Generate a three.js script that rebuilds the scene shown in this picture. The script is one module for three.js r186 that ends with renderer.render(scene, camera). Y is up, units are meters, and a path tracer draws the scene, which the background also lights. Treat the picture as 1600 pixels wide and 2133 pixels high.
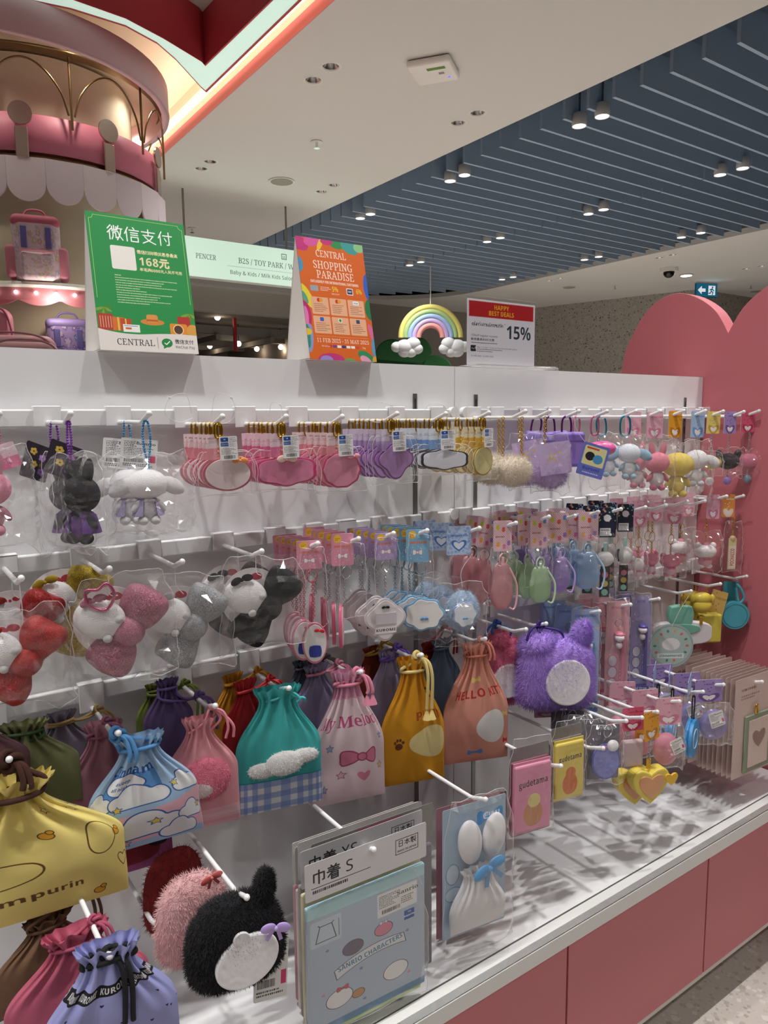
import * as THREE from 'three';
import { RoundedBoxGeometry } from 'three/addons/geometries/RoundedBoxGeometry.js';
import { mergeGeometries } from 'three/addons/utils/BufferGeometryUtils.js';
import { MeshSurfaceSampler } from 'three/addons/math/MeshSurfaceSampler.js';
import { RectAreaLightUniformsLib } from 'three/addons/lights/RectAreaLightUniformsLib.js';
RectAreaLightUniformsLib.init();

// ---------- camera (photo pixels are 1600 x 2133), exposure ----------
const F = 1522.37, YAW = 0.6123, PITCH = 0.12712, ROLL = -0.0097;
const CAM = new THREE.Vector3(0, 1.42, 1.2);
const fw = new THREE.Vector3(Math.sin(YAW) * Math.cos(PITCH), -Math.sin(PITCH), -Math.cos(YAW) * Math.cos(PITCH));
const rt0 = new THREE.Vector3(Math.cos(YAW), 0, Math.sin(YAW));
const up0 = new THREE.Vector3().crossVectors(rt0, fw);
const rt = rt0.clone().multiplyScalar(Math.cos(ROLL)).addScaledVector(up0, Math.sin(ROLL));
const up = up0.clone().multiplyScalar(Math.cos(ROLL)).addScaledVector(rt0, -Math.sin(ROLL));
const scene = new THREE.Scene();
scene.background = new THREE.Color(0x000000);
const camera = new THREE.PerspectiveCamera(2 * Math.atan(1066.5 / F) * 180 / Math.PI, 1600 / 2133, 0.05, 60);
camera.position.copy(CAM);
camera.quaternion.setFromRotationMatrix(new THREE.Matrix4().makeBasis(rt, up, fw.clone().negate()));
scene.add(camera);
const renderer = new THREE.WebGLRenderer({ antialias: true });
renderer.toneMapping = THREE.LinearToneMapping;
renderer.toneMappingExposure = 1.06;
renderer.shadowMap.enabled = true;
const LAMP = { ceiling: 3.6, aisle: 6.3, slat: 4.2 };            // candela of one downlight of each kind

// ---------- pixel helpers: a pixel gives a direction, the plane that the thing touches gives the distance ----------
const ray = (px, py) => rt.clone().multiplyScalar((px - 800) / F).addScaledVector(up, -(py - 1066.5) / F).add(fw);
const at = (px, py, z) => { const d = ray(px, py); return d.multiplyScalar((z - CAM.z) / d.z).add(CAM); };
const atY = (px, py, y) => { const d = ray(px, py); return d.multiplyScalar((y - CAM.y) / d.y).add(CAM); };
const atX = (px, py, x) => { const d = ray(px, py); return d.multiplyScalar((x - CAM.x) / d.x).add(CAM); };
const depthOf = (p) => p.clone().sub(CAM).dot(fw);
const proj = (p) => { const d = p.clone().sub(CAM), q = d.dot(fw); return [800 + F * d.dot(rt) / q, 1066.5 - F * d.dot(up) / q]; };
const viewAngle = (px) => YAW + Math.atan((px - 800) / F);

// ---------- small tools ----------
function rng(seed) { let s = seed | 0; return () => { s = (s + 0x6d2b79f5) | 0; let t = Math.imul(s ^ (s >>> 15), 1 | s); t = (t + Math.imul(t ^ (t >>> 7), 61 | t)) ^ t; return ((t ^ (t >>> 14)) >>> 0) / 4294967296; }; }
const V = (x, y, z) => new THREE.Vector3(x, y, z);
const taken = {};
function numbered(n) { const k = taken[n] = (taken[n] ?? -1) + 1; return k ? `${n}_${String(k).padStart(3, '0')}` : n; }
function thing(name, label, category, group) {
  const o = new THREE.Group(); o.name = numbered(name); o.userData = { label, category }; if (group) o.userData.group = group;
  scene.add(o); return o;
}
function struct(name, geo, mat) { const m = new THREE.Mesh(geo, mat); m.name = numbered(name); m.userData.kind = 'structure'; scene.add(m); return m; }
function part(parent, name, geo, mat, pos, rot) {
  const m = new THREE.Mesh(geo, mat); m.name = name; if (pos) m.position.set(...pos); if (rot) m.rotation.set(...rot); parent.add(m); return m;
}
function copy(o, label) { const c = o.clone(); c.name = numbered(o.name.replace(/_\d{3}$/, '')); c.userData = { ...o.userData }; if (label) c.userData.label = label; scene.add(c); return c; }
const cache = {};
const memo = (k, f) => cache[k] ?? (cache[k] = f());
const mat = (color, roughness = 0.6, more = {}) => memo('m' + color + roughness + JSON.stringify(more), () => new THREE.MeshPhysicalMaterial({ color, roughness, ...more }));
const texMat = (map, roughness = 0.6, more = {}) => new THREE.MeshPhysicalMaterial({ map, roughness, ...more });
function canvasTex(w, h, draw, srgb = true) {
  const c = document.createElement('canvas'); c.width = w; c.height = h; const g = c.getContext('2d'); draw(g, w, h);
  const t = new THREE.CanvasTexture(c); if (srgb) t.colorSpace = THREE.SRGBColorSpace; t.wrapS = t.wrapT = THREE.RepeatWrapping; return t;
}
const fill = (g, c, x, y, w, h) => { g.fillStyle = c; g.fillRect(x, y, w, h); };
function text(g, s, x, y, size, color, { font = 'sans-serif', weight = '', align = 'left', sx = 1, rot = 0, stroke } = {}) {
  g.save(); g.translate(x, y); g.rotate(rot); g.scale(sx, 1); g.font = `${weight} ${size}px ${font}`; g.textAlign = align; g.textBaseline = 'middle';
  if (stroke) { g.lineWidth = size * 0.16; g.strokeStyle = stroke; g.lineJoin = 'round'; g.strokeText(s, 0, 0); }
  g.fillStyle = color; g.fillText(s, 0, 0); g.restore();
}
function star(g, x, y, r, c, line) { g.beginPath(); for (let i = 0; i < 10; i++) { const a = -Math.PI / 2 + i * Math.PI / 5, q = i % 2 ? r * 0.5 : r; g.lineTo(x + q * Math.cos(a), y + q * Math.sin(a)); } g.closePath(); g.fillStyle = c; g.fill(); if (line) { g.strokeStyle = line; g.lineWidth = r * 0.13; g.stroke(); } }
function oval(g, x, y, rx, ry, c, line, lw = 3, rot = 0) { g.beginPath(); g.ellipse(x, y, rx, ry, rot, 0, Math.PI * 2); if (c) { g.fillStyle = c; g.fill(); } if (line) { g.strokeStyle = line; g.lineWidth = lw; g.stroke(); } }
function heartPath(g, x, y, r) { g.beginPath(); g.moveTo(x, y + r); g.bezierCurveTo(x - 2 * r, y - r * 0.4, x - r, y - 1.6 * r, x, y - r * 0.5); g.bezierCurveTo(x + r, y - 1.6 * r, x + 2 * r, y - r * 0.4, x, y + r); g.closePath(); }
function rrect(g, x, y, w, h, r, c) { g.beginPath(); g.roundRect(x, y, w, h, r); g.fillStyle = c; g.fill(); }
function lines(g, x, y, w, n, step, c, seed, hgt = 2) { const r = rng(seed); for (let i = 0; i < n; i++) { let q = x; const end = x + w * (0.55 + 0.45 * r()); while (q < end) { const l = 3 + r() * 9; fill(g, c, q, y + i * step, l, hgt); q += l + 2 + r() * 3; } } }
function bow2d(g, x, y, s, c, line, rot = 0) { g.save(); g.translate(x, y); g.rotate(rot); for (const k of [-1, 1]) { g.beginPath(); g.moveTo(0, 0); g.bezierCurveTo(k * s, -s, k * 1.3 * s, -s * 0.6, k * 1.2 * s, 0); g.bezierCurveTo(k * 1.3 * s, s * 0.6, k * s, s, 0, 0); g.fillStyle = c; g.fill(); if (line) { g.strokeStyle = line; g.lineWidth = s * 0.1; g.stroke(); } } oval(g, 0, 0, s * 0.32, s * 0.32, c, line, s * 0.1); g.restore(); }
// strokes of the characters that the fonts lack, in a 100 x 100 box
const HAN = {
  '微': '28,5 8,28|30,28 6,54|19,44 19,96|36,12 36,32 62,32 62,12|49,6 49,32|35,42 63,42|40,52 40,72 32,94|40,52 57,52 57,84 66,80|76,4 66,32|72,22 98,22|92,22 84,60 64,96|70,40 80,70 98,94',
  '信': '28,5 6,48|18,30 18,96|60,4 68,14|36,22 96,22|44,38 88,38|44,52 88,52|44,66 88,66 88,94 44,94 44,66',
  '支': '8,22 92,22|50,4 50,44|16,44 80,44 58,72 12,96|26,52 52,78 92,96', '付': '30,5 8,48|20,30 20,96|38,30 96,30|76,6 76,88 62,90|48,48 58,66',
  '元': '24,14 78,14|8,38 94,38|38,38 34,70 8,94|62,38 62,86 70,92 92,92 94,74', '巾': '14,80 14,26 86,26 86,76 76,78|50,4 50,97',
  '着': '32,2 40,12|68,2 58,14|12,16 88,16|16,30 84,30|6,43 94,43|50,16 50,43|44,43 10,78|34,56 80,56 80,97 34,97 34,56|34,70 80,70|34,83 80,83',
  '日': '22,8 78,8 78,94 22,94 22,8|22,50 78,50', '本': '8,28 92,28|50,4 50,97|48,30 8,76|52,30 92,76|32,74 68,74',
  '製': '8,14 50,14|4,26 54,26|28,4 28,50|12,50 12,36 46,36 46,48|66,8 66,38|88,4 88,48 80,48|6,62 94,62|50,54 50,62|46,62 10,84|34,74 34,96 52,90|56,64 92,96|82,70 66,80',
  '扫': '18,4 18,90 8,86|4,26 34,26|4,60 34,48|46,18 90,18 90,88|50,52 88,52|44,88 90,88', '码': '4,14 42,14|22,14 6,56|14,46 14,88 38,88 38,46 14,46|52,14 84,14 80,48|56,28 54,50 92,50 90,84 80,94|48,70 80,70',
  '领': '26,2 4,36|26,2 48,30|20,32 30,42|8,52 42,52 26,80|18,70 30,92|50,10 96,10|72,10 66,26|56,70 56,26 90,26 90,70|72,36 70,66 50,94|76,74 96,94',
  '优': '28,5 6,48|18,30 18,96|36,36 96,36|60,6 58,50 34,94|70,38 70,86 94,86 94,74|80,10 90,22',
  '惠': '14,12 86,12|24,22 76,22 76,46 24,46 24,22|24,34 76,34|50,2 50,56|8,58 88,56|16,72 8,90|30,70 34,92 72,92 74,80|50,66 56,78|84,70 94,86',
  '券': '28,4 36,14|72,4 62,16|18,22 82,22|6,38 94,38|50,4 44,44 6,70|58,40 94,66|34,62 72,62 68,92 56,94|52,62 44,82 24,96',
  '最': '28,4 72,4 72,30 28,30 28,4|28,17 72,17|4,40 96,40|18,40 18,86|42,40 42,96|18,54 42,54|18,68 42,68|4,88 48,80|54,52 90,52 76,78 52,96|58,60 74,82 96,96',
  '高': '50,2 50,14|8,16 92,16|30,26 70,26 70,42 30,42 30,26|14,96 14,54 86,54 86,94|34,66 66,66 66,84 34,84 34,66', '人': '50,6 46,50 8,94|50,36 92,94',
  '民': '18,90 18,8 80,8 80,36 18,36|18,90 46,78|18,56 90,56|52,36 60,70 90,92 94,78', '币': '82,6 16,16|18,78 18,34 82,34 82,72|50,14 50,96', '可': '6,12 94,12|22,34 56,34 56,66 22,66 22,34|80,12 80,92 66,90',
  '用': '6,94 18,60 20,8 82,8 82,92 72,92|20,36 82,36|20,62 82,62|50,8 50,94', '单': '30,4 38,14|70,4 60,16|20,20 80,20 80,56 20,56 20,20|20,38 80,38|6,72 94,72|50,20 50,98',
  '笔': '22,2 6,26|18,12 44,12|66,2 52,24|60,12 94,12|80,32 20,42|16,56 84,50|6,74 94,66|50,38 50,88 60,96 94,94 94,82',
  '满': '8,8 20,18|4,34 16,44|4,92 22,58|32,16 96,16|50,4 50,28|78,4 78,28|30,38 98,38|34,96 34,54 94,54 94,94|50,38 50,60 40,84|76,38 76,60 88,84',
  '新': '24,2 28,10|6,16 50,16|16,22 20,34|40,22 36,34|4,38 52,38|8,56 50,56|28,38 28,96|26,58 8,84|32,62 48,78|88,6 60,16 60,60 52,92|60,42 96,42|80,42 80,96',
  '折': '18,4 18,90 8,86|4,26 34,26|4,60 34,48|88,6 50,16 50,60 38,92|50,42 96,42|74,42 74,96', '款': '8,14 48,14|28,2 28,30|12,30 44,30|4,46 52,46|28,46 28,94 18,90|14,62 8,80|42,60 50,78|66,4 56,36|62,22 94,22 88,40|74,30 72,60 50,96|76,56 96,96',
  'ส': '20,40 30,34 34,48 22,56 22,90 34,70 60,90 74,90 74,40 58,22 30,26 18,34|74,40 92,16', 'น': '16,30 26,22 30,34 26,40 26,88 70,70 84,82 74,92 66,80|74,22 74,74', 'ค': '34,60 44,52 40,66 24,92 20,40 40,20 64,20 78,40 78,92',
  'า': '22,36 40,20 62,28 66,44 66,92', 'เ': '40,20 40,80 52,90 60,80', 'ต': '36,58 46,52 42,66 24,92 18,44 36,22 48,30 62,20 78,40 78,92', 'อ': '22,40 32,48 40,40 34,26 56,20 74,32 76,88 24,88 24,58', 'ร': '30,30 42,40 36,30 26,22 66,26 70,42 36,56 66,60 66,90', 'ป': '14,30 26,22 30,34 26,40 26,90 76,90 76,4', 'ก': '24,92 24,52 34,44 22,32 40,20 64,20 76,36 76,92',
};
function han(g, s, x, y, size, color, { w = 0.11, gap = 1.04, slant = 0 } = {}) {
  g.save(); g.strokeStyle = color; g.lineWidth = size * w; g.lineCap = 'round'; g.lineJoin = 'round'; let q = x;
  for (const ch of s) {
    const d = HAN[ch];
    if (!d) { text(g, ch, q, y + size * 0.53, size * 1.12, color, { weight: 'bold' }); g.font = `bold ${size * 1.12}px sans-serif`; q += g.measureText(ch).width + size * 0.04; continue; }
    for (const st of d.split('|')) { g.beginPath(); for (const p of st.split(' ')) { const [a, b] = p.split(',').map(Number); g.lineTo(q + (a + slant * (50 - b)) * size / 100, y + b * size / 100); } g.stroke(); }
    q += size * gap;
  }
  g.restore(); return q;
}
// uv in metres from position along the two axes that a face spans
function uvMetres(geo, s = 1) {
  const g = geo.index ? geo.toNonIndexed() : geo; g.computeVertexNormals();
  const p = g.attributes.position, n = g.attributes.normal, uv = new Float32Array(p.count * 2);
  for (let i = 0; i < p.count; i++) { const ax = Math.abs(n.getX(i)), ay = Math.abs(n.getY(i)), az = Math.abs(n.getZ(i)); let u = p.getX(i), v = p.getY(i); if (ay > ax && ay > az) v = p.getZ(i); else if (ax > az) u = p.getZ(i); uv[i * 2] = u / s; uv[i * 2 + 1] = v / s; }
  g.setAttribute('uv', new THREE.BufferAttribute(uv, 2)); return g;
}
const boxAt = (x0, x1, y0, y1, z0, z1) => new THREE.BoxGeometry(x1 - x0, y1 - y0, z1 - z0).translate((x0 + x1) / 2, (y0 + y1) / 2, (z0 + z1) / 2);
const rbox = (w, h, d, r = 0.003, seg = 2) => new RoundedBoxGeometry(w, h, d, seg, Math.min(r, w / 2.01, h / 2.01, d / 2.01));
function tube(pts, r, seg = 24, rad = 8, closed = false) { return new THREE.TubeGeometry(new THREE.CatmullRomCurve3(pts.map((p) => Array.isArray(p) ? V(...p) : p), closed), seg, r, rad, closed); }
const hash3 = (x, y, z) => { const s = Math.sin(x * 127.1 + y * 311.7 + z * 74.7) * 43758.5453; return s - Math.floor(s); };
function noise3(x, y, z) { const i = Math.floor(x), j = Math.floor(y), k = Math.floor(z), f = x - i, g = y - j, h = z - k, u = f * f * (3 - 2 * f), v = g * g * (3 - 2 * g), w = h * h * (3 - 2 * h), L = (a, b, t) => a + (b - a) * t; const q = (a, b, c) => hash3(i + a, j + b, k + c); return L(L(L(q(0, 0, 0), q(1, 0, 0), u), L(q(0, 1, 0), q(1, 1, 0), u), v), L(L(q(0, 0, 1), q(1, 0, 1), u), L(q(0, 1, 1), q(1, 1, 1), u), v), w) * 2 - 1; }

// ---------- lamps over the place: every fitting is built and carries its own light ----------
const CEIL = 3.3;
const glow = (c, i) => mat(c, 0.5, { emissive: c, emissiveIntensity: i });
const chrome = mat(0xd8d8d8, 0.18, { metalness: 1 }), whitePaint = mat(0xe9e7e2, 0.55), trimWhite = mat(0xe4e3df, 0.4);
function spot(parent, y, cd, angle = 1.05, color = 0xfffdfa) {
  const l = new THREE.SpotLight(color, cd, 0, angle, 0.9, 2); l.name = 'lamp_light'; l.position.set(0, y, 0); l.target.position.set(0, y - 1, 0); l.castShadow = true; l.shadow.radius = 1.6; parent.add(l, l.target);
}
const reflectorGeo = new THREE.LatheGeometry([[0.022, 0.045], [0.034, 0.03], [0.043, 0.008], [0.047, 0]].map((p) => new THREE.Vector2(...p)), 24);
const trimGeo = new THREE.LatheGeometry([[0.044, 0.004], [0.046, -0.003], [0.056, -0.003], [0.058, 0]].map((p) => new THREE.Vector2(...p)), 28);
const ledGeo = new THREE.CylinderGeometry(0.021, 0.021, 0.004, 16);
const canGeo = new THREE.LatheGeometry([[0, 0.05], [0.052, 0.05], [0.054, 0.04], [0.054, 0.004], [0.05, 0.002]].map((p) => new THREE.Vector2(...p)), 24);
function downlight(x, z, label, group, cd) {
  const o = thing('recessed_downlight', label, 'downlight', group); o.position.set(x, CEIL, z);
  part(o, 'trim_ring', trimGeo, trimWhite); part(o, 'reflector', reflectorGeo, chrome); part(o, 'housing', canGeo, mat(0x77736c, 0.6)); part(o, 'lens', ledGeo, glow(0xfff2df, 2.2), [0, 0.042, 0]);
  spot(o, -0.012, cd);
}
for (const [x, za, zb] of [[2.2, -2.39, -2.58], [3.27, -2.4, -2.585], [2.22, -4.136, -4.315], [3.26, -4.1, -4.305]]) for (const z of [za, zb]) downlight(x, z, 'round chrome downlight of a pair in the white ceiling above the pink edged cove', 'downlight pairs between cove and slats', LAMP.ceiling);
for (const [x, za, zb] of [[7.94, -4.13, -4.31], [7.94, -5.85, -6.05], [9.5, -3.9, -4.1]]) for (const z of [za, zb]) downlight(x, z, 'round downlight of a pair in the white ceiling before the stone wall', 'downlight pairs before the stone wall', LAMP.ceiling);
for (const x of [-2.08, -1.01, 0.06, 1.13, 2.2, 3.27]) for (const [z, n] of [[0.5, 1], [2.24, 0.32]]) downlight(x, z, 'round chrome downlight in the ceiling over the aisle before the merchandise wall', 'downlights over the aisle', LAMP.aisle * n);

// ---------- textures of the surfaces ----------
const terrazzo = canvasTex(1024, 1024, (g, w, h) => { fill(g, '#c8c0b9', 0, 0, w, h); const r = rng(5); const cs = ['#bcb1a7', '#d3ccc5', '#b5aaa1', '#d9d3cd', '#c6bbb0', '#ada39b', '#cdc3b9']; for (let i = 0; i < 5200; i++) { const x = r() * w, y = r() * h, s = 2 + r() * r() * 15, n = 4 + Math.floor(r() * 3), a0 = r() * 6; g.fillStyle = cs[Math.floor(r() * 7)]; for (const [ox, oy] of [[0, 0], [w, 0], [-w, 0], [0, h], [0, -h]]) { g.beginPath(); for (let k = 0; k < n; k++) { const a = a0 + k * 6.283 / n, q = s * (0.6 + 0.4 * hash3(i, k, 1)); g.lineTo(x + ox + q * Math.cos(a), y + oy + q * Math.sin(a)); } g.fill(); } } });
const stoneTex = canvasTex(1024, 1024, (g, w, h) => { fill(g, '#aaa69e', 0, 0, w, h); const r = rng(9); for (let i = 0; i < 5000; i++) { const d = 135 + r() * 70; g.globalAlpha = 0.35; oval(g, r() * w, r() * h, 3 + r() * 16, 2 + r() * 8, `rgb(${d},${d - 4},${d - 12})`, null, 0, r() * 3); } g.globalAlpha = 1; for (let i = 0; i < 420; i++) { const d = 60 + r() * 50; oval(g, r() * w, r() * h, 3 + r() * 8, 2 + r() * 5, `rgb(${d},${d - 2},${d - 6})`, null, 0, r() * 3); } });
const fuzzTex = canvasTex(256, 256, (g, w, h) => { const d = g.createImageData(w, h), r = rng(3); for (let i = 0; i < w * h; i++) { const v = 90 + 150 * r(); d.data.set([v, v, v, 255], i * 4); } g.putImageData(d, 0, 0); }, false);
const weaveTex = canvasTex(256, 256, (g, w, h) => { const d = g.createImageData(w, h), r = rng(4); for (let y = 0; y < h; y++) for (let x = 0; x < w; x++) { const v = 120 + 60 * Math.sin(x * Math.PI / 2) * Math.sin(y * Math.PI / 2) + 50 * r(); d.data.set([v, v, v, 255], (y * w + x) * 4); } g.putImageData(d, 0, 0); }, false);
const glitterNormal = canvasTex(512, 512, (g, w, h) => { const r = rng(8), s = 2; for (let y = 0; y < h; y += s) for (let x = 0; x < w; x += s) { const a = r() * 6.283, t = r() * 0.9; g.fillStyle = `rgb(${128 + 127 * t * Math.cos(a)},${128 + 127 * t * Math.sin(a)},${128 + 127 * Math.sqrt(1 - t * t)})`; g.fillRect(x, y, s, s); } }, false);

const flakeTex = canvasTex(512, 256, (g, w, h) => { const r = rng(18), s = 2; for (let y = 0; y < h; y += s) for (let x = 0; x < w; x += s) { const q = r(), v = q > 0.9 ? 255 : 150 + 75 * r(); g.fillStyle = `rgb(${v},${v},${v})`; g.fillRect(x, y, s, s); } });
// ---------- room shell ----------
const wallPaint = mat(0xb3aea7, 0.8), ceilPaint = mat(0xdad9d6, 0.85);
struct('floor', uvMetres(boxAt(-6, 16, -0.1, 0, -13, 6), 0.9), texMat(terrazzo, 0.32));
struct('wall_left', boxAt(-6.2, -6, 0, 4.2, -13, 6), wallPaint); struct('wall_right', boxAt(16, 16.2, 0, 4.2, -13, 6), wallPaint);
struct('wall_back', boxAt(-6, 16, 0, 4.2, -13.2, -13), wallPaint); struct('wall_front', boxAt(-6, 16, 0, 4.2, 6, 6.2), wallPaint);
{ // white ceiling with the slatted recess, the cove over the pink tower and the holes of the downlights
  const s = new THREE.Shape([[-6, 13], [-6, -6], [16, -6], [16, 13]].map((p) => new THREE.Vector2(...p)));
  const hole = (pts) => s.holes.push(new THREE.Path(pts.map((p) => new THREE.Vector2(p[0], -p[1]))));
  const rec = [[3.567, 3.6], [7.68, 3.6]]; for (let i = 0; i <= 8; i++) { const a = i / 8 * Math.PI / 2; rec.push([7.68 - 1.6 * (1 - Math.cos(a)), -7.2 - 1.6 * Math.sin(a)]); } rec.push([3.567, -8.8]);
  hole(rec); hole([[-1.6, -1.0], [1.89, -1.0], [1.89, -5.6], [-1.6, -5.6]]);
  for (const o of scene.children) if (o.name.startsWith('recessed_downlight')) { const p = new THREE.Path(); p.absarc(o.position.x, -o.position.z, 0.046, 0, Math.PI * 2); s.holes.push(p); }
  const g = new THREE.ExtrudeGeometry(s, { depth: 0.06, bevelEnabled: false, curveSegments: 12 }); g.rotateX(-Math.PI / 2).translate(0, CEIL, 0);
  struct('ceiling', g, ceilPaint);
}
struct('ceiling', boxAt(-6.2, 16.2, 4.2, 4.3, -13.2, 6.2), ceilPaint);
struct('ceiling', boxAt(3.5, 7.75, 3.72, 3.76, -8.9, 3.7), mat(0x4c5e70, 0.85));           // dark painted soffit behind the slats
struct('trim_1', boxAt(3.52, 3.566, 3.36, 3.72, -8.8, 3.6), mat(0x4c5e70, 0.85)); struct('trim_2', boxAt(7.681, 7.73, 3.36, 3.72, -8.8, 3.6), mat(0x6e6b68, 0.85));
{ // each blue baffle of the slatted ceiling is a piece of its own
  const o = thing('slat_ceiling', 'blue grey baffles hung in rows in the ceiling recess', 'ceiling'); o.userData.kind = 'structure'; o.position.set(0, 3.3, 0);
  const blue = mat(0x9cb1c7, 0.7), edge = [new THREE.BoxGeometry(1.86, 0.2, 0.022), new THREE.BoxGeometry(1.93, 0.2, 0.022)];
  for (let k = 0; k < 52; k++) { const z = 0.9 - 0.1915 * k + 0.0; if (z < -8.6) break; const far = z < -7.3 ? 7.5 - 0.9 * (-7.3 - z) : 7.6; part(o, 'slat', edge[0], blue, [3.79 + 0.93, 0.1, z]); if (far > 7.4) part(o, 'slat', edge[1], blue, [5.67 + 0.965, 0.1, z]); else part(o, 'slat', new THREE.BoxGeometry(far - 5.67, 0.2, 0.022), blue, [(far + 5.67) / 2, 0.1, z]); }
}
const tubeLampGeo = new THREE.LatheGeometry([[0.04, 0.006], [0.043, 0], [0.046, 0], [0.047, 0.008], [0.047, 0.075], [0, 0.075]].map((p) => new THREE.Vector2(...p)), 22);
for (const [x, z] of [[3.9, -1.95], [3.9, -2.13], [3.92, -3.26], [3.92, -3.43], [5.58, -1.98], [5.58, -2.16], [5.6, -3.28], [5.6, -3.45], [3.92, -4.55], [3.92, -4.72], [7.14, -3.28], [7.14, -3.5], [7.16, -4.58], [7.15, -4.78], [5.55, -4.55], [5.55, -4.75], [5.58, -5.93], [5.58, -6.15], [7.2, -6.01], [7.2, -6.22], [3.9, -0.65], [5.58, -0.65], [7.14, -0.65]]) {
  const o = thing('cylinder_downlight', 'white cylinder downlight hung between the blue ceiling baffles', 'downlight', 'cylinder lamps among the blue baffles'); o.position.set(x, 3.268, z);
  part(o, 'housing', tubeLampGeo, trimWhite); part(o, 'stem', new THREE.CylinderGeometry(0.006, 0.006, 0.37, 8), mat(0x44515e, 0.6), [0, 0.255, 0]); part(o, 'lens', new THREE.CylinderGeometry(0.04, 0.04, 0.004, 20), glow(0xf4fbff, 6), [0, 0.006, 0]); spot(o, -0.012, LAMP.slat, 1.1, 0xfbf6ee);
}
// stone clad walls beyond the gondola, back of the shop
const stone = texMat(stoneTex, 0.75);
struct('wall_stone', (() => { const g = new THREE.BoxGeometry(4.0, 3.3, 0.15); return uvMetres(g, 1.3).rotateY(-Math.atan2(3.8, 1.05)).translate(9.95, 1.65, -7.15); })(), stone);
struct('wall_stone', uvMetres(boxAt(10.45, 16, 0, 3.3, -5.45, -5.3), 1.3), stone);
struct('wall_shop', boxAt(6.05, 9.6, 0, 3.3, -9.15, -9.0), mat(0x9b958f, 0.8));
struct('wall_shop', boxAt(-6, 6.05, 2.97, 3.3, -9.15, -9.0), mat(0xbdb8ae, 0.8));
struct('wall_shop', boxAt(-6, 2.6, 0, 2.97, -9.15, -9.0), mat(0xbdb8ae, 0.8));
struct('ceiling', boxAt(2.6, 9.6, 2.98, 3.02, -13, -9.15), mat(0x7d7874, 0.9)); struct('wall_shop', boxAt(2.6, 9.6, 0, 3, -12.95, -12.8), mat(0x8f8680, 0.9));
struct('wall_shop', boxAt(2.45, 2.6, 0, 3, -13, -9.15), mat(0x8f8680, 0.9)); struct('wall_shop', boxAt(6.05, 6.2, 0, 3, -13, -9.15), mat(0x8f8680, 0.9));
struct('floor', boxAt(2.6, 6.05, 0.0, 0.01, -12.8, -9.1), mat(0x8d8078, 0.6));
for (let k = 0; k < 4; k++) struct('ceiling_beam', boxAt(2.6, 6.05, 2.72, 2.84, -9.6 - k * 0.85, -9.5 - k * 0.85), mat(0x85807b, 0.8));
for (const x of [3.3, 4.4, 5.3]) struct('ceiling_beam', boxAt(x, x + 0.07, 2.62, 2.7, -12.7, -9.4), mat(0x85807b, 0.8));
struct('ceiling_pipe', new THREE.CylinderGeometry(0.03, 0.03, 0.5, 12).translate(4.75, 2.72, -9.5), mat(0xb0252c, 0.5));
const bulbGeo = new THREE.SphereGeometry(0.045, 16, 12);
for (const [px, py, z] of [[453, 661, -9.6], [497, 716, -10.2], [585, 723, -10.4], [414, 711, -10.4], [535, 727, -11.2], [437, 721, -11.6], [700, 715, -10.4], [760, 705, -11]]) {
  const p = at(px, py, z), o = thing('track_spotlight', 'small warm spotlight under the dark ceiling of the shop beyond the sign board', 'spotlight', 'spotlights in the dark shop'); o.position.copy(p);
  part(o, 'lens', bulbGeo, glow(0xfff1d8, 5)); part(o, 'stem', new THREE.CylinderGeometry(0.008, 0.008, 2.98 - p.y - 0.03, 8).translate(0, (2.98 - p.y) / 2 + 0.02, 0), mat(0x2a2725, 0.6));
  const l = new THREE.PointLight(0xffe6c4, 0.06); l.name = 'lamp_light'; l.position.set(0, -0.06, 0.03); l.castShadow = true; o.add(l);
}
for (const [x0, y, z] of [[2.85, 2.42, -10.5], [4.0, 2.0, -11.8]]) { const o = thing('light_bar', 'thin cold linear lamp hung in the dark shop', 'lamp', 'linear lamps in the dark shop'); o.position.set(x0, y, z); part(o, 'diffuser', rbox(0.9, 0.025, 0.05, 0.008), glow(0xd5e6ff, 1.2)); for (const s of [-0.4, 0.4]) part(o, 'hanger', new THREE.CylinderGeometry(0.004, 0.004, 2.97 - y, 6).translate(s, (2.97 - y) / 2, 0), mat(0x2a2725, 0.6)); const l = new THREE.RectAreaLight(0xd5e6ff, 0.5, 0.9, 0.05); l.name = 'lamp_light'; l.position.set(0, -0.02, 0); l.rotation.x = -Math.PI / 2; o.add(l); }

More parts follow.
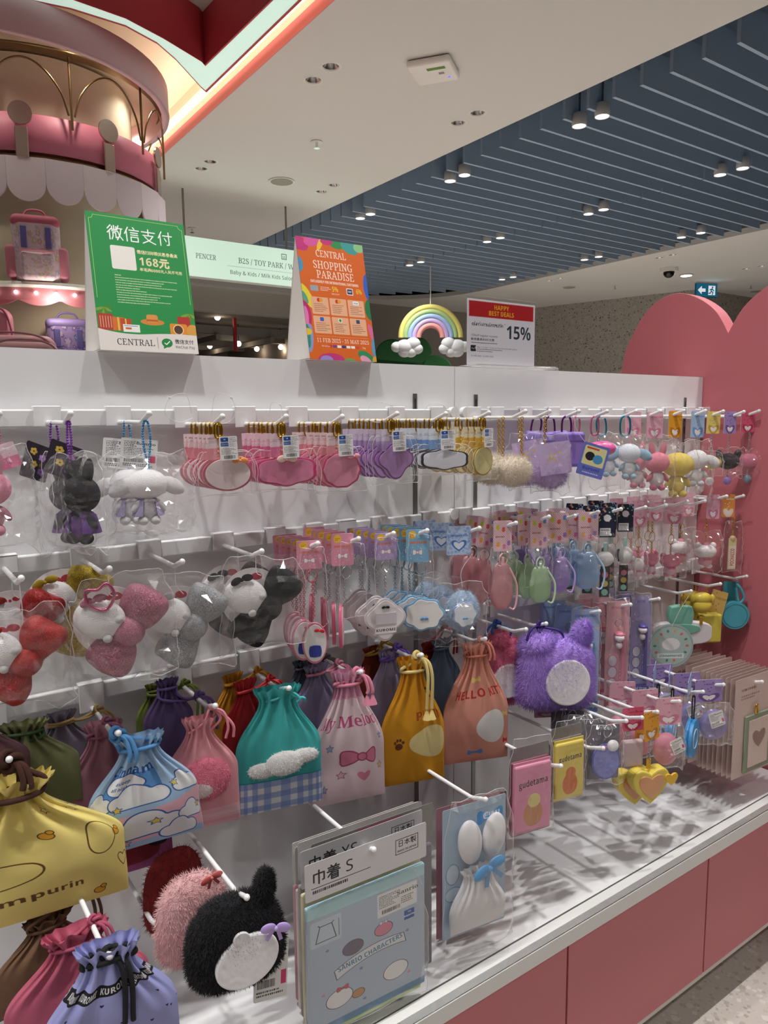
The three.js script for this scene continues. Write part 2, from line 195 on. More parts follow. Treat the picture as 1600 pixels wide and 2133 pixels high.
// ---------- ceiling fittings ----------
{
  const p = atY(903, 150, CEIL - 0.03), o = thing('wireless_access_point', 'white square wireless access point with green stripe and blue light on the ceiling', 'access point'); o.position.set(p.x, CEIL - 0.022, p.z); o.rotation.y = 0.62;
  part(o, 'case', rbox(0.24, 0.04, 0.24, 0.018, 4), mat(0xf1eeea, 0.35)); part(o, 'stripe', new THREE.BoxGeometry(0.025, 0.002, 0.1), mat(0x5f8f2e, 0.4), [-0.06, -0.0205, 0.03]); part(o, 'status_light', new THREE.CylinderGeometry(0.006, 0.006, 0.002, 12), glow(0x2a3cff, 3), [0.055, -0.0205, 0.075]); part(o, 'emblem', new THREE.BoxGeometry(0.022, 0.001, 0.03), mat(0x8b8b88, 0.5), [0, -0.0205, 0.045]);
}
function sprinkler(px, py, label) { const p = atY(px, py, CEIL - 0.02), o = thing('sprinkler', label, 'sprinkler', 'ceiling sprinklers'); o.position.set(p.x, CEIL, p.z); part(o, 'cover', new THREE.CylinderGeometry(0.036, 0.04, 0.008, 20), trimWhite, [0, -0.004, 0]); part(o, 'stem', new THREE.CylinderGeometry(0.01, 0.007, 0.035, 12), chrome, [0, -0.025, 0]); part(o, 'deflector', new THREE.CylinderGeometry(0.02, 0.02, 0.003, 12), chrome, [0, -0.044, 0]); }
sprinkler(660, 301, 'chrome ceiling sprinkler in the bare white ceiling by the cove'); sprinkler(400, 479, 'small chrome sprinkler in the ceiling over the hanging sign board'); sprinkler(1281, 598, 'dark ceiling sprinkler before the stone wall'); sprinkler(1564, 597, 'dark ceiling sprinkler beyond the exit sign');
function disc(px, py, r, label) { const p = atY(px, py, CEIL), o = thing('ceiling_speaker', label, 'speaker', 'round ceiling speakers'); o.position.set(p.x, CEIL - 0.004, p.z); part(o, 'rim', new THREE.CylinderGeometry(r, r + 0.004, 0.008, 32), trimWhite); part(o, 'grille', new THREE.CylinderGeometry(r * 0.88, r * 0.88, 0.002, 32), mat(0x9b978e, 0.8), [0, -0.005, 0]); }
disc(587, 377, 0.1, 'round ceiling speaker with grey grille between the downlight pairs'); disc(1186, 598, 0.1, 'round ceiling speaker before the stone wall'); disc(1576, 606, 0.1, 'round ceiling speaker beyond the exit sign');
{ const p = atY(1394, 558, CEIL), o = thing('dome_camera', 'black dome security camera on a white ceiling base', 'camera'); o.position.set(p.x, CEIL, p.z); part(o, 'base', new THREE.CylinderGeometry(0.11, 0.11, 0.05, 24), trimWhite, [0, -0.025, 0]); part(o, 'dome', new THREE.SphereGeometry(0.07, 20, 12), mat(0x151515, 0.1), [0, -0.055, 0]); }
{ const p = atY(1430, 572, CEIL), o = thing('round_ceiling_lamp', 'bright round lamp in the ceiling beside the exit sign', 'lamp'); o.position.set(p.x, CEIL - 0.01, p.z); part(o, 'rim', new THREE.CylinderGeometry(0.085, 0.085, 0.012, 24), trimWhite); part(o, 'lens', new THREE.CylinderGeometry(0.07, 0.07, 0.004, 24), glow(0xfffaf0, 6), [0, -0.007, 0]); spot(o, -0.02, LAMP.ceiling); }
{
  const c = at(1471, 605, -4.9), o = thing('exit_sign', 'blue green exit sign with white arrow and running figure under the ceiling', 'sign'); o.position.copy(c); o.rotation.y = -0.35;
  const t = canvasTex(256, 128, (g, w, h) => { fill(g, '#0d5f80', 0, 0, w, h); g.fillStyle = '#f3fbff'; g.beginPath(); for (const [x, y] of [[18, 64], [66, 22], [66, 48], [112, 48], [112, 80], [66, 80], [66, 106]]) g.lineTo(x, y); g.fill(); fill(g, '#f3fbff', 146, 18, 84, 92); g.fillStyle = '#0d5f80'; oval(g, 196, 34, 9, 9, '#0d5f80'); g.lineWidth = 11; g.strokeStyle = '#0d5f80'; g.lineCap = 'round'; for (const s of [[[192, 46], [182, 72]], [[190, 50], [168, 58]], [[192, 50], [212, 66]], [[182, 72], [204, 84], [196, 104]], [[182, 72], [170, 92], [154, 94]]]) { g.beginPath(); s.forEach((q) => g.lineTo(...q)); g.stroke(); } });
  part(o, 'panel', rbox(0.36, 0.19, 0.03, 0.006), mat(0x0d4f6c, 0.4)); part(o, 'face', new THREE.PlaneGeometry(0.35, 0.18), new THREE.MeshStandardMaterial({ map: t, emissive: 0xffffff, emissiveMap: t, emissiveIntensity: 0.5, roughness: 0.4 }), [0, 0, 0.0165]);
  part(o, 'header_bar', rbox(0.38, 0.035, 0.05, 0.006), trimWhite, [0, 0.125, 0]); for (const s of [-0.15, 0.15]) part(o, 'hanger', new THREE.CylinderGeometry(0.005, 0.005, CEIL - c.y - 0.13, 8).translate(s, 0.13 + (CEIL - c.y - 0.13) / 2, 0), chrome);
  const l = new THREE.RectAreaLight(0x9fdcf5, 0.6, 0.34, 0.17); l.name = 'lamp_light'; l.position.set(0, 0, 0.03); l.rotation.y = Math.PI; o.add(l);
}
{ // hanging light box with the shop names
  const a = at(300, 480, -4.85), b = at(720, 620, -4.85), y0 = 2.6, y1 = 2.925, x0 = 1.55, x1 = 3.75, o = thing('hanging_sign_board', 'long pale green light box with shop names hung from rods', 'sign'); o.position.set((x0 + x1) / 2, (y0 + y1) / 2, -4.85);
  const t = canvasTex(2048, 304, (g, w, h) => { fill(g, '#d9f3dc', 0, 0, w, h); const k = w / (x1 - x0), X = (x) => (x - x0) * k; fill(g, '#8fae94', X(1.7), 190, 460, 3); fill(g, '#8fae94', X(2.62), 190, 1000, 3);
    text(g, 'PENCER', X(2.52), 142, 54, '#2e4436', { font: 'serif', align: 'right', sx: 0.8 }); text(g, 'B2S / TOY PARK / W', X(2.72), 140, 60, '#2e4436', { font: 'serif', sx: 0.9 }); text(g, 'Baby & Kids / Milk Kids Salon & N', X(2.64), 238, 44, '#3c5545', {}); g.strokeStyle = '#2e4436'; g.lineWidth = 5; g.strokeRect(X(3.14), 42, 42, 42); lines(g, X(3.14) + 8, 58, 26, 2, 12, '#2e4436', 3, 6); });
  part(o, 'box_frame', rbox(x1 - x0, y1 - y0, 0.08, 0.006), mat(0xcfd8cf, 0.5)); part(o, 'lit_face', new THREE.PlaneGeometry(x1 - x0 - 0.01, y1 - y0 - 0.01), new THREE.MeshStandardMaterial({ color: 0x333333, emissive: 0xffffff, emissiveMap: t, emissiveIntensity: 0.8, roughness: 0.5 }), [0, 0, 0.0415]);
  for (const x of [2.27, 3.21]) part(o, 'hanging_rod', new THREE.CylinderGeometry(0.009, 0.009, CEIL - y1, 10), mat(0x8a8780, 0.4, { metalness: 0.6 }), [x - (x0 + x1) / 2, (CEIL - y0) / 2, 0]);
  const l = new THREE.RectAreaLight(0xdff5e2, 0.8, x1 - x0, y1 - y0); l.name = 'lamp_light'; l.position.set(0, 0, 0.06); l.rotation.y = Math.PI; o.add(l);
}
{ // foam rainbow with two clouds
  const c = at(897, 700, -6.3), o = thing('rainbow_decoration', 'pastel rainbow with two white clouds hung from the ceiling', 'decoration'); o.position.copy(c); o.rotation.y = -0.55;
  [[0.385, 0xd2c86e], [0.327, 0x95b27a], [0.27, 0x8aa6cc], [0.212, 0xa995c4], [0.155, 0xd08a86]].forEach(([r, col]) => part(o, 'arch_band', new THREE.TorusGeometry(r, 0.035, 12, 40, Math.PI), mat(col, 0.7), [0, -0.02, 0]));
  for (const [x, s] of [[-0.34, 1], [0.34, -1]]) { const g = mergeGeometries([[0, 0, 0.14], [0.14 * s, 0.05, 0.12], [-0.12 * s, 0, 0.1], [0.2 * s, -0.03, 0.1], [0, -0.07, 0.11], [0.1 * s, -0.08, 0.1]].map(([a, b, r]) => new THREE.SphereGeometry(r, 18, 12).scale(1, 0.85, 0.7).translate(a, b, 0).scale(0.8, 0.8, 0.8))); part(o, 'cloud', g, mat(0xc4c6ca, 0.85), [x, -0.14, 0.03]); }
  part(o, 'hanging_rod', new THREE.CylinderGeometry(0.008, 0.008, 3.715 - c.y - 0.4, 8), trimWhite, [0, (3.715 - c.y + 0.4) / 2, 0]);
}
{ const c = at(845, 735, -7.4), o = thing('bush_cutout', 'dark green bush shaped decoration standing under the rainbow', 'decoration'); o.position.set(c.x, 0, c.z); const s = new THREE.Shape(); s.moveTo(-0.62, 0); const bumps = [[-0.5, 2.1, 0.2], [-0.2, 2.3, 0.22], [0.15, 2.35, 0.2], [0.42, 2.05, 0.24]]; s.lineTo(-0.7, 2.0); for (const [x, y, r] of bumps) s.absarc(x, y, r, Math.PI, 0, true); s.lineTo(0.6, 0); const g = new THREE.ExtrudeGeometry(s, { depth: 0.12, bevelSize: 0.02, bevelThickness: 0.02 }); part(o, 'foliage', g, mat(0x1d5a2c, 0.8)); o.rotation.y = -0.6; }


// ---------- pink tower with cove and heart canopy ----------
const TX = 0.86, TZ = -3.12, cream = mat(0xe5dcc2, 0.7), rosy = mat(0xd98a98, 0.6), bronze = mat(0x8a7350, 0.3, { metalness: 0.85 }), mirrorRose = mat(0xb9a59b, 0.28, { metalness: 0.9 });
struct('ceiling_cove', boxAt(-1.7, 1.99, 3.56, 3.62, -5.7, -0.9), mat(0xf3e2cf, 0.8));
struct('trim_3', boxAt(1.885, 1.8895, 3.2985, 3.37, -5.6, -1.0), mat(0xd98488, 0.6)); struct('trim_8', boxAt(1.9, 1.95, 3.36, 3.56, -5.65, -0.95), mat(0xf3e2cf, 0.8)); struct('trim_4', boxAt(-1.64, -1.6, 3.3, 3.56, -5.6, -1.0), mat(0xd5666a, 0.6));
struct('trim_5', boxAt(-1.6, 1.89, 3.3, 3.56, -5.64, -5.6), mat(0xd5666a, 0.6)); struct('trim_6', boxAt(-1.6, 1.89, 3.3, 3.56, -1.0, -0.96), mat(0xd5666a, 0.6));

{ // heart canopy: red walls and a lit white border
  const O = [[630, 0], [430, 193], [420, 184], [367, 126], [328, 92], [262, 56], [147, 20], [52, 0]].map(([x, y]) => atY(x, y, 3.14)), I = [[570, 0], [428, 138], [420, 129], [341, 81], [262, 39], [152, 0]].map(([x, y]) => atY(x, y, 3.14));
  const P = (a) => a.map((p) => new THREE.Vector2(p.x, -p.z)), outP = [...P(O), ...[[0.35, -2.3], [0.05, -2.1], [-0.05, -1.75], [0.08, -1.42], [0.42, -1.25], [0.72, -1.4], [0.86, -1.62], [1.02, -1.36], [1.3, -1.2], [1.55, -1.32]].map((p) => new THREE.Vector2(p[0], -p[1]))], inP = [...P(I), ...[[0.55, -2.24], [0.28, -2.16], [0.12, -1.95], [0.08, -1.72], [0.18, -1.48], [0.42, -1.37], [0.64, -1.49], [0.86, -1.8], [1.06, -1.46], [1.3, -1.32], [1.46, -1.42]].map((p) => new THREE.Vector2(p[0], -p[1]))];
  const o = thing('heart_canopy', 'red heart shaped ceiling canopy with a lit white border above the pink tower', 'canopy'); o.position.set(0, 3.14, 0);
  const ext = (a, b, d) => { const s = new THREE.Shape(a); s.holes.push(new THREE.Path(b)); return new THREE.ExtrudeGeometry(s, { depth: d, bevelEnabled: false }).rotateX(-Math.PI / 2); };
  const lerpP = (k) => inP.length, shrink = (a, k) => { const c = new THREE.Vector2(0.95, 1.85); return a.map((p) => p.clone().sub(c).multiplyScalar(k).add(c)); };
  const red = mat(0xc2404c, 0.55);
  part(o, 'rim_wall', ext(outP, shrink(outP, 0.985), 0.24), red); part(o, 'inner_wall', ext(shrink(inP, 1.0), shrink(inP, 0.985), 0.24), red);
  part(o, 'lit_border', ext(shrink(outP, 0.985), inP, 0.02), glow(0xd2f0e4, 0.5), [0, 0.004, 0]); part(o, 'lid', new THREE.ExtrudeGeometry(new THREE.Shape(outP), { depth: 0.02, bevelEnabled: false }).rotateX(-Math.PI / 2), mat(0xcfc9c2, 0.8), [0, 0.24, 0]);
  for (const [x, z, n] of [[0.3, -1.8, 2], [1.3, -1.6, 2]]) part(o, 'hanging_rod', new THREE.CylinderGeometry(0.01, 0.01, 0.16, 8), chrome, [x, 0.34, z]);
  const l = new THREE.RectAreaLight(0xd6f3e8, 1.2, 0.08, 1.2); l.name = 'lamp_light'; l.position.set(1.56, -0.012, -1.95); l.rotation.x = -Math.PI / 2; o.add(l);
  const cove = new THREE.RectAreaLight(0xffe0c6, 11, 0.05, 3.6); cove.name = 'cove_light'; cove.position.set(1.77, 0.19, -3.2); cove.rotation.x = Math.PI / 2; o.add(cove); part(o, 'light_strip', new THREE.BoxGeometry(0.05, 0.012, 3.6), glow(0xffd9b8, 1.5), [1.77, 0.18, -3.2]);
}
{
  const o = thing('display_tower', 'round pink and cream display tower with scalloped awning and bronze arches', 'display'); o.position.set(TX, 0, TZ);
  const band = (r0, r1, y0, y1, m, name, seg = 72) => part(o, name, new THREE.LatheGeometry([[r0, y0], [r1, y0], [r1, y1], [r0, y1], [r0, y0]].map((p) => new THREE.Vector2(...p)), seg), m);
  const rc = band(0.765, 0.8, 3.0, 3.137, mat(0xdcb4bc, 0.55), 'ring_canopy'); rc.position.set(-0.17, 0, 0.05); const rcl = part(o, 'ring_ceiling', new THREE.CylinderGeometry(0.77, 0.77, 0.015, 64).translate(0, 3.128, 0), cream, [-0.17, 0, 0.05]);
  for (let k = 0; k < 8; k++) { const a = k * Math.PI / 4 + 0.3, x = -0.17 + 0.69 * Math.sin(a), z = 0.05 + 0.69 * Math.cos(a), b = part(o, 'canopy_lamp', new THREE.CylinderGeometry(0.025, 0.025, 0.006, 16), glow(0xfff4e2, 2), [x, 3.117, z]); const l = new THREE.SpotLight(0xfff4e2, 0.55, 0, 1.2, 0.8, 2); l.name = 'lamp_light'; l.position.set(x, 3.108, z); l.target.position.set(x * 0.98, 2.1, z * 0.98); l.castShadow = true; o.add(l, l.target); }
  part(o, 'core', new THREE.CylinderGeometry(0.46, 0.46, 3.1, 64).translate(0, 1.55, 0), cream);
  band(0.5, 0.595, 2.63, 2.79, mat(0xd97f98, 0.5), 'pink_band'); band(0.48, 0.585, 2.595, 2.63, bronze, 'bronze_band'); band(0.6, 0.66, 3.05, 3.06, bronze, 'bronze_hoop');
  const onCyl = (r, deg, y) => V(r * Math.sin(deg * Math.PI / 180), y, r * Math.cos(deg * Math.PI / 180));
  for (let k = 0; k < 10; k++) {
    const a = 2 + 36 * k - 36;
    part(o, 'bronze_post', new THREE.CylinderGeometry(0.006, 0.006, 0.37, 8).translate(0, 2.925, 0), bronze, [onCyl(0.62, a, 0).x, 0, onCyl(0.62, a, 0).z]);
    const pts = []; for (let i = 0; i <= 16; i++) { const t = i / 16; pts.push(onCyl(0.62, a + 1.2 + t * 33.6, 2.8 + 0.215 * Math.sin(t * Math.PI) ** 0.6)); } part(o, 'bronze_arch', tube(pts, 0.005, 40, 6), bronze);
    const b = a + 16; const d = part(o, 'round_plate', new THREE.CylinderGeometry(0.05, 0.05, 0.01, 32).rotateX(Math.PI / 2), mirrorRose); d.position.copy(onCyl(0.615, b, 2.782)); d.rotation.y = b * Math.PI / 180;
    const e = part(o, 'oval_plate', rbox(0.055, 0.13, 0.01, 0.027, 6), mirrorRose); e.position.copy(onCyl(0.615, b, 2.66)); e.rotation.y = b * Math.PI / 180;
  }
  { // scalloped awning, each scallop a piece
    for (let k = 0; k < 24; k++) { const a = -17.2 - 15 * 2 + 15 * k, W = 2 * 0.615 * Math.tan(7.5 * Math.PI / 180) - 0.001, s = new THREE.Shape(); s.moveTo(-W / 2, 0); s.lineTo(W / 2, 0); s.lineTo(W / 2, -0.11); s.absarc(0, -0.11, W / 2, 0, Math.PI, true); const m = part(o, 'scallop', new THREE.ExtrudeGeometry(s, { depth: 0.008, bevelEnabled: false, curveSegments: 10 }), mat(k % 2 ? 0xd6ccd6 : 0xdcd2da, 0.6)); m.position.copy(onCyl(0.607, a, 2.598)); m.rotation.y = a * Math.PI / 180; }
  }
  band(0.4, 0.68, 2.02, 2.045, trimWhite, 'upper_shelf'); band(0.4, 1.02, 1.6, 1.63, trimWhite, 'lower_shelf'); band(0.66, 0.675, 1.965, 2.02, rosy, 'shelf_valance');
  for (let k = 0; k < 24; k++) { const a = -30 + 15 * k, s = new THREE.Shape(); s.moveTo(-0.085, 0); s.quadraticCurveTo(0, -0.05, 0.085, 0); const m = part(o, 'valance_scallop', new THREE.ExtrudeGeometry(s, { depth: 0.008, bevelEnabled: false }), rosy); m.position.copy(onCyl(0.66, a, 1.967)); m.rotation.y = a * Math.PI / 180; }
  for (const [px, py] of [[33, 608], [75, 610], [117, 612], [156, 615], [-10, 607]]) { const d = ray(px, py), ox = CAM.x - TX, oz = CAM.z - TZ, A = d.x * d.x + d.z * d.z, B = 2 * (ox * d.x + oz * d.z), Cc = ox * ox + oz * oz - 0.68 * 0.68, q = (-B - Math.sqrt(B * B - 4 * A * Cc)) / (2 * A), p = V(ox + d.x * q, CAM.y + d.y * q, oz + d.z * q); part(o, 'bulb', new THREE.SphereGeometry(0.008, 12, 8), glow(0xfff6e6, 7), [p.x, p.y, p.z]); }
  band(0, 0.7, 0, 1.3, rosy, 'tower_base');
  const l = new THREE.PointLight(0xfff0d8, 0.07); l.name = 'lamp_light'; l.position.set(-0.12, 1.95, 0.72); l.castShadow = true; o.add(l);
}
// school bags on the tower
const floral = (base, cs, seed) => canvasTex(256, 256, (g, w, h) => { fill(g, base, 0, 0, w, h); const r = rng(seed); for (let i = 0; i < 90; i++) { const x = r() * w, y = r() * h, s = 4 + r() * 7, c = cs[Math.floor(r() * cs.length)]; for (let k = 0; k < 5; k++) oval(g, x + s * Math.cos(k * 1.257), y + s * Math.sin(k * 1.257), s * 0.6, s * 0.6, c); oval(g, x, y, s * 0.4, s * 0.4, '#e8d9a0'); } });
function backpack(px, py, zoff, w, h, d, label, col, pocket, top, strap) {
  const c = at(px, py, TZ + zoff), o = thing('backpack', label, 'backpack'); o.position.set(c.x, c.y > 1.9 ? 2.0455 : 1.6305, c.z); o.rotation.y = -0.2;
  part(o, 'body', rbox(w, h, d, 0.04, 5).translate(0, h / 2, 0), col); part(o, 'flap', rbox(w * 1.01, h * 0.2, d * 1.04, 0.03, 4).translate(0, h * 0.91, 0), top); part(o, 'front_pocket', rbox(w * 0.72, h * 0.42, 0.05, 0.02, 4).translate(0, h * 0.23, d / 2), pocket);
  for (const s of [-1, 1]) { part(o, 'side_pocket', rbox(0.05, h * 0.5, d * 0.8, 0.02, 4).translate(s * (w / 2 + 0.005), h * 0.3, 0), strap); part(o, 'buckle_strap', rbox(0.025, h * 0.32, 0.012, 0.004).translate(s * w * 0.25, h * 0.66, d / 2 + 0.004), mat(0x6a63a8, 0.6)); }
  part(o, 'zip', tube([[-w * 0.36, h * 0.44, d / 2 + 0.02], [0, h * 0.45, d / 2 + 0.028], [w * 0.36, h * 0.44, d / 2 + 0.02]], 0.004, 12, 6), strap); part(o, 'handle', tube([[-0.05, h, 0], [-0.03, h + 0.028, 0], [0.03, h + 0.028, 0], [0.05, h, 0]], 0.005, 16, 6), strap);
}
const floralA = texMat(floral('#dcc6d2', ['#c9a0b4', '#b9b0d0', '#e3d3d8', '#c8b4a8'], 3), 0.6), pinkCloth = mat(0xcf8398, 0.6), lilacFloral = texMat(floral('#a794cc', ['#8a78bb', '#c7b8e0', '#6c5aa6'], 6), 0.35);
backpack(82, 594, 0.6, 0.2, 0.29, 0.12, 'pink floral school backpack with a dark pink flap on the upper tower shelf', floralA, floralA, mat(0xb85a72, 0.6), pinkCloth);
backpack(145, 745, 0.6, 0.19, 0.26, 0.12, 'shiny lilac backpack with star patch on the lower tower shelf', lilacFloral, lilacFloral, mat(0x8f7fbf, 0.5), mat(0x7c6bb0, 0.5));
{ const o = scene.children[scene.children.length - 1], s = new THREE.Shape(); for (let i = 0; i < 10; i++) { const a = i * Math.PI / 5, q = i % 2 ? 0.011 : 0.024; s.lineTo(q * Math.sin(a), q * Math.cos(a)); } part(o, 'star_patch', new THREE.ExtrudeGeometry(s, { depth: 0.003, bevelEnabled: false }), mat(0x6fd6d0, 0.25, { metalness: 0.3 }), [0.045, 0.17, 0.064]); }
function roundBag(px, py, z, w, h, label, col, line) { const c = at(px, py, z), o = thing('school_bag', label, 'bag'); o.position.set(c.x, 1.6305, c.z); o.rotation.y = -0.25; part(o, 'body', rbox(w, h, 0.1, 0.05, 6).translate(0, h / 2, 0), col); part(o, 'piping', tube([[-w * 0.48, 0, 0.04], [-w * 0.46, h * 0.7, 0.045], [-w * 0.3, h * 0.97, 0.045], [w * 0.3, h * 0.97, 0.045], [w * 0.46, h * 0.7, 0.045], [w * 0.48, 0, 0.04]], 0.005, 40, 6), line); part(o, 'front_pocket', rbox(w * 0.66, h * 0.5, 0.05, 0.024, 5).translate(0, h * 0.28, 0.045), line); }
roundBag(-20, 730, TZ + 0.62, 0.2, 0.29, 'pink school bag with rounded top on the lower tower shelf', mat(0xd58fa6, 0.5), mat(0xb86c86, 0.5));
roundBag(25, 750, TZ + 0.78, 0.36, 0.16, 'dusty pink pencil bag behind its twin before the tower', mat(0xc493a0, 0.6), mat(0xb07f8e, 0.6)); roundBag(55, 760, TZ + 0.93, 0.26, 0.12, 'dusty pink smaller pencil bag before the tower', mat(0xc89aa2, 0.6), mat(0xad808c, 0.6));

// ---------- merchandise gondola ----------
const laminate = mat(0xeeeef0, 0.35), steelWhite = mat(0xf0f0f2, 0.3), PINK = mat(0xcd747e, 0.5);
const XL = -1.1, XR = 1.955, TOP = 1.528, DECK = 0.452, FRONT = 0.355;
{
  const o = thing('gondola_back_panel', 'white laminate back panel of the merchandise gondola', 'panel'); o.userData.kind = 'structure'; o.position.set(0, 0, 0);
  const xa = at(864, 900, 0).x, xb = at(990, 900, 0).x, xm = (at(939, 1056, 0).x + at(954, 1053, 0).x) / 2, xc = at(1427, 830, 0).x, yU = at(864, 820, 0).y;
  const bs = [XL, -0.16, xm, XR]; for (let i = 0; i < 3; i++) part(o, 'panel_board', boxAt(bs[i] + 0.0008, bs[i + 1] - 0.0008, 0.12, TOP, -0.085, 0), laminate);
  for (const x of [-0.1, xa, xb, xc]) { const u = part(o, 'upright', boxAt(x - 0.005, x + 0.005, DECK, yU, 0.0003, 0.0022), mat(0x8a8b86, 0.35, { metalness: 0.7 })); for (let k = 0; k < 3; k++) part(u, 'slot', boxAt(x - 0.0015, x + 0.0015, yU - 0.03 - 0.035 * k, yU - 0.01 - 0.035 * k, 0.0022, 0.0026), mat(0x222222, 0.8)); }
}
{ // rails: one bar per bay and row
  const y = [1.4385, 1.223, 1.0055, 0.792], xm0 = at(939, 1056, 0).x, xm1 = at(954, 1053, 0).x, nm = ['top', 'second', 'third', 'lowest'];
  y.forEach((t, i) => { for (const [a, b, bay] of [[-0.15, xm0, 'the bay under the green stand-up sign'], [xm1, 1.945, 'the bay beside the heart shaped end panel']]) {
    const o = thing('hook_rail', `white steel hook rail, ${nm[i]} of four across ${bay}`, 'rail'); o.position.set((a + b) / 2, t - 0.0135, 0.012); const w = b - a;
    part(o, 'bar', rbox(w, 0.027, 0.012, 0.003), steelWhite); for (const s of [-1, 1]) { part(o, 'end_cap', new THREE.CylinderGeometry(0.012, 0.012, 0.012, 16).rotateX(Math.PI / 2), steelWhite, [s * (w / 2 - 0.006), 0.006, 0.003]); part(o, 'wall_bracket', boxAt(-0.004, 0.004, -0.012, 0.012, -0.013, -0.005), steelWhite, [s * (w / 2 - 0.05), 0, 0]); }
  } });
}
{
  const o = thing('display_deck', 'white laminate display deck under the hanging merchandise', 'deck'); o.position.set(0, DECK, 0);
  part(o, 'deck_board', boxAt(XL, 1.95, -0.03, 0, 0, 0.313), mat(0xeeeef0, 0.22)); part(o, 'metal_strip', boxAt(XL, 1.95, -0.03, -0.0012, 0.3132, 0.3165), mat(0x6d6f6e, 0.4, { metalness: 0.6 })); part(o, 'front_board', boxAt(XL, 1.95, -0.03, 0, 0.3167, FRONT), mat(0xe6e6e4, 0.3));
  part(o, 'clear_edge_strip', rbox(3.0, 0.0022, 0.016, 0.001).translate(0.43, 0.0012, FRONT - 0.009), mat(0xffffff, 0.05, { transmission: 1, thickness: 0.002, ior: 1.45 }));
}
{
  const s0 = at(1182.6, 1974, 0.345).x, s1 = at(1475.5, 1790, 0.345).x, w = s1 - s0, names = ['under the yellow drawstring bag', 'under the flat grey drawstring pack', 'under the yellow heart shaped case', 'under the heart shaped end panel'];
  const edges = [s0 - 3 * w, s0 - 2 * w, s0 - w, s0, s1, 1.95];
  for (let i = 0; i < 5; i++) { const a = edges[i], b = edges[i + 1], o = thing('base_cabinet', 'pink base cabinet ' + ['under the far end of the deck', ...names][i], 'cabinet'); o.position.set((a + b) / 2, 0.12, 0.17); const W = b - a - 0.001; part(o, 'body', boxAt(-W / 2, W / 2, 0.001, 0.298, -0.16, 0.158), PINK); part(o, 'door', rbox(W - 0.004, 0.292, 0.017, 0.0015).translate(0, 0.15, 0.168), PINK); part(o, 'bottom_edge', boxAt(-W / 2, W / 2, -0.012, 0.0, -0.16, 0.172), mat(0xd9d4cf, 0.5)); }
  const k = thing('plinth', 'recessed white plinth under the pink base cabinets', 'plinth'); part(k, 'plinth_board', boxAt(XL, 1.94, 0.0, 0.107, -0.08, 0.24), mat(0xd5d0ca, 0.6));
}
{ // heart shaped end panel standing across the end of the gondola
  const x = 1.957, P = [[1295, 775], [1303, 735], [1318, 700], [1340, 660], [1370, 628], [1410, 612], [1450, 620], [1490, 648], [1517, 695]].map(([a, b]) => atX(a, b, x)), cz = P[8].z, cy = P[8].y;
  const pts = P.map((p) => new THREE.Vector2(p.z, p.y)), mir = pts.slice(0, 8).reverse().map((p) => new THREE.Vector2(2 * cz - p.x, p.y));
  const s = new THREE.Shape(); s.moveTo(pts[0].x - 0.005, 0); s.lineTo(pts[0].x - 0.005, pts[0].y); s.splineThru(pts.slice(0, 9)); s.splineThru(mir); s.lineTo(mir[mir.length - 1].x, 0);
  const o = thing('heart_end_panel', 'large pink heart shaped end panel at the end of the gondola', 'panel'); o.position.set(x, 0, 0);
  part(o, 'board', new THREE.ExtrudeGeometry(s, { depth: 0.05, bevelEnabled: true, bevelSize: 0.0015, bevelThickness: 0.0015, bevelSegments: 2, curveSegments: 20 }).rotateY(-Math.PI / 2).translate(0.0515, 0, 0), PINK);
}

// ---------- signs on top of the gondola ----------
const paper = mat(0xf1ebe6, 0.7);
function planarUV(geo, w, h, x0 = -w / 2, y0 = -h / 2) { const p = geo.attributes.position, uv = new Float32Array(p.count * 2); for (let i = 0; i < p.count; i++) { uv[i * 2] = (p.getX(i) - x0) / w; uv[i * 2 + 1] = (p.getY(i) - y0) / h; } geo.setAttribute('uv', new THREE.BufferAttribute(uv, 2)); return geo; }
function tentSign(name, label, px0, px1, pyB, hgt, map) {
  const a = at(px0, pyB, 0.012), b = at(px1, pyB + 6, 0.012), w = b.x - a.x, o = thing(name, label, 'sign'); o.position.set((a.x + b.x) / 2, TOP + 0.0005, -0.028);
  const lean = Math.atan2(0.046, hgt), L = Math.hypot(hgt, 0.046); const board = (m, s, n) => { const g = planarUV(new THREE.BoxGeometry(w, L, 0.0012), w, L); const q = part(o, n, g, m, [0, hgt / 2, s * 0.023], [-s * lean, 0, 0]); return q; };
  board(texMat(map, 0.45), 1, 'front_sheet'); board(paper, -1, 'rear_sheet');
  const tri = new THREE.Shape([[-0.044, 0.002], [0.044, 0.002], [0, hgt - 0.004]].map((p) => new THREE.Vector2(...p))); for (const s of [-1, 1]) part(o, 'side_flap', new THREE.ExtrudeGeometry(tri, { depth: 0.0008, bevelEnabled: false }).rotateY(Math.PI / 2).translate(s * (w / 2 - 0.001) - 0.0004, 0, 0), paper);
  part(o, 'base_flap', boxAt(-w / 2, w / 2, 0, 0.001, -0.045, 0.045), paper); return o;
}
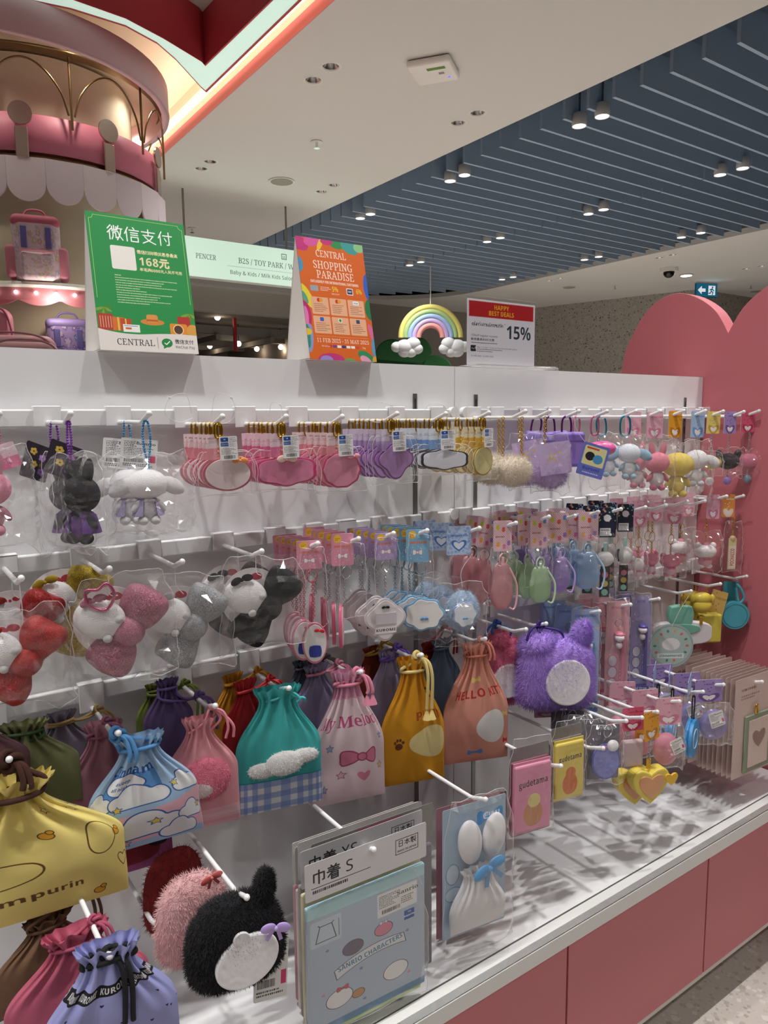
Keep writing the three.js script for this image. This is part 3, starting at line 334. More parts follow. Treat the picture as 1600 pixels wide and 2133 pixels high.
const greenPoster = canvasTex(1024, 1440, (g, w, h) => {
  fill(g, '#23924a', 0, 0, w, h); g.strokeStyle = '#c9e08c'; g.lineWidth = 4; g.beginPath(); g.moveTo(70, 30); g.lineTo(w - 70, 30); g.quadraticCurveTo(w - 70, 70, w - 28, 72); g.lineTo(w - 28, 900); g.moveTo(70, 30); g.quadraticCurveTo(70, 70, 28, 72); g.lineTo(28, 900); g.stroke();
  han(g, '微信支付', 190, 110, 165, '#ffffff', { w: 0.075, gap: 1.06 });
  rrect(g, 210, 330, 250, 250, 20, '#f3efe8');
  han(g, '微信扫码领优惠券最高', 480, 350, 42, '#f2e2b4', { w: 0.13 }); han(g, '168元', 490, 415, 108, '#f2e2b4', { w: 0.17 }); han(g, '单笔满6000元人民币可用', 490, 540, 38, '#f2e2b4', { w: 0.13 });
  for (let i = 0; i < 12; i++) lines(g, 225, 640 + i * 26, i % 3 === 1 ? 690 : i ? 420 + (i * 97) % 240 : 70, 1, 20, '#d9e9c0', 40 + i, 9);
  for (const [x, y, f] of [[70, 1000, 1], [960, 1010, -1]]) for (let k = 0; k < 6; k++) { g.save(); g.translate(x, y); g.rotate(k * 0.6 - 0.2); oval(g, 44, 0, 50, 15, k % 2 ? '#7da63a' : '#4c8a30'); g.restore(); }
  rrect(g, 10, 1060, 150, 170, 14, '#b5402f'); for (let k = 0; k < 5; k++) fill(g, '#e8a98c', 28 + k * 26, 1085, 8, 120); fill(g, '#d9742c', 150, 1090, 120, 140); fill(g, '#c24f28', 230, 1100, 110, 130); fill(g, '#f1c15a', 200, 1090, 18, 140); fill(g, '#f1c15a', 276, 1100, 14, 130); fill(g, '#f5f2ee', 250, 1160, 170, 80); fill(g, '#5b86c4', 262, 1172, 140, 6); fill(g, '#d9683a', 275, 1192, 60, 20);
  oval(g, 560, 1120, 125, 34, '#d98a3c'); rrect(g, 500, 1040, 120, 84, 24, '#e0994a'); fill(g, '#c65b2b', 500, 1092, 120, 20);
  fill(g, '#b8322f', 830, 1040, 140, 150); rrect(g, 740, 1120, 190, 120, 20, '#e8922e'); oval(g, 830, 1185, 52, 52, '#5a3a2c', '#f4d9a8', 10); oval(g, 990, 1190, 70, 70, '#e0a24a');
  g.beginPath(); g.moveTo(0, 1215); g.quadraticCurveTo(260, 1280, 520, 1250); g.quadraticCurveTo(800, 1225, w, 1240); g.lineTo(w, h); g.lineTo(0, h); g.fillStyle = '#e9e2de'; g.fill();
  text(g, 'CENTRAL', 170, 1345, 92, '#1c1a1a', { font: 'serif', sx: 0.92 }); fill(g, '#55504d', 588, 1280, 4, 120); oval(g, 690, 1335, 58, 48, '#1d8a3c'); g.beginPath(); g.moveTo(650, 1370); g.lineTo(648, 1400); g.lineTo(690, 1380); g.fillStyle = '#1d8a3c'; g.fill(); g.strokeStyle = '#fff'; g.lineWidth = 10; g.beginPath(); g.moveTo(662, 1335); g.lineTo(682, 1352); g.lineTo(722, 1314); g.stroke();
  han(g, '微信支付', 775, 1290, 50, '#2c2928', { w: 0.1 }); text(g, 'WeChat Pay', 775, 1374, 42, '#2c2928', { sx: 0.95 });
});
tentSign('tent_sign', 'green stand-up sign in Chinese on top of the gondola', 207, 411, 728, 0.215, greenPoster);
const orangePoster = canvasTex(960, 1440, (g, w, h) => {
  fill(g, '#d9641c', 0, 0, w, h); const blobs = [[0, 60, 170, 90, '#c2307a', 0.4], [250, 20, 150, 70, '#d956a0', -0.3], [330, 60, 30, 90, '#f0c030', 0.5], [560, 20, 120, 70, '#2c8f4a', 0.2], [430, 20, 90, 40, '#c2307a', 0], [760, 50, 130, 80, '#3f9c9a', 0.3], [900, 40, 80, 60, '#8fc48a', 0], [0, 330, 60, 90, '#4a92b8', 0], [0, 620, 90, 60, '#5a9a3a', 0.6], [60, 700, 60, 160, '#e6d22c', -0.5], [30, 720, 30, 80, '#5aa08a', -0.4], [0, 930, 90, 170, '#c2206a', 0], [10, 940, 40, 120, '#e07ab4', 0], [960, 520, 60, 160, '#2f62c8', 0], [960, 800, 80, 130, '#1f7a4a', 0], [950, 1120, 40, 150, '#d96a9a', -0.3], [960, 1280, 50, 130, '#5a9ac0', 0], [30, 1190, 50, 170, '#8a9ac8', 0.1], [10, 1170, 30, 140, '#2f8a7a', 0], [0, 1120, 70, 40, '#e6c22c', 0], [300, 1440, 190, 80, '#c2307a', 0], [230, 1440, 90, 50, '#9a8ad0', 0], [560, 1450, 90, 40, '#6aa05a', 0], [820, 1400, 140, 70, '#2f8a5a', 0.5], [800, 1430, 90, 50, '#e0a0b4', 0.5], [950, 1430, 50, 60, '#d9a23a', 0]];
  for (const [x, y, a, b, c, r] of blobs) oval(g, x, y, a, b, c, null, 0, r);
  text(g, 'CENTRAL', 470, 175, 112, '#fbe9dc', { font: 'serif', align: 'center', sx: 0.85 }); text(g, 'SHOPPING', 480, 310, 128, '#fbe9dc', { font: 'serif', align: 'center', sx: 0.86 }); text(g, 'PARADISE', 500, 425, 128, '#fbe9dc', { font: 'serif', align: 'center', sx: 0.86 }); text(g, 'EXCLUSIVELY FOR INTERNATIONAL CUSTOMERS', 480, 515, 42, '#fbe9dc', { weight: 'bold', align: 'center', sx: 0.72 });
  rrect(g, 120, 565, 110, 66, 8, '#9aa4ac'); lines(g, 260, 574, 150, 3, 18, '#fbe9dc', 6, 7); text(g, '5%', 470, 590, 84, '#f4c52c', { weight: 'bold', align: 'center', sx: 0.75 }); text(g, 'DISCOUNT', 470, 648, 24, '#fbe9dc', { align: 'center' }); rrect(g, 635, 560, 96, 82, 8, '#f3efe8'); rrect(g, 645, 570, 76, 62, 6, '#1f2a5a'); text(g, 'VAT', 683, 600, 30, '#f3efe8', { align: 'center', weight: 'bold' }); text(g, '6%', 820, 590, 84, '#f4c52c', { weight: 'bold', align: 'center', sx: 0.7 });
  for (let i = 0; i < 6; i++) { const x = 110 + (i % 3) * 260, y = 700 + Math.floor(i / 3) * 225; rrect(g, x, y, 240, 205, 12, '#eab08c'); if (i < 2) { oval(g, x + 105, y + 35, 24, 24, '#d0281e'); oval(g, x + 135, y + 35, 24, 24, '#e89a20'); } else if (i === 2) { rrect(g, x + 78, y + 14, 84, 44, 6, '#fff'); text(g, 'VISA', x + 120, y + 37, 30, '#1a2f7a', { weight: 'bold', align: 'center' }); } else { rrect(g, x + 94, y + 14, 52, 46, 8, ['#2a62b8', '#f3f0ea', '#2a4a6a'][i - 3]); if (i === 4) oval(g, x + 120, y + 37, 18, 18, '#1d8a3c'); } lines(g, x + 30, y + 80, 190, 5, 22, '#5a2e1c', 60 + i, 6); }
  fill(g, '#f2cdb0', 120, 1160, 760, 2); text(g, '11 FEB 2025 - 31 MAY 2025', 500, 1210, 66, '#fbe9dc', { font: 'serif', align: 'center', sx: 0.9 }); ['#c8322a', '#7a3a8a', '#f3f0ea', '#2a3a8a', '#f3f0ea', '#f3f0ea', '#c8503a'].forEach((c, i) => rrect(g, 270 + i * 66, 1262, 56, 30, 6, c)); text(g, 'We accept', 180, 1278, 26, '#fbe9dc'); text(g, 'Pay', 770, 1278, 30, '#fbe9dc');
});
tentSign('tent_sign', 'orange stand-up shopping sign on top of the gondola', 643, 781, 752, 0.225, orangePoster);
const acrylic = mat(0xffffff, 0.04, { transmission: 1, thickness: 0 });
{
  const a = at(979, 764, 0), b = at(1119, 768, 0), w = b.x - a.x, hgt = at(979, 612, 0).y - a.y, o = thing('acrylic_sign_holder', 'clear acrylic holder with a red and white discount notice on the gondola top', 'sign'); o.position.set((a.x + b.x) / 2, TOP, -0.01);
  const t = canvasTex(1024, 1024, (g, W, H) => {
    fill(g, '#eceaf2', 0, 0, W, H); fill(g, '#c3202e', 20, 26, W - 40, 250); for (let x = 20; x < W - 10; x += 26) { oval(g, x, 26, 9, 9, '#eceaf2'); oval(g, x, 276, 9, 9, '#eceaf2'); } for (let y = 36; y < 276; y += 26) { oval(g, 20, y, 9, 9, '#eceaf2'); oval(g, W - 20, y, 9, 9, '#eceaf2'); }
    text(g, 'HAPPY', 500, 105, 100, '#f3c11c', { weight: 'bold', align: 'center', sx: 0.72 }); text(g, 'BEST DEALS', 500, 200, 100, '#f3c11c', { weight: 'bold', align: 'center', sx: 0.7 });
    han(g, 'สนคาเคานเตอรปกต', 60, 360, 52, '#2b2f38', { w: 0.13, gap: 0.58 }); for (const x of [102, 178, 320, 480, 545]) fill(g, '#2b2f38', x, 352, 18, 7); text(g, '15%', 770, 480, 290, '#33414f', { weight: 'bold', align: 'center', sx: 0.68 });
    text(g, '15%off regular counter', 55, 560, 46, '#3a3f4a', { sx: 0.82 }); han(g, '新款最高85折优惠', 55, 600, 40, '#3a3f4a', { w: 0.1 }); lines(g, 60, 668, 420, 1, 20, '#3a3f4a', 71, 12); rrect(g, 50, 715, 78, 96, 14, '#20242a'); text(g, 'The', 60, 766, 30, '#eee'); text(g, '1', 106, 760, 60, '#eee', { weight: 'bold' });
    text(g, 'The 1  12.5% / 12.5% On-Top Discount with points', 142, 745, 30, '#3a3f4a', { sx: 0.9 }); lines(g, 142, 770, 430, 1, 20, '#3a3f4a', 73, 10); lines(g, 142, 800, 380, 1, 20, '#3a3f4a', 74, 10); text(g, '25 APR 2025 - 22 MAY 2025', 55, 880, 30, '#3a3f4a', { sx: 0.9 });
  });
  part(o, 'notice', planarUV(new THREE.BoxGeometry(w, hgt - 0.012, 0.0008), w, hgt - 0.012), texMat(t, 0.3), [0, hgt / 2, 0]); for (const s of [-1, 1]) part(o, 'acrylic_sheet', rbox(w + 0.004, hgt, 0.0025, 0.0008), acrylic, [0, hgt / 2 + 0.001, s * 0.0025]);
  part(o, 'acrylic_foot', rbox(w + 0.03, 0.004, 0.075, 0.0015), mat(0xffffff, 0.05, { transmission: 0.9, thickness: 0 }), [0.012, 0.003, 0.012]); part(o, 'clip_lip', rbox(w + 0.03, 0.016, 0.003, 0.001), mat(0xffffff, 0.08, { transmission: 0.8, thickness: 0 }), [0.012, -0.006, 0.05]);
}

const clampDeck = (q, h, lift = 0.004) => { const low = DECK + lift - h.y; return q.bottom >= low ? q : { ...q, bottom: low, h: q.top - low, y: (q.top + low) / 2 }; };
// ---------- builders of the merchandise ----------
const filmMat = mat(0xffffff, 0.13, { transmission: 1, thickness: 0, ior: 1.5, metalness: 0.02 }), sealMat = mat(0xffffff, 0.25, { transmission: 0.55, thickness: 0 }), hazeFilm = mat(0xffffff, 0.2, { transmission: 0.93, thickness: 0, ior: 1.5 });
const gold = mat(0xd9b24a, 0.25, { metalness: 1 }), silver = mat(0xc9ccd0, 0.22, { metalness: 1 });
const plushMat = (c) => memo('plush' + c, () => { const t = fuzzTex.clone(); t.repeat.set(1.2, 0.8); return new THREE.MeshPhysicalMaterial({ color: c, roughness: 1, sheen: 0.5, sheenRoughness: 0.6, sheenColor: new THREE.Color(c), bumpMap: t, bumpScale: 0.0014 }); });
const cloth = (c) => memo('cloth' + c, () => { const t = weaveTex.clone(); t.repeat.set(6, 6); return new THREE.MeshPhysicalMaterial({ color: c, roughness: 0.92, bumpMap: t, bumpScale: 0.0004 }); });
const clothTex = (map) => { const t = weaveTex.clone(); t.repeat.set(6, 6); return new THREE.MeshPhysicalMaterial({ map, roughness: 0.92, bumpMap: t, bumpScale: 0.0004 }); };
const glitter = (c) => memo('glit' + c, () => { const t = glitterNormal.clone(); t.repeat.set(1.3, 1.3); return new THREE.MeshPhysicalMaterial({ color: c, map: flakeTex, roughness: 0.35, metalness: 0.2, clearcoat: 0.3, normalMap: t, normalScale: new THREE.Vector2(1, 1) }); });
const gummy = (c) => mat(c, 0.18, { transmission: 0.45, thickness: 0, clearcoat: 0.6 });
const HOOKLEN = 0.175;
const hookMat = mat(0xf4f4f6, 0.28);
function hook(px, py, what, len = HOOKLEN) {
  const tip = at(px, py, len), o = thing('peg_hook', `white steel peg hook carrying ${what}`, 'hook'); const rod = tip.y - 0.0115; o.position.set(tip.x, rod, 0.018);
  const q = len - 0.018; part(o, 'prong', tube([[0, 0, 0.002], [0, 0, q * 0.4], [0, -0.0005, q - 0.05], [0, 0, q - 0.037], [0, 0.004, q - 0.026], [0, 0.0115, q - 0.004]], 0.0036, 30, 10), hookMat); part(o, 'tip_cap', new THREE.SphereGeometry(0.0046, 12, 10), hookMat, [0, 0.0118, q - 0.003]);
  const top = [1.4385, 1.223, 1.0055, 0.792].reduce((a, b) => Math.abs(b - rod) < Math.abs(a - rod) ? b : a) - rod; part(o, 'rail_clip', mergeGeometries([rbox(0.038, Math.max(0.028, Math.abs(top) + 0.009), 0.004, 0.0015).translate(0, (top - 0.003) / 2, 0.004), rbox(0.038, 0.004, 0.016, 0.0015).translate(0, top + 0.003, -0.002)]), hookMat);
  return { x: tip.x, y: rod - 0.0036, len, o, dz: len > 0.3 ? len - HOOKLEN : 0 };
}
// opens an item hung from a hook: origin at the prong; rect() turns a photo rectangle on the item's plane into local centre and size
function item(h, z, ry, name, label, category, group, build) {
  z += h.dz; const o = thing(name, label, category, group); o.position.set(h.x, h.y, z); o.rotation.y = ry;
  const rect = (l, t, r, b, dz = 0) => { const c = at((l + r) / 2, (t + b) / 2, z + dz), m = depthOf(c) / F, hang = proj(V(h.x, h.y, z)), k = Math.max(0.35, Math.cos(viewAngle((l + r) / 2) + ry)); return { x: ((l + r) / 2 - hang[0]) * m / k, y: c.y - h.y, w: (r - l) * m / k, h: (b - t) * m, top: c.y - h.y + (b - t) * m / 2, bottom: c.y - h.y - (b - t) * m / 2, m }; };
  build(o, rect); return o;
}
function stack(o, n, dz, jig = 0.05, seed = 1) { const r = rng(seed + n * 7 + Math.round(o.position.x * 1000)), out = [o]; for (let k = 1; k < n; k++) { const c = copy(o); c.position.z -= dz * k * (0.9 + 0.2 * r()); c.rotation.y += (r() - 0.5) * jig * 2; c.rotation.z = (r() - 0.5) * jig; out.push(c); } return out; }
function cardGeo(w, h, r = 0.003, d = 0.0007) { const s = new THREE.Shape(); r = Math.min(r, w / 3, h / 3); s.moveTo(-w / 2 + r, -h / 2); s.lineTo(w / 2 - r, -h / 2); s.absarc(w / 2 - r, -h / 2 + r, r, -Math.PI / 2, 0); s.lineTo(w / 2, h / 2 - r); s.absarc(w / 2 - r, h / 2 - r, r, 0, Math.PI / 2); s.lineTo(-w / 2 + r, h / 2); s.absarc(-w / 2 + r, h / 2 - r, r, Math.PI / 2, Math.PI); s.lineTo(-w / 2, -h / 2 + r); s.absarc(-w / 2 + r, -h / 2 + r, r, Math.PI, Math.PI * 1.5); return planarUV(new THREE.ExtrudeGeometry(s, { depth: d, bevelEnabled: false, curveSegments: 4 }), w, h); }
const card = (p, name, q, m, z = 0, rot = [0, 0, 0], r = 0.003) => part(p, name, cardGeo(q.w, q.h, r), m, [q.x, q.y, z], rot);
const foldedCard = (p, name, q, m, z = 0) => { const a = card(p, name, q, m, z + 0.001); part(a, 'card_back', cardGeo(q.w, q.h), mat(0xd8d4d2, 0.7), [0, 0, -0.0026], [0.02, 0, 0]); return a; };
// crumpled clear bag: two facetted sheets that close at the edges
function film(p, q, d, seed, { name = 'clear_bag', crinkle = 0.0035, m = filmMat, nx = 18, ny = 24, z = 0, both = true } = {}) {
  const pos = [], idx = []; const pt = (i, j, s) => { const u = i / nx * 2 - 1, v = j / ny * 2 - 1, e = (1 - u ** 4) * (1 - v ** 4), k1 = 15 / nx, a = (1 - 2 * Math.abs(noise3(i * 0.85 * k1 + seed * 3.1, j * 0.6 * k1 + s, seed))) * 0.8 + 0.45 * noise3(i * 1.7 + seed, j * 1.9 + s, seed + 3), b = noise3(i * 0.4 * k1 + seed, j * 0.35 * k1, s * 3 + 7.7); return [q.x + u * q.w / 2 * (1 - 0.1 * Math.abs(noise3(v * 2.5 + seed, u > 0 ? 3 : 9, seed))) * (v > 0.55 ? 1 - (v - 0.55) * 0.5 : 1) + a * crinkle * 0.5, q.y + v * q.h / 2 + b * crinkle * 1.6 - (v < 0 ? 0.03 * q.h * noise3(u * 2, seed, 4) : 0), z + s * d / 2 * Math.sqrt(Math.max(0, e)) + s * (a * crinkle + b * crinkle) * (0.25 + 0.75 * e)]; };
  for (const s of both ? [1, -1] : [1]) { const base = pos.length / 3; for (let j = 0; j <= ny; j++) for (let i = 0; i <= nx; i++) pos.push(...pt(i, j, s)); for (let j = 0; j < ny; j++) for (let i = 0; i < nx; i++) { const a = base + j * (nx + 1) + i, b = a + 1, c = a + nx + 1, e = c + 1; const t = (i + j) % 2 ? [a, b, e, a, e, c] : [a, b, c, b, e, c]; if (s < 0) t.reverse(); idx.push(...t); } }
  let g = new THREE.BufferGeometry(); g.setAttribute('position', new THREE.Float32BufferAttribute(pos, 3)); g.setIndex(idx); g = g.toNonIndexed(); g.computeVertexNormals(); g.setAttribute('uv', new THREE.BufferAttribute(new Float32Array(g.attributes.position.count * 2), 2)); const bag = part(p, name, g, m), E = []; for (let i = 0; i <= nx; i++) E.push(V(...pt(i, 0, 1))); for (let j = 1; j <= ny; j++) E.push(V(...pt(nx, j, 1))); for (let i = nx - 1; i >= 0; i--) E.push(V(...pt(i, ny, 1))); for (let j = ny - 1; j > 0; j--) E.push(V(...pt(0, j, 1))); part(bag, 'sealed_edge', tube(E, 0.0005, 90, 4, true), sealMat); return bag;
}
const ell = (p, name, rx, ry, rz, x, y, z, m, rot) => part(p, name, new THREE.SphereGeometry(1, 26, 18).scale(rx, ry, rz), m, [x, y, z], rot);
const ring = (p, name, r, t, m, x, y, z, rot = [0, 0, 0]) => part(p, name, new THREE.TorusGeometry(r, t, 8, 28), m, [x, y, z], rot);
function ballChain(p, x, y0, y1, m, spread = 0.006) { const g = new THREE.SphereGeometry(0.0019, 8, 6), a = [], n = Math.round((y0 - y1) / 0.0036); for (let k = 0; k <= n; k++) { const t = k / n, y = y0 + (y1 - y0) * t; for (const s of [-1, 1]) a.push(g.clone().translate(x + s * spread * Math.sin(Math.PI * Math.min(1, 0.2 + t)) * 0.8, y, s * 0.002)); } for (let i = 0; i < 5; i++) { const q = Math.PI * i / 4; a.push(g.clone().translate(x + spread * 0.5 * Math.cos(q), y0 + spread * 0.6 * Math.sin(q), 0)); } return part(p, 'ball_chain', mergeGeometries(a), m); }
function linkChain(p, x, y0, y1, m, z = 0, r = 0.0024) { const g = new THREE.TorusGeometry(r, r * 0.28, 6, 10), a = [], n = Math.max(2, Math.round((y0 - y1) / (r * 1.5))); for (let k = 0; k <= n; k++) { const q = g.clone(); if (k % 2) q.rotateY(Math.PI / 2); a.push(q.translate(x, y0 + (y1 - y0) * k / n, z)); } return part(p, 'link_chain', mergeGeometries(a), m); }
function carabiner(p, x, y, w, h, m, z = 0, rot = 0) { return part(p, 'carabiner', tube([[-w / 2, h / 2 - w / 3, 0], [-w / 4, h / 2, 0], [w / 4, h / 2, 0], [w / 2, h / 2 - w / 3, 0], [w / 2, -h / 2 + w / 3, 0], [w / 4, -h / 2, 0], [-w / 4, -h / 2, 0], [-w / 2, -h / 2 + w / 3, 0]], 0.0022, 48, 8, true), m, [x, y, z], [0, rot, 0]); }
const cord = (p, name, pts, r, m, seg = 40) => part(p, name, tube(pts, r, seg, 8), m);
function bow(p, name, s, m, x, y, z, rz = 0, tails = 0) { const lobe = (k) => new THREE.SphereGeometry(1, 18, 12).scale(s * 0.5, s * 0.32, s * 0.13).rotateZ(k * -0.25).translate(k * s * 0.5, s * 0.04, 0), a = [lobe(1), lobe(-1), new THREE.SphereGeometry(s * 0.17, 14, 10)]; if (tails) for (const k of [-1, 1]) a.push(new THREE.BoxGeometry(s * 0.24, s * tails, s * 0.04).rotateZ(k * 0.45).translate(k * s * 0.3, -s * tails * 0.5, 0)); return part(p, name, mergeGeometries(a.map((g) => { const q = g.index ? g.toNonIndexed() : g; return q; })), m, [x, y, z], [0, 0, rz]); }
// fur: thin tapering strands over a part
function fur(p, mesh, n, len, m, seed, rad = 0.00035) {
  const r = rng(seed), s = new MeshSurfaceSampler(mesh); s.setRandomGenerator(r); s.build();
  const g = new THREE.ConeGeometry(rad, 1, 3, 1, true).translate(0, 0.5, 0), im = new THREE.InstancedMesh(g, m, n), d = new THREE.Object3D(), a = V(0, 0, 0), b = V(0, 0, 0), U = V(0, 1, 0); im.name = 'fur'; im.userData.kind = 'stuff';
  for (let i = 0; i < n; i++) { s.sample(a, b); d.position.copy(a); b.add(V((r() - 0.5) * 1.1, (r() - 0.5) * 1.1 - 0.25, (r() - 0.5) * 1.1)).normalize(); d.quaternion.setFromUnitVectors(U, b); d.scale.set(1, len * (0.6 + 0.7 * r()), 1); d.updateMatrix(); im.setMatrixAt(i, d.matrix); }
  mesh.add(im); return im;
}
// plain soft toy: head, two ears, body, two arms, two legs
function plush(p, q, o) {
  const H = q.h, R = H * 0.27, y = q.top - R * (o.earUp ? 1.5 : 1.02), m = plushMat(o.head), z = o.z ?? 0;
  ell(p, 'head', R * (o.wide ?? 1.12), R * 0.95, R * 0.85, q.x, y, z, m);
  for (const s of [-1, 1]) { if (o.earUp) ell(p, 'ear', R * 0.3, R * 0.75, R * 0.22, q.x + s * R * 0.5, y + R * 1.1, z, plushMat(o.ear ?? o.head), [0, 0, -s * 0.2]); else if (o.earSide) ell(p, 'ear', R * 0.85, R * 0.5, R * 0.28, q.x + s * R * 1.55, y - R * 0.15, z, plushMat(o.ear ?? o.head), [0, 0, -s * 0.55]); else ell(p, 'ear', R * 0.28, R * 0.6, R * 0.2, q.x + s * R * 1.05, y + R * 0.1, z, plushMat(o.ear ?? o.head), [0, 0, s * 0.35]);
    ell(p, 'arm', R * 0.22, R * 0.48, R * 0.24, q.x + s * R * 0.72, y - R * 1.35, z + R * 0.2, plushMat(o.limb ?? o.body ?? o.head), [0, 0, s * 0.6]); ell(p, 'leg', R * 0.32, R * 0.3, R * 0.42, q.x + s * R * 0.38, y - R * 2.25, z + R * 0.25, plushMat(o.limb ?? o.head)); }
  ell(p, 'body', R * 0.68, R * 0.85, R * 0.55, q.x, y - R * 1.5, z, plushMat(o.body ?? o.head));
  if (o.cape) { const c = part(p, 'cape', new THREE.LatheGeometry([[R * 0.35, R * 0.5], [R * 0.75, R * 0.2], [R * 1.0, -R * 0.7], [R * 0.96, -R * 0.72], [R * 0.7, R * 0.14], [R * 0.3, R * 0.42]].map((t) => new THREE.Vector2(...t)), 32, 0.5, 5.3), plushMat(o.cape), [q.x, y - R * 1.25, z]); c.scale.z = 0.75; bow(p, 'cape_tie', R * 0.35, plushMat(o.limb ?? 0xdddddd), q.x, y - R * 1.0, z + R * 0.62); }
  return { y, R };
}
// gathered cloth pouch: flat bottom seam, pleated neck, ruffle over the cord
function pouch(p, q, o) {
  const N = 96, M = 44, pos = [], uv = [], idx = [], sd = o.seed ?? 1, neck = o.neck ?? 0.34, nt = o.neckAt ?? 0.9, full = o.full ?? 0.5, dep = o.depth ?? 0.07;
  const sm = (a, b, x) => { const t = Math.min(1, Math.max(0, (x - a) / (b - a))); return t * t * (3 - 2 * t); };
  for (let j = 0; j <= M; j++) { const t = j / M, g = sm(full, nt, t), flare = sm(nt, 1, t), half = q.w / 2 * (1 - (1 - neck) * g ** 1.1 + 0.14 * flare - 0.03 * t), thick = q.w * (0.004 + dep * Math.sin(Math.PI * Math.min(1, t * 0.9)) ** 0.7 * (1 - 0.2 * g) + 0.05 * flare);
    for (let i = 0; i <= N; i++) { const a = i / N * Math.PI * 2, c = Math.cos(a), s = Math.sin(a), cx = Math.sign(c) * Math.abs(c) ** 0.8, sz = Math.sign(s) * Math.abs(s) ** 0.7; const pl = Math.cos(a * 13 + sd * 2 + 1.4 * Math.sin(a * 2 + sd)) * 0.035 * q.w * sm(full - 0.1, nt, t) * (1 - 0.4 * flare) + noise3(cx * 2.2 + sd * 5, t * 3.1, sz + sd) * 0.022 * q.w * (1 - t * 0.3) * (0.15 + Math.min(1, t * 4)) ;
      const drop = -0.008 * q.h * Math.cos(a * 13 + sd) * flare; pos.push(q.x + cx * half + (1 - t) * t * noise3(t * 4, cx, sd) * 0.02 * q.w + c * pl * 0.4, q.y - q.h / 2 + t * q.h + drop, (o.z ?? 0) + sz * thick + s * pl); uv.push(s >= 0 ? 1 - (a / Math.PI) : (a - Math.PI) / Math.PI, t); } }
  for (let j = 0; j < M; j++) for (let i = 0; i < N; i++) { const a = j * (N + 1) + i, b = a + 1, c = a + N + 1, d = c + 1; idx.push(a, c, b, b, c, d); }
  const g = new THREE.BufferGeometry(); g.setAttribute('position', new THREE.Float32BufferAttribute(pos, 3)); g.setAttribute('uv', new THREE.Float32BufferAttribute(uv, 2)); g.setIndex(idx); g.computeVertexNormals();
  const body = part(p, 'cloth_body', g, o.mat); const ny = q.y - q.h / 2 + nt * q.h;
  if (o.cordMat) { const cr = o.cordR ?? 0.0024, hw = q.w / 2 * neck, th = q.w * 0.075;
    const loop = []; for (let i = 0; i < 20; i++) { const a = i / 20 * 6.283; loop.push([q.x + Math.cos(a) * hw * 1.02, ny, (o.z ?? 0) + Math.sin(a) * th * 1.05]); } if (!o.hidden) part(p, 'drawcord', tube(loop, cr, 60, 8, true), o.cordMat);
    const kx = q.x + (o.knot?.[0] ?? 0), ky = Math.min(0.012, (o.knot?.[1] ?? 0) + ny * 0); for (const s of [-1, 1]) cord(p, 'cord', [[q.x + s * hw, ny, 0], [q.x + s * hw * 1.05, ny * 0.6, 0.006], [q.x * 0.4 + s * hw * 0.5, Math.max(ny * 0.2, -0.02), 0.004], [s * 0.004, 0.006, 0.002]], cr, o.cordMat);
    part(p, 'knot', new THREE.TorusKnotGeometry(cr * 2.2, cr * 1.05, 48, 8, 2, 3), o.cordMat, [0.002, 0.0085, 0.004]);
    for (let k = 0; k < 2; k++) cord(p, 'cord_end', [[0.003, 0.008, 0.004], [0.012 + k * 0.006, 0.002, 0.014], [0.016 + k * 0.008, -0.018, 0.02], [0.014 + k * 0.01, -0.018 - (o.tail ?? 0.03), 0.02]], cr, o.cordMat);
    if (o.tassel) for (let k = 0; k < 2; k++) part(p, 'tassel', new THREE.ConeGeometry(cr * 2.6, 0.022, 10, 1), o.cordMat, [0.014 + k * 0.01, -0.027 - (o.tail ?? 0.03), 0.02]);
  }
  return body;
}
function heartShape(s) { const h = new THREE.Shape(); h.moveTo(0, -s); h.bezierCurveTo(-1.9 * s, 0.3 * s, -1.05 * s, 1.5 * s, 0, 0.6 * s); h.bezierCurveTo(1.05 * s, 1.5 * s, 1.9 * s, 0.3 * s, 0, -s); return h; }
function blobShape(kind, w, h) { const s = new THREE.Shape(); const n = 48, f = { oval: () => 1, cloud: (a) => 1 + 0.07 * Math.cos(a * 7), wide: (a) => 1 + 0.1 * Math.cos(2 * a) - 0.06 * Math.cos(6 * a), pear: (a) => 1 - 0.1 * Math.sin(a) - 0.05 * Math.cos(2 * a), scallop: (a) => 1 - 0.05 * Math.abs(Math.sin(a * 5)), square: (a) => 1 / Math.max(Math.abs(Math.cos(a)), Math.abs(Math.sin(a))) ** 0.55, shield: (a) => 1 + 0.12 * Math.cos(4 * a) + 0.05 * Math.sin(3 * a) }[kind]; let mx = 0, my = 0; const P = []; for (let i = 0; i < n; i++) { const a = i / n * 6.2832, r = f(a), x = r * Math.cos(a), y = r * Math.sin(a); mx = Math.max(mx, Math.abs(x)); my = Math.max(my, Math.abs(y)); P.push([x, y]); } P.forEach(([x, y], i) => i ? s.lineTo(x / mx * w / 2, y / my * h / 2) : s.moveTo(x / mx * w / 2, y / my * h / 2)); s.closePath(); return s; }
const plate = (s, d, b = 0.0008) => new THREE.ExtrudeGeometry(s, { depth: d, bevelEnabled: true, bevelSize: b, bevelThickness: b, bevelSegments: 2, curveSegments: 16 });
// two layer rubber or acrylic charm
function charm(p, q, kind, rim, face, z = 0, d = 0.003) { const a = part(p, 'charm_plate', plate(blobShape(kind, q.w, q.h), d), rim, [q.x, q.y, z]); const k = 0.9; part(a, 'charm_face', plate(blobShape(kind, q.w * k, q.h * k), 0.0012, 0.0005), face, [0, 0, d + 0.0006]); return a; }
const tagTex = (draw, w = 192, h = 256) => texMat(canvasTex(w, h, draw), 0.5);

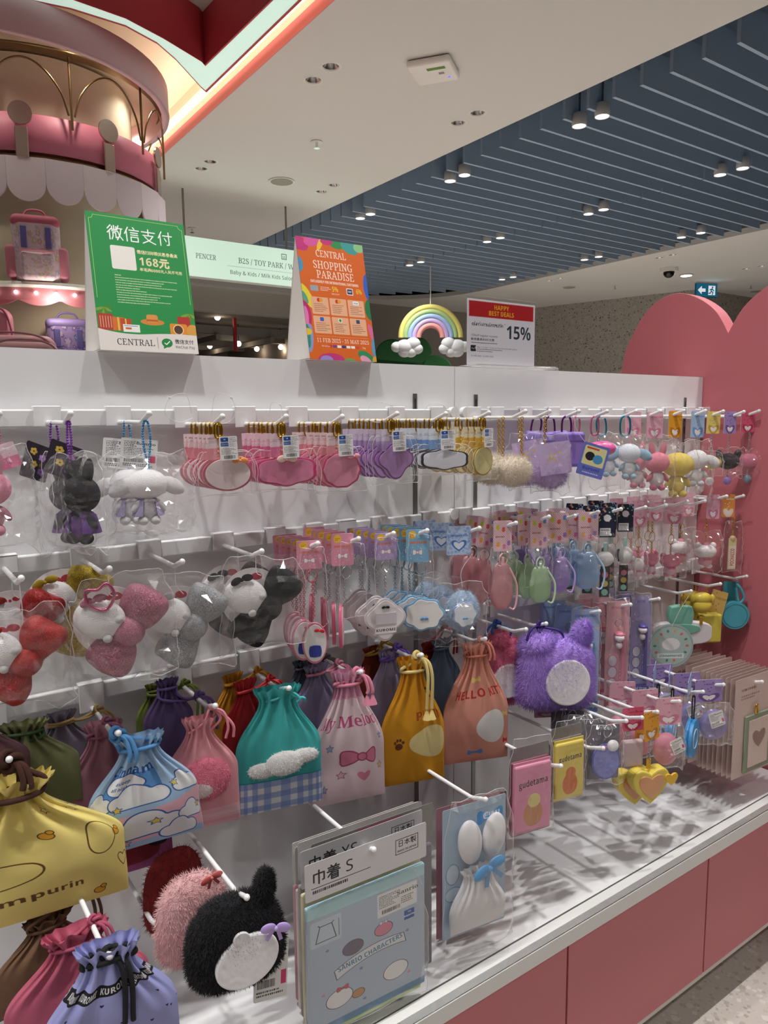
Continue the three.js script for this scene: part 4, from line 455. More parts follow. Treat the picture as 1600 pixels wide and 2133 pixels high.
// ---------- printed cards ----------
const barcode = (g, x, y, w, h) => { const r = rng(77); let q = x; while (q < x + w) { const b = 1 + r() * 3; fill(g, '#222', q, y, b, h); q += b + 1 + r() * 3; } };
const priceTag = tagTex((g, w, h) => { fill(g, '#f0eff2', 0, 0, w, h); fill(g, '#1f4f9e', 12, 14, 84, 92); text(g, '10', 54, 34, 22, '#fff', { align: 'center', weight: 'bold' }); text(g, 'Sanrio', 54, 62, 26, '#fff', { align: 'center', font: 'serif', weight: 'bold' }); lines(g, 18, 82, 70, 2, 9, '#cfe0ff', 4, 4); lines(g, 106, 18, 76, 9, 11, '#555', 5, 5); lines(g, 14, 130, 164, 5, 14, '#555', 6, 6); barcode(g, 40, 205, 120, 36); });
const fadeTag = (a, b, s) => tagTex((g, w, h) => { fill(g, a, 0, 0, w, h); fill(g, b, 0, h * 0.55, w, h * 0.45); for (let i = 0; i < 30; i++) { const r = rng(i + 3); star(g, r() * w, h * 0.3 + r() * h * 0.6, 3 + 5 * r(), i % 2 ? a : b); } if (s) text(g, s, w / 2, 40, 26, '#8a5a6a', { align: 'center', weight: 'bold' }); lines(g, 30, 66, 130, 2, 14, '#9a7a86', 9, 5); }, 192, 256);
const tagPink = fadeTag('#f3dbe0', '#ec9aa6', 'HELLO KITTY'), tagLilac = fadeTag('#ded3ea', '#b59ad0', ''), tagBlue = fadeTag('#dfe8f4', '#7fa6dc', ''), tagGold = fadeTag('#f2ecd0', '#e8b93a', ''), tagRose = fadeTag('#f3d7e4', '#e57aa6', '');
const burstCard = (bg, seed) => tagTex((g, w, h) => { fill(g, bg, 0, 0, w, h); star(g, 52, 40, 40, '#f0b92c'); oval(g, 52, 40, 32, 32, '#f4c83c'); lines(g, 32, 34, 40, 2, 12, '#d0662c', 3, 6); lines(g, 24, 92, 150, 1, 16, '#e8722c', seed, 18); for (let i = 0; i < 14; i++) { const r = rng(seed + i); star(g, r() * w, 130 + r() * 110, 5, '#ffffff'); } bow2d(g, w / 2, 178, 34, '#ffffff', '#c77a94'); });
const burstPink = burstCard('#e79ab4', 2), burstLilac = burstCard('#b9a0d4', 3), burstBlue = burstCard('#7fb8de', 4);
const leopard = tagTex((g, w, h) => { fill(g, '#bcd0ee', 0, 0, w, h); const r = rng(6); for (let i = 0; i < 90; i++) { const x = r() * w, y = r() * h; oval(g, x, y, 8, 6, null, '#7f9fd6', 4, r() * 3); } text(g, 'CINNAMOROLL', w / 2, 84, 25, '#3c62ae', { align: 'center', weight: 'bold', sx: 0.95 }); heartPath(g, w / 2, 172, 52); g.fillStyle = '#4f79bf'; g.fill(); heartPath(g, w / 2, 172, 36); g.fillStyle = '#dfe9f8'; g.fill(); });
const candy = tagTex((g, w, h) => { fill(g, '#f2d9de', 0, 0, w, h); g.strokeStyle = '#dba0b0'; g.lineWidth = 7; for (let i = -h; i < w + h; i += 20) { g.beginPath(); g.moveTo(i, 0); g.lineTo(i + h, h); g.stroke(); } [['#c9cf3a', 44, 56], ['#e0604a', 104, 74], ['#6f93d8', 156, 40], ['#e8a83a', 50, 196], ['#dd6f9e', 112, 216], ['#a57fc4', 160, 188]].forEach(([c, x, y], i) => rrect(g, x - 16, y - 20, 32, 40, 12, c)); lines(g, 24, 128, 150, 1, 10, '#9a5a72', 8, 12); });
const navy = tagTex((g, w, h) => { fill(g, '#23263f', 0, 0, w, h); const r = rng(12); for (let i = 0; i < 26; i++) { const c = ['#e08aa0', '#8fb0e0', '#e6d27a', '#8fd0b0'][i % 4]; heartPath(g, r() * w, r() * 150, 5 + r() * 6); g.fillStyle = c; g.fill(); } oval(g, w / 2, 90, 40, 30, '#e9e9ee'); fill(g, '#f0f0f0', 16, 176, 120, 66); text(g, '! WARNING:', 22, 192, 20, '#222', { weight: 'bold', sx: 0.9 }); lines(g, 22, 208, 100, 3, 11, '#555', 3, 5); });
const plainCard = (c, acc, seed) => tagTex((g, w, h) => { fill(g, c, 0, 0, w, h); lines(g, 40, 34, 110, 1, 12, acc, seed, 12); heartPath(g, w / 2, 160, 44); g.fillStyle = acc; g.fill(); heartPath(g, w / 2, 158, 26); g.fillStyle = '#f7eef0'; g.fill(); for (let i = 0; i < 10; i++) { const r = rng(seed + i); oval(g, r() * w, r() * h, 5, 5, acc); } }, 128, 192);
const cPink = plainCard('#eab2c4', '#d8839f', 3), cOrange = plainCard('#eda62e', '#c77f1c', 4), cBlue = plainCard('#a9c6ea', '#7a9fd4', 5), cYellow = plainCard('#ecd47a', '#cba53a', 6), cPurple = plainCard('#a58cc6', '#6f5599', 7), cRose = plainCard('#d9607f', '#b43a5c', 8), cTan = plainCard('#ec9a4e', '#f6e6d2', 9);
const infoTag = tagTex((g, w, h) => { fill(g, '#e9e7e6', 0, 0, w, h); text(g, 'Sanrio', w * 0.68, 40, 30, '#222', { font: 'serif', weight: 'bold', align: 'center' }); lines(g, 16, 24, 80, 4, 13, '#555', 3, 6); lines(g, 16, 80, 160, 5, 14, '#666', 4, 6); fill(g, '#d8336e', w - 38, 140, 30, 60); barcode(g, 20, 168, 100, 34); lines(g, 16, 214, 150, 2, 14, '#444', 5, 8); });

// ================= top row =================
{ // soft toys in clear bags
  const h0 = hook(-2, 862, 'the pink soft toy in a clear bag'); item(h0, 0.13, -0.2, 'plush_keychain', 'pink soft toy in a clear bag beside the black soft toys', 'keychain', null, (o, R) => { const q = R(-85, 960, 22, 1105); plush(o, q, { head: 0xe99ab2, earUp: true, body: 0xf0b6c6, limb: 0xe99ab2 }); ballChain(o, 0, 0.002, q.top, mat(0xd77a9a, 0.3, { metalness: 0.7 })); card(o, 'paper_tag', R(-20, 925, 28, 978), tagRose, -0.012, [0, 0, 0.3]); film(o, R(-95, 930, 62, 1150), 0.07, 3, { crinkle: 0.005 }); });
  const h1 = hook(148, 862, 'the black and purple soft toys'); const flower = tagTex((g, w, h) => { fill(g, '#2a2230', 0, 0, w, h); for (const [x, y, c] of [[60, 60, '#d8b84a'], [130, 90, '#b07ac8'], [80, 150, '#d8b84a'], [140, 190, '#8a5ab0']]) for (let k = 0; k < 5; k++) oval(g, x + 16 * Math.cos(k * 1.257), y + 16 * Math.sin(k * 1.257), 11, 11, c); });
  for (const [z, dx, ry, lab, s] of [[0.155, 22, -0.9, 'black soft toy in a purple dress in a clear bag, foremost on its hook', 5], [0.06, -3, 0.3, 'black soft toy in a purple dress behind its twin and flowered tag', 9]]) item(h1, z, ry, 'plush_keychain', lab, 'keychain', null, (o, R) => { const q = R(96 + dx, 968, 176 + dx, 1118); plush(o, q, { head: 0x191720, earUp: true, body: 0x6d3f8c, limb: 0x241d2c, wide: 1.0, cape: 0x5e3480 }); ballChain(o, 0, 0.002, q.top - 0.01, mat(0x9050b8, 0.25, { metalness: 0.8 })); card(o, 'paper_tag', R(60 + dx, 925, 118 + dx, 1000), flower, -0.018, [0, 0.2, -0.35]); film(o, R(80 + dx, 945, 182 + dx, 1148), 0.085, s, { crinkle: 0.006 }); });
  const h2 = hook(312, 862, 'the white soft toys in lilac capes');
  for (const [z, dx, lab, s] of [[0.155, 0, 'white long eared soft toy in a lilac cape, foremost on its hook', 6], [0.06, -38, 'white long eared soft toy in a lilac cape behind its twin', 11]]) item(h2, z, -0.12, 'plush_keychain', lab, 'keychain', null, (o, R) => { const q = R(232 + dx, 975, 368 + dx, 1098); plush(o, q, { head: 0xf1eef2, earSide: true, body: 0xe8e6f0, limb: 0xf1eef2, cape: 0xa79cc8, wide: 1.25 }); ballChain(o, 0, 0.002, q.top - 0.006, mat(0x4fa2d8, 0.25, { metalness: 0.8 })); card(o, 'paper_tag', R(254 + dx, 915, 330 + dx, 978), infoTag, -0.02, [0, 0.1, -0.12]); film(o, R(226 + dx, 948, 396 + dx, 1112), 0.08, s, { crinkle: 0.006 }); });
}
// flat acrylic charms on gold clips, several deep on each hook
function clipRow(px, py, what, label, group, n, tag, rects, kind, rim, face, opt = {}) {
  const h = hook(px, py, what); const o = item(h, 0.15, opt.ry ?? -0.15, 'acrylic_charm', label, 'keychain', group, (o, R) => {
    const q = R(...rects), top = q.top; carabiner(o, 0, -0.006, 0.008, 0.022, gold); linkChain(o, 0, -0.016, top + 0.002, gold, 0, 0.002); card(o, 'header_tag', { x: opt.tx ?? -0.004, y: -0.03, w: 0.028, h: 0.038 }, tag, 0.001, [0, 0.15, opt.tilt ?? 0.04], 0.002);
    charm(o, q, kind, rim, face, -0.001, 0.0026); if (opt.bow) bow(o, 'ribbon', q.w * 0.17, opt.bow, q.x + q.w * (opt.bx ?? 0), q.top - q.h * 0.12, 0.006); });
  const all = stack(o, n, opt.dz ?? 0.019, 0.09, px); const q0 = all[0]; for (const c of all.slice(0, 2)) { const s = new THREE.Group(); const [l, t, r, b] = rects; const m = depthOf(at((l + r) / 2, (t + b) / 2, 0.15)) / F, k = Math.cos(viewAngle((l + r) / 2) + (opt.ry ?? -0.15)), hang = proj(V(h.x, h.y, 0.15)); film(c, { x: ((l + r) / 2 - hang[0]) * m / k, y: at((l + r) / 2, (t + b) / 2, 0.15).y - h.y, w: (r - l + 26) * m / k, h: (b - t + 20) * m }, 0.007, px % 17, { crinkle: 0.0016, z: 0.001, nx: 7, ny: 6, both: false }); }
  { const c = item(h, 0.158, opt.ry ?? -0.15, 'price_tag', `white price tag with a blue square hung before ${what}`, 'tag', null, (o, R) => { carabiner(o, 0, -0.005, 0.006, 0.018, gold); card(o, 'tag_sheet', { x: 0.013, y: -0.032, w: 0.028, h: 0.036 }, priceTag, 0.001, [0, 0.1, 0.03], 0.002); }); }
}
clipRow(465, 868, 'the white charms with an orange bow', 'white acrylic charm with pink rim and orange bow on a gold clip', 'white bow charms', 6, tagPink, [420, 952, 520, 1022], 'oval', mat(0xc96f80, 0.25, { clearcoat: 1 }), mat(0xf2dfe2, 0.2, { clearcoat: 1 }), { bow: mat(0xe9935a, 0.3), bx: 0.25 });
clipRow(598, 868, 'the wide pink charms', 'wide deep pink acrylic charm with cream bow on a gold clip', 'wide pink charms', 7, tagRose, [532, 948, 655, 1013], 'wide', mat(0xd2487f, 0.22, { clearcoat: 1 }), mat(0xe58ab0, 0.2, { clearcoat: 1 }), { bow: mat(0xf1cfc4, 0.3) });
clipRow(715, 868, 'the scalloped pink charms', 'scalloped pink acrylic charm on a gold clip', 'scalloped pink charms', 7, tagPink, [668, 942, 750, 1015], 'scallop', mat(0xd4557f, 0.22, { clearcoat: 1 }), mat(0xea9ab6, 0.2, { clearcoat: 1 }), { bow: mat(0xeaa3b4, 0.3), bx: 0.3 });
clipRow(829, 862, 'the purple charms', 'translucent purple acrylic charm on a gold clip', 'purple charms', 8, tagLilac, [786, 918, 860, 998], 'shield', mat(0x8f56a6, 0.2, { clearcoat: 1 }), mat(0xbb92cc, 0.2, { clearcoat: 1 }), {});
clipRow(931, 862, 'the wide white charms', 'wide white acrylic charm with black outline on a gold clip', 'wide white charms', 8, tagBlue, [878, 935, 974, 978], 'wide', mat(0x3a3640, 0.25, { clearcoat: 1 }), mat(0xe6e8f2, 0.2, { clearcoat: 1 }), { ry: -0.5 });
clipRow(1021, 860, 'the pale yellow charms', 'pale yellow acrylic charm on a gold clip', 'yellow charms', 8, tagGold, [985, 930, 1025, 990], 'oval', mat(0xc9a43a, 0.2, { clearcoat: 1 }), mat(0xe9dfa4, 0.2, { clearcoat: 1 }), { ry: 0.1 });
function fluffy(o, R, rects, col, strand, n, len, seed, flat = 0.7) { const q = R(...rects), b = ell(o, 'fluffy_body', q.w / 2 * 0.88, q.h / 2 * 0.86, q.w / 2 * flat, q.x, q.y, 0, plushMat(col)); fur(o, b, n, len, strand, seed); return q; }
{
  const hj = hook(1097, 857, 'the cream fur pouches'), fm = mat(0xf1e6d6, 0.8), fl = mat(0xc9aedd, 0.8);
  const o = item(hj, 0.145, -0.4, 'fur_pouch', 'fluffy cream fur pouch on a gold chain', 'pouch', 'cream fur pouches', (o, R) => { const q = fluffy(o, R, [1024, 945, 1112, 1016], 0xe9dccb, fm, 2600, 0.009, 5, 0.55); for (const s of [-1, 1]) linkChain(o, q.x + s * q.w * 0.22, 0.002, q.top - 0.002, gold, 0, 0.003); }); stack(o, 2, 0.06, 0.2);
  const hk = hook(1147, 857, 'the lilac fur pouches'), lc = tagTex((g, w, h) => { fill(g, '#c6aedb', 0, 0, w, h); text(g, 'K', 80, 120, 90, '#d9b85a', { font: 'serif', align: 'center' }); star(g, 130, 90, 14, '#d9b85a'); });
  const p = item(hk, 0.145, -0.5, 'fur_pouch', 'fluffy lilac fur pouch with a lilac card on a gold chain', 'pouch', 'lilac fur pouches', (o, R) => { const q = fluffy(o, R, [1108, 955, 1186, 1018], 0xc3a6d8, fl, 2200, 0.009, 7, 0.5); linkChain(o, q.x * 0.5, 0.002, q.top - 0.002, gold, 0, 0.003); card(o, 'paper_card', R(1118, 920, 1180, 985), lc, 0.022, [0, 0, 0.12]); film(o, R(1105, 905, 1188, 1025), 0.06, 4, { crinkle: 0.004, both: false }); }); stack(p, 2, 0.07, 0.15);
}
{ // cases with coloured carabiners
  const plum = mat(0x6d2a7c, 0.25, { metalness: 0.6 }), hl = hook(1208, 857, 'the purple cases with plum carabiners');
  const o = item(hl, 0.14, -0.45, 'carabiner_case', 'lilac silicone case on a plum metal carabiner', 'case', 'lilac silicone cases', (o, R) => { const q = R(1162, 902, 1214, 972); part(o, 'case_body', rbox(q.w, q.h, 0.028, 0.008, 4), mat(0x9a7fd0, 0.5), [q.x, q.y, 0]); part(o, 'case_lid', rbox(q.w * 1.02, q.h * 0.35, 0.03, 0.008, 4), mat(0x8a6fc4, 0.5), [q.x, q.y + q.h * 0.36, 0]); carabiner(o, 0, -0.018, 0.018, 0.044, plum); }); stack(o, 3, 0.045, 0.4);
  const bc = tagTex((g, w, h) => { fill(g, '#6f7ad0', 0, 0, w, h); rrect(g, 16, 20, 160, 150, 10, '#e8e2a8'); oval(g, 66, 100, 34, 34, '#26222c'); oval(g, 126, 112, 36, 36, '#4f9ed0'); fill(g, '#d0523a', 30, 30, 90, 14); text(g, 'Kuromi', w / 2, 196, 36, '#3a3f9e', { align: 'center', weight: 'bold' }); lines(g, 40, 226, 110, 1, 8, '#dfe2ff', 4, 8); });
  item(hl, 0.158, -0.6, 'product_card', 'blue product card hung askew before the lilac silicone cases', 'card', null, (o, R) => { const q = R(1203, 924, 1260, 990); card(o, 'card_sheet', q, bc, 0.012, [0, 0.2, -0.28]); cord(o, 'nylon_loop', [[0, 0.004, 0.004], [0.004, -0.02, 0.008], [q.x - 0.006, q.top - 0.01, 0.012]], 0.0004, mat(0xf2f2f2, 0.3)); });
  const hm = hook(1267, 857, 'the hot pink squeeze toys'); stack(item(hm, 0.14, -0.4, 'squeeze_charm', 'glossy hot pink squeeze charm on a pink carabiner', 'keychain', 'pink squeeze charms', (o, R) => { const q = R(1226, 918, 1282, 950); ell(o, 'soft_body', q.w / 2, q.h / 2, q.w * 0.32, q.x, q.y, 0, mat(0xe86aa8, 0.3, { clearcoat: 0.5 })); carabiner(o, 0, -0.016, 0.016, 0.04, mat(0xe48ab0, 0.25, { metalness: 0.6 })); linkChain(o, q.x * 0.5, -0.03, q.top, silver); }), 2, 0.05, 0.3);
  const hn = hook(1327, 857, 'the pale blue soft toys'); stack(item(hn, 0.145, -0.6, 'plush_keychain', 'white and pale blue soft toy on a teal carabiner in a clear bag', 'keychain', 'pale blue soft toys', (o, R) => { const q = R(1282, 922, 1342, 1000); plush(o, q, { head: 0xe4eaf4, ear: 0xa9cfe8, earSide: true, body: 0xeef0f4, limb: 0xb9d8ec }); carabiner(o, 0, -0.018, 0.02, 0.044, mat(0x2b94ae, 0.25, { metalness: 0.6 })); film(o, R(1268, 905, 1345, 1020), 0.06, 8, { crinkle: 0.004, both: false }); }), 2, 0.065, 0.2);
}
function cardPlush(px, py, what, label, rc, cm, rp, col, z = 0.145, n = 1, opt = {}) {
  const h = hook(px, py, what); const o = item(h, z, opt.ry ?? -0.55, 'plush_keychain', label, 'keychain', n > 1 ? what : null, (o, R) => { const c = R(...rc); foldedCard(o, 'header_card', c, cm, 0); const q = R(...rp); if (opt.head) { ell(o, 'head', q.w / 2, q.h / 2, q.h * 0.36, q.x, q.y, 0, plushMat(col.head)); for (const s of [-1, 1]) ell(o, 'ear', q.w * 0.16, q.h * 0.34, q.h * 0.14, q.x + s * q.w * 0.4, q.y + q.h * (opt.earDrop ? -0.05 : 0.4), 0, plushMat(col.ear ?? col.head), [0, 0, s * -0.4]); linkChain(o, q.x, c.bottom, q.top, silver); linkChain(o, q.x, q.bottom, q.bottom - 0.02, silver); ell(o, 'bead', 0.011, 0.011, 0.008, q.x, q.bottom - 0.03, 0, mat(opt.bead, 0.35)); } else { plush(o, q, col); linkChain(o, q.x, c.bottom, q.top, silver); } if (n < 3) film(o, { ...q, y: q.y - 0.004, w: q.w * (px > 1570 ? 1.02 : 1.3), h: q.h * 1.35 + 0.02 }, q.w * 0.7, px % 13, { crinkle: 0.005, both: false }); }); if (n > 1) stack(o, n, 0.065, 0.1);
}
cardPlush(1378, 857, 'the pink soft toys under pink cards', 'pink soft toy with white dress under a folded pink card', [1348, 858, 1379, 912], cPink, [1345, 928, 1397, 1012], { head: 0xe58a9c, earUp: true, body: 0xeee6ea, limb: 0xe58a9c }, 0.145, 2);
cardPlush(1427, 856, 'the yellow soft toy under an orange card', 'plump yellow soft toy under an orange card', [1394, 856, 1419, 911], cOrange, [1382, 940, 1446, 1038], { head: 0xe8cf6a, body: 0xecd577, limb: 0xe8cf6a, wide: 1.25 });
cardPlush(1472, 856, 'the white soft toy under a blue card', 'white soft toy with long ears under a pale blue card', [1441, 856, 1466, 911], cBlue, [1430, 935, 1478, 1015], { head: 0xf0eff2, earSide: true, body: 0xf0eff2, limb: 0xe8e8ee });
cardPlush(1509, 857, 'the yellow head charm', 'yellow soft head charm with a white bead under a yellow card', [1474, 857, 1499, 903], cYellow, [1466, 950, 1503, 978], { head: 0xe6cd6e, ear: 0xd8b94e }, 0.145, 1, { head: true, earDrop: true, bead: 0xf0ecec });
cardPlush(1552, 858, 'the black head charm', 'black soft head charm with a lilac bead under a purple card', [1511, 857, 1533, 903], cPurple, [1501, 944, 1543, 978], { head: 0x1f1c22 }, 0.145, 1, { head: true, bead: 0xa88cd0 });
cardPlush(1584, 856, 'the pink head charm', 'pink soft head charm with a grey bead under a rose card', [1546, 857, 1571, 900], cRose, [1541, 944, 1586, 974], { head: 0xe48aa6 }, 0.145, 1, { head: true, earDrop: true, bead: 0x8fa6b8 });

// ================= second row =================
// glitter bow pouches with a white soft pad
function bowPouch(h, z, label, cx, cy, s, rot, col, seed, ex = {}) {
  const c = at(cx, cy, z), o = thing('glitter_bow_pouch', label, 'pouch'); o.position.set(h.x, h.y, z); o.rotation.y = -0.25; const m = depthOf(c) / F, S = s * 1.24 * m, dx = (cx - proj(V(h.x, h.y, z))[0]) * m / 0.95, dy = c.y - h.y, G = col === 'black' ? plushMat(0x16151a) : glitter(col);
  const lobe = (sg) => { const g = new THREE.SphereGeometry(1, 40, 28), p = g.attributes.position; for (let i = 0; i < p.count; i++) { const x = p.getX(i), y = p.getY(i), zz = p.getZ(i), t = (x + 1) / 2, X = x > 0 ? x ** 0.85 : x, w = 0.72 + 0.4 * t * t * (3 - 2 * t), cr = 1 + 0.14 * Math.cos(y * 7 + seed) * (1 - t) ** 1.5, ey = Math.sign(y) * Math.abs(y) ** 0.8; p.setXYZ(i, (X + 1) * 0.64 * S * (1 + 0.04 * noise3(x * 2.4, y * 2.4, zz * 2 + seed) - 0.05 * Math.cos(y * 2.6) * t), ey * S * 0.62 * w * cr, zz * S * 0.34 * w * cr); } g.computeVertexNormals(); return part(o, 'bow_lobe', g, G); };
  for (const sg of [1, -1]) { const q = lobe(sg); q.position.set(dx, dy, 0); q.rotation.set(0, 0, rot + (sg > 0 ? 0 : Math.PI)); q.translateX(S * 0.02); }
  ell(o, 'bow_knot', S * 0.44, S * 0.42, S * 0.3, dx, dy, S * 0.1, G);
  const px = dx - S * 0.66, py = dy + S * 0.42; ell(o, 'white_pad', S * 0.64, S * 0.52, S * 0.2, px, py, S * 0.2, plushMat(0xf1eef0), [0, 0, rot - 1.57 + 0.3]); 
  ell(o, 'pad_foot', S * 0.12, S * 0.12, S * 0.1, px + S * 0.46, py - S * 0.02, S * 0.3, plushMat(0xf1eef0)); ell(o, 'pad_foot', S * 0.12, S * 0.12, S * 0.1, px + S * 0.16, py - S * 0.5, S * 0.3, plushMat(0xf1eef0));
  bow(o, 'small_bow', S * 0.34, col === 'black' ? plushMat(0x16151a) : glitter(col), px - S * 0.12, py + S * 0.52, S * 0.36, rot * 0.3);
  part(o, 'backing_card', new THREE.CylinderGeometry(S * 0.92, S * 0.92, 0.001, 40).rotateX(Math.PI / 2), mat(0xe9e2e2, 0.6), [dx - S * 0.4, dy + S * 0.25, -S * 0.16]); bow(o, 'card_print', S * 0.34, mat(0xb83a4a, 0.6), dx - S * 0.42, dy + S * 0.86, -S * 0.15, 0.2).scale.z = 0.02;
  if (ex.clip) part(o, 'carabiner', new THREE.TubeGeometry(new THREE.CatmullRomCurve3([[0, -1], [-0.9, -0.2], [-0.7, 0.75], [0, 0.55], [0.7, 0.75], [0.9, -0.2]].map(([a, b]) => V(a * S * 0.36, b * S * 0.36, 0)), true), 48, 0.0022, 8, true), mat(0xc86a8c, 0.25, { metalness: 0.7 }), [px + S * 0.05, py + S * 0.62, S * 0.4], [0, 0, 0.3]);
  if (!ex.nofilm) film(o, { x: dx - S * 0.1, y: (dy + S * 0.1) / 1, w: S * 2.7, h: S * 2.75 }, S * 1.0, seed, { crinkle: 0.007, nx: 11, ny: 12 });
  cord(o, 'bag_neck', [[0, 0.004, 0], [0.001, dy * 0.3, 0], [dx * 0.5, dy + S * 0.95, 0]], 0.0006, mat(0xf2f2f2, 0.3)); return o;
}
{
  const hr = hook(45, 1206, 'the red glitter bow pouches'), hb = hook(229, 1186, 'the pink and gold glitter bow pouches'), hs = hook(381, 1171, 'the silver glitter bow pouches'), hk = hook(547, 1149, 'the black bow pouches');
  bowPouch(hr, 0.155, 'red glitter bow pouch with a white pad, foremost beside the pink one', 42, 1378, 62, 0.95, 0xd81c16, 4); bowPouch(hr, 0.09, 'red glitter bow pouch behind its red twin', 45, 1310, 56, 0.95, 0xd01c18, 5, { nofilm: true });
  bowPouch(hb, 0.165, 'pink glitter bow pouch with a pink carabiner in a clear bag', 256, 1312, 64, 0.98, 0xe08aa4, 6, { clip: true }); bowPouch(hb, 0.085, 'gold glitter bow pouch behind the pink one', 165, 1275, 62, 1.2, 0xe0bf20, 7, { nofilm: true });
  bowPouch(hs, 0.14, 'silver glitter bow pouch in a clear bag', 392, 1302, 58, 1.0, 0xd0d2d8, 8); bowPouch(hk, 0.15, 'black bow pouch with a white pad in a clear bag', 552, 1262, 56, 0.9, 'black', 9); bowPouch(hk, 0.08, 'black bow pouch behind its twin', 500, 1250, 52, 0.9, 'black', 12, { nofilm: true });
}
// rubber keychains under header cards, several deep
function rubberRow(px, py, what, label, group, n, rc, cm, rp, kind, rim, face, opt = {}) {
  const h = hook(px, py, what); const o = item(h, 0.15, opt.ry ?? -0.3, 'rubber_keychain', label, 'keychain', group, (o, R) => { const c = R(...rc), q = R(...rp); foldedCard(o, 'header_card', c, cm, 0); ring(o, 'split_ring', 0.011, 0.0009, opt.metal ?? silver, q.x * 0.4, c.bottom - 0.012, 0, [0, 0.5, 0]); linkChain(o, q.x * 0.6, c.bottom - 0.023, q.top + 0.002, opt.metal ?? silver); if (opt.turn) q.w = 0.042; const pl = charm(o, q, kind, rim, face, 0, 0.004); if (opt.turn) pl.rotation.y = opt.turn; opt.extra?.(o, q, R); });
  const all = stack(o, n, opt.dz ?? 0.022, opt.jig ?? 0.12, px); film(o, { x: 0.0, y: -0.06, w: 0.05, h: 0.13 }, 0.012, px % 11, { crinkle: 0.003, both: false, z: 0.004 });
}
rubberRow(664, 1133, 'the pink rimmed rubber keychains', 'white rubber keychain with pink rim, red bow and blue lower half under a pink card', 'pink rimmed rubber keychains', 5, [618, 1126, 670, 1186], burstPink, [626, 1288, 676, 1382], 'pear', mat(0xe58aa4, 0.45), mat(0xf3f0f1, 0.45), { metal: mat(0xd8566c, 0.3, { metalness: 0.6 }), ry: -0.35, extra: (o, q) => { bow(o, 'rubber_bow', q.w * 0.22, mat(0xd42a36, 0.4), q.x + q.w * 0.18, q.y + q.h * 0.24, 0.008, -0.2); part(o, 'rubber_patch', plate(blobShape('square', q.w * 0.5, q.h * 0.26), 0.001, 0.0004), mat(0x2f3f9e, 0.45), [q.x, q.y - q.h * 0.22, 0.0062]); } });
rubberRow(749, 1123, 'the slim pink rubber keychains', 'pink rubber keychain turned edge on under a pink card', 'slim pink rubber keychains', 5, [690, 1112, 736, 1180], burstPink, [694, 1262, 716, 1354], 'oval', mat(0xe06a8c, 0.4), mat(0xf0c3d0, 0.4), { ry: -0.3, turn: 1.25, jig: 0.08, dz: 0.024 });
rubberRow(822, 1112, 'the white frame keychains', 'white rubber frame keychain with small bow and clear window under a lilac card', 'white frame keychains', 5, [781, 1110, 826, 1166], burstLilac, [757, 1242, 842, 1336], 'shield', mat(0xe2d9de, 0.45), mat(0xeee8ec, 0.45), { ry: -0.3, extra: (o, q) => { const t = memo('frameTex', () => tagTex((g, w, h) => { fill(g, '#eee8ec', 0, 0, w, h); text(g, 'KUROMI', w / 2, 40, 44, '#151318', { weight: 'bold', align: 'center', sx: 1.0 }); }, 192, 80)); part(o, 'window', rbox(q.w * 0.5, q.h * 0.26, 0.0015, 0.0005), mat(0xd8cfd8, 0.08, { clearcoat: 1 }), [q.x, q.y + q.h * 0.02, 0.0072]); part(o, 'name_print', cardGeo(q.w * 0.52, q.h * 0.15, 0.001, 0.0004), t, [q.x, q.y - q.h * 0.24, 0.0068]); bow(o, 'rubber_bow', q.w * 0.1, mat(0x1c1a20, 0.4), q.x, q.y + q.h * 0.27, 0.0078); } });
rubberRow(892, 1106, 'the sky blue rubber keychains', 'white rubber keychain with sky blue rim and blue bow under a blue card', 'sky blue rubber keychains', 5, [846, 1103, 893, 1172], burstBlue, [838, 1243, 926, 1312], 'cloud', mat(0x82b8de, 0.45), mat(0xf1eeee, 0.45), { metal: mat(0x9cc6d8, 0.2, { metalness: 0.9 }), ry: -0.5, extra: (o, q) => bow(o, 'rubber_bow', q.w * 0.1, mat(0x5a92c4, 0.4), q.x, q.y - q.h * 0.12, 0.008) });
{
  const h = hook(1001, 1101, 'the pale blue fluffy charms'); const bf = mat(0xb9cfe6, 0.8);
  stack(item(h, 0.15, -0.45, 'fluffy_charm', 'pale blue fluffy charm in a clear bag under a blue spotted card', 'keychain', 'pale blue fluffy charms', (o, R) => { const c = R(930, 1098, 981, 1159); foldedCard(o, 'header_card', c, leopard, 0); const q = R(925, 1225, 1002, 1325), b = ell(o, 'fluffy_body', q.w * 0.44, q.h * 0.44, 0.016, q.x, q.y, 0, plushMat(0xb3c9e2)); fur(o, b, 1500, 0.007, bf, 9); charm(o, { x: q.x, y: q.y - q.h * 0.02, w: q.w * 0.66, h: q.h * 0.56 }, 'cloud', mat(0x9db4d8, 0.4), mat(0xe9edf6, 0.4), 0.017); bow(o, 'ribbon', 0.006, mat(0x4f9cc4, 0.4), q.x, q.y - q.h * 0.1, 0.025); cord(o, 'strap_cord', [[0.001, c.bottom, 0], [q.x - 0.002, (c.bottom + q.top) / 2, 0.001], [q.x, q.top, 0]], 0.0006, mat(0xe6e6ee, 0.5)); film(o, R(905, 1215, 1018, 1355), 0.05, 5, { crinkle: 0.005, both: false }); }), 3, 0.05, 0.25);
}
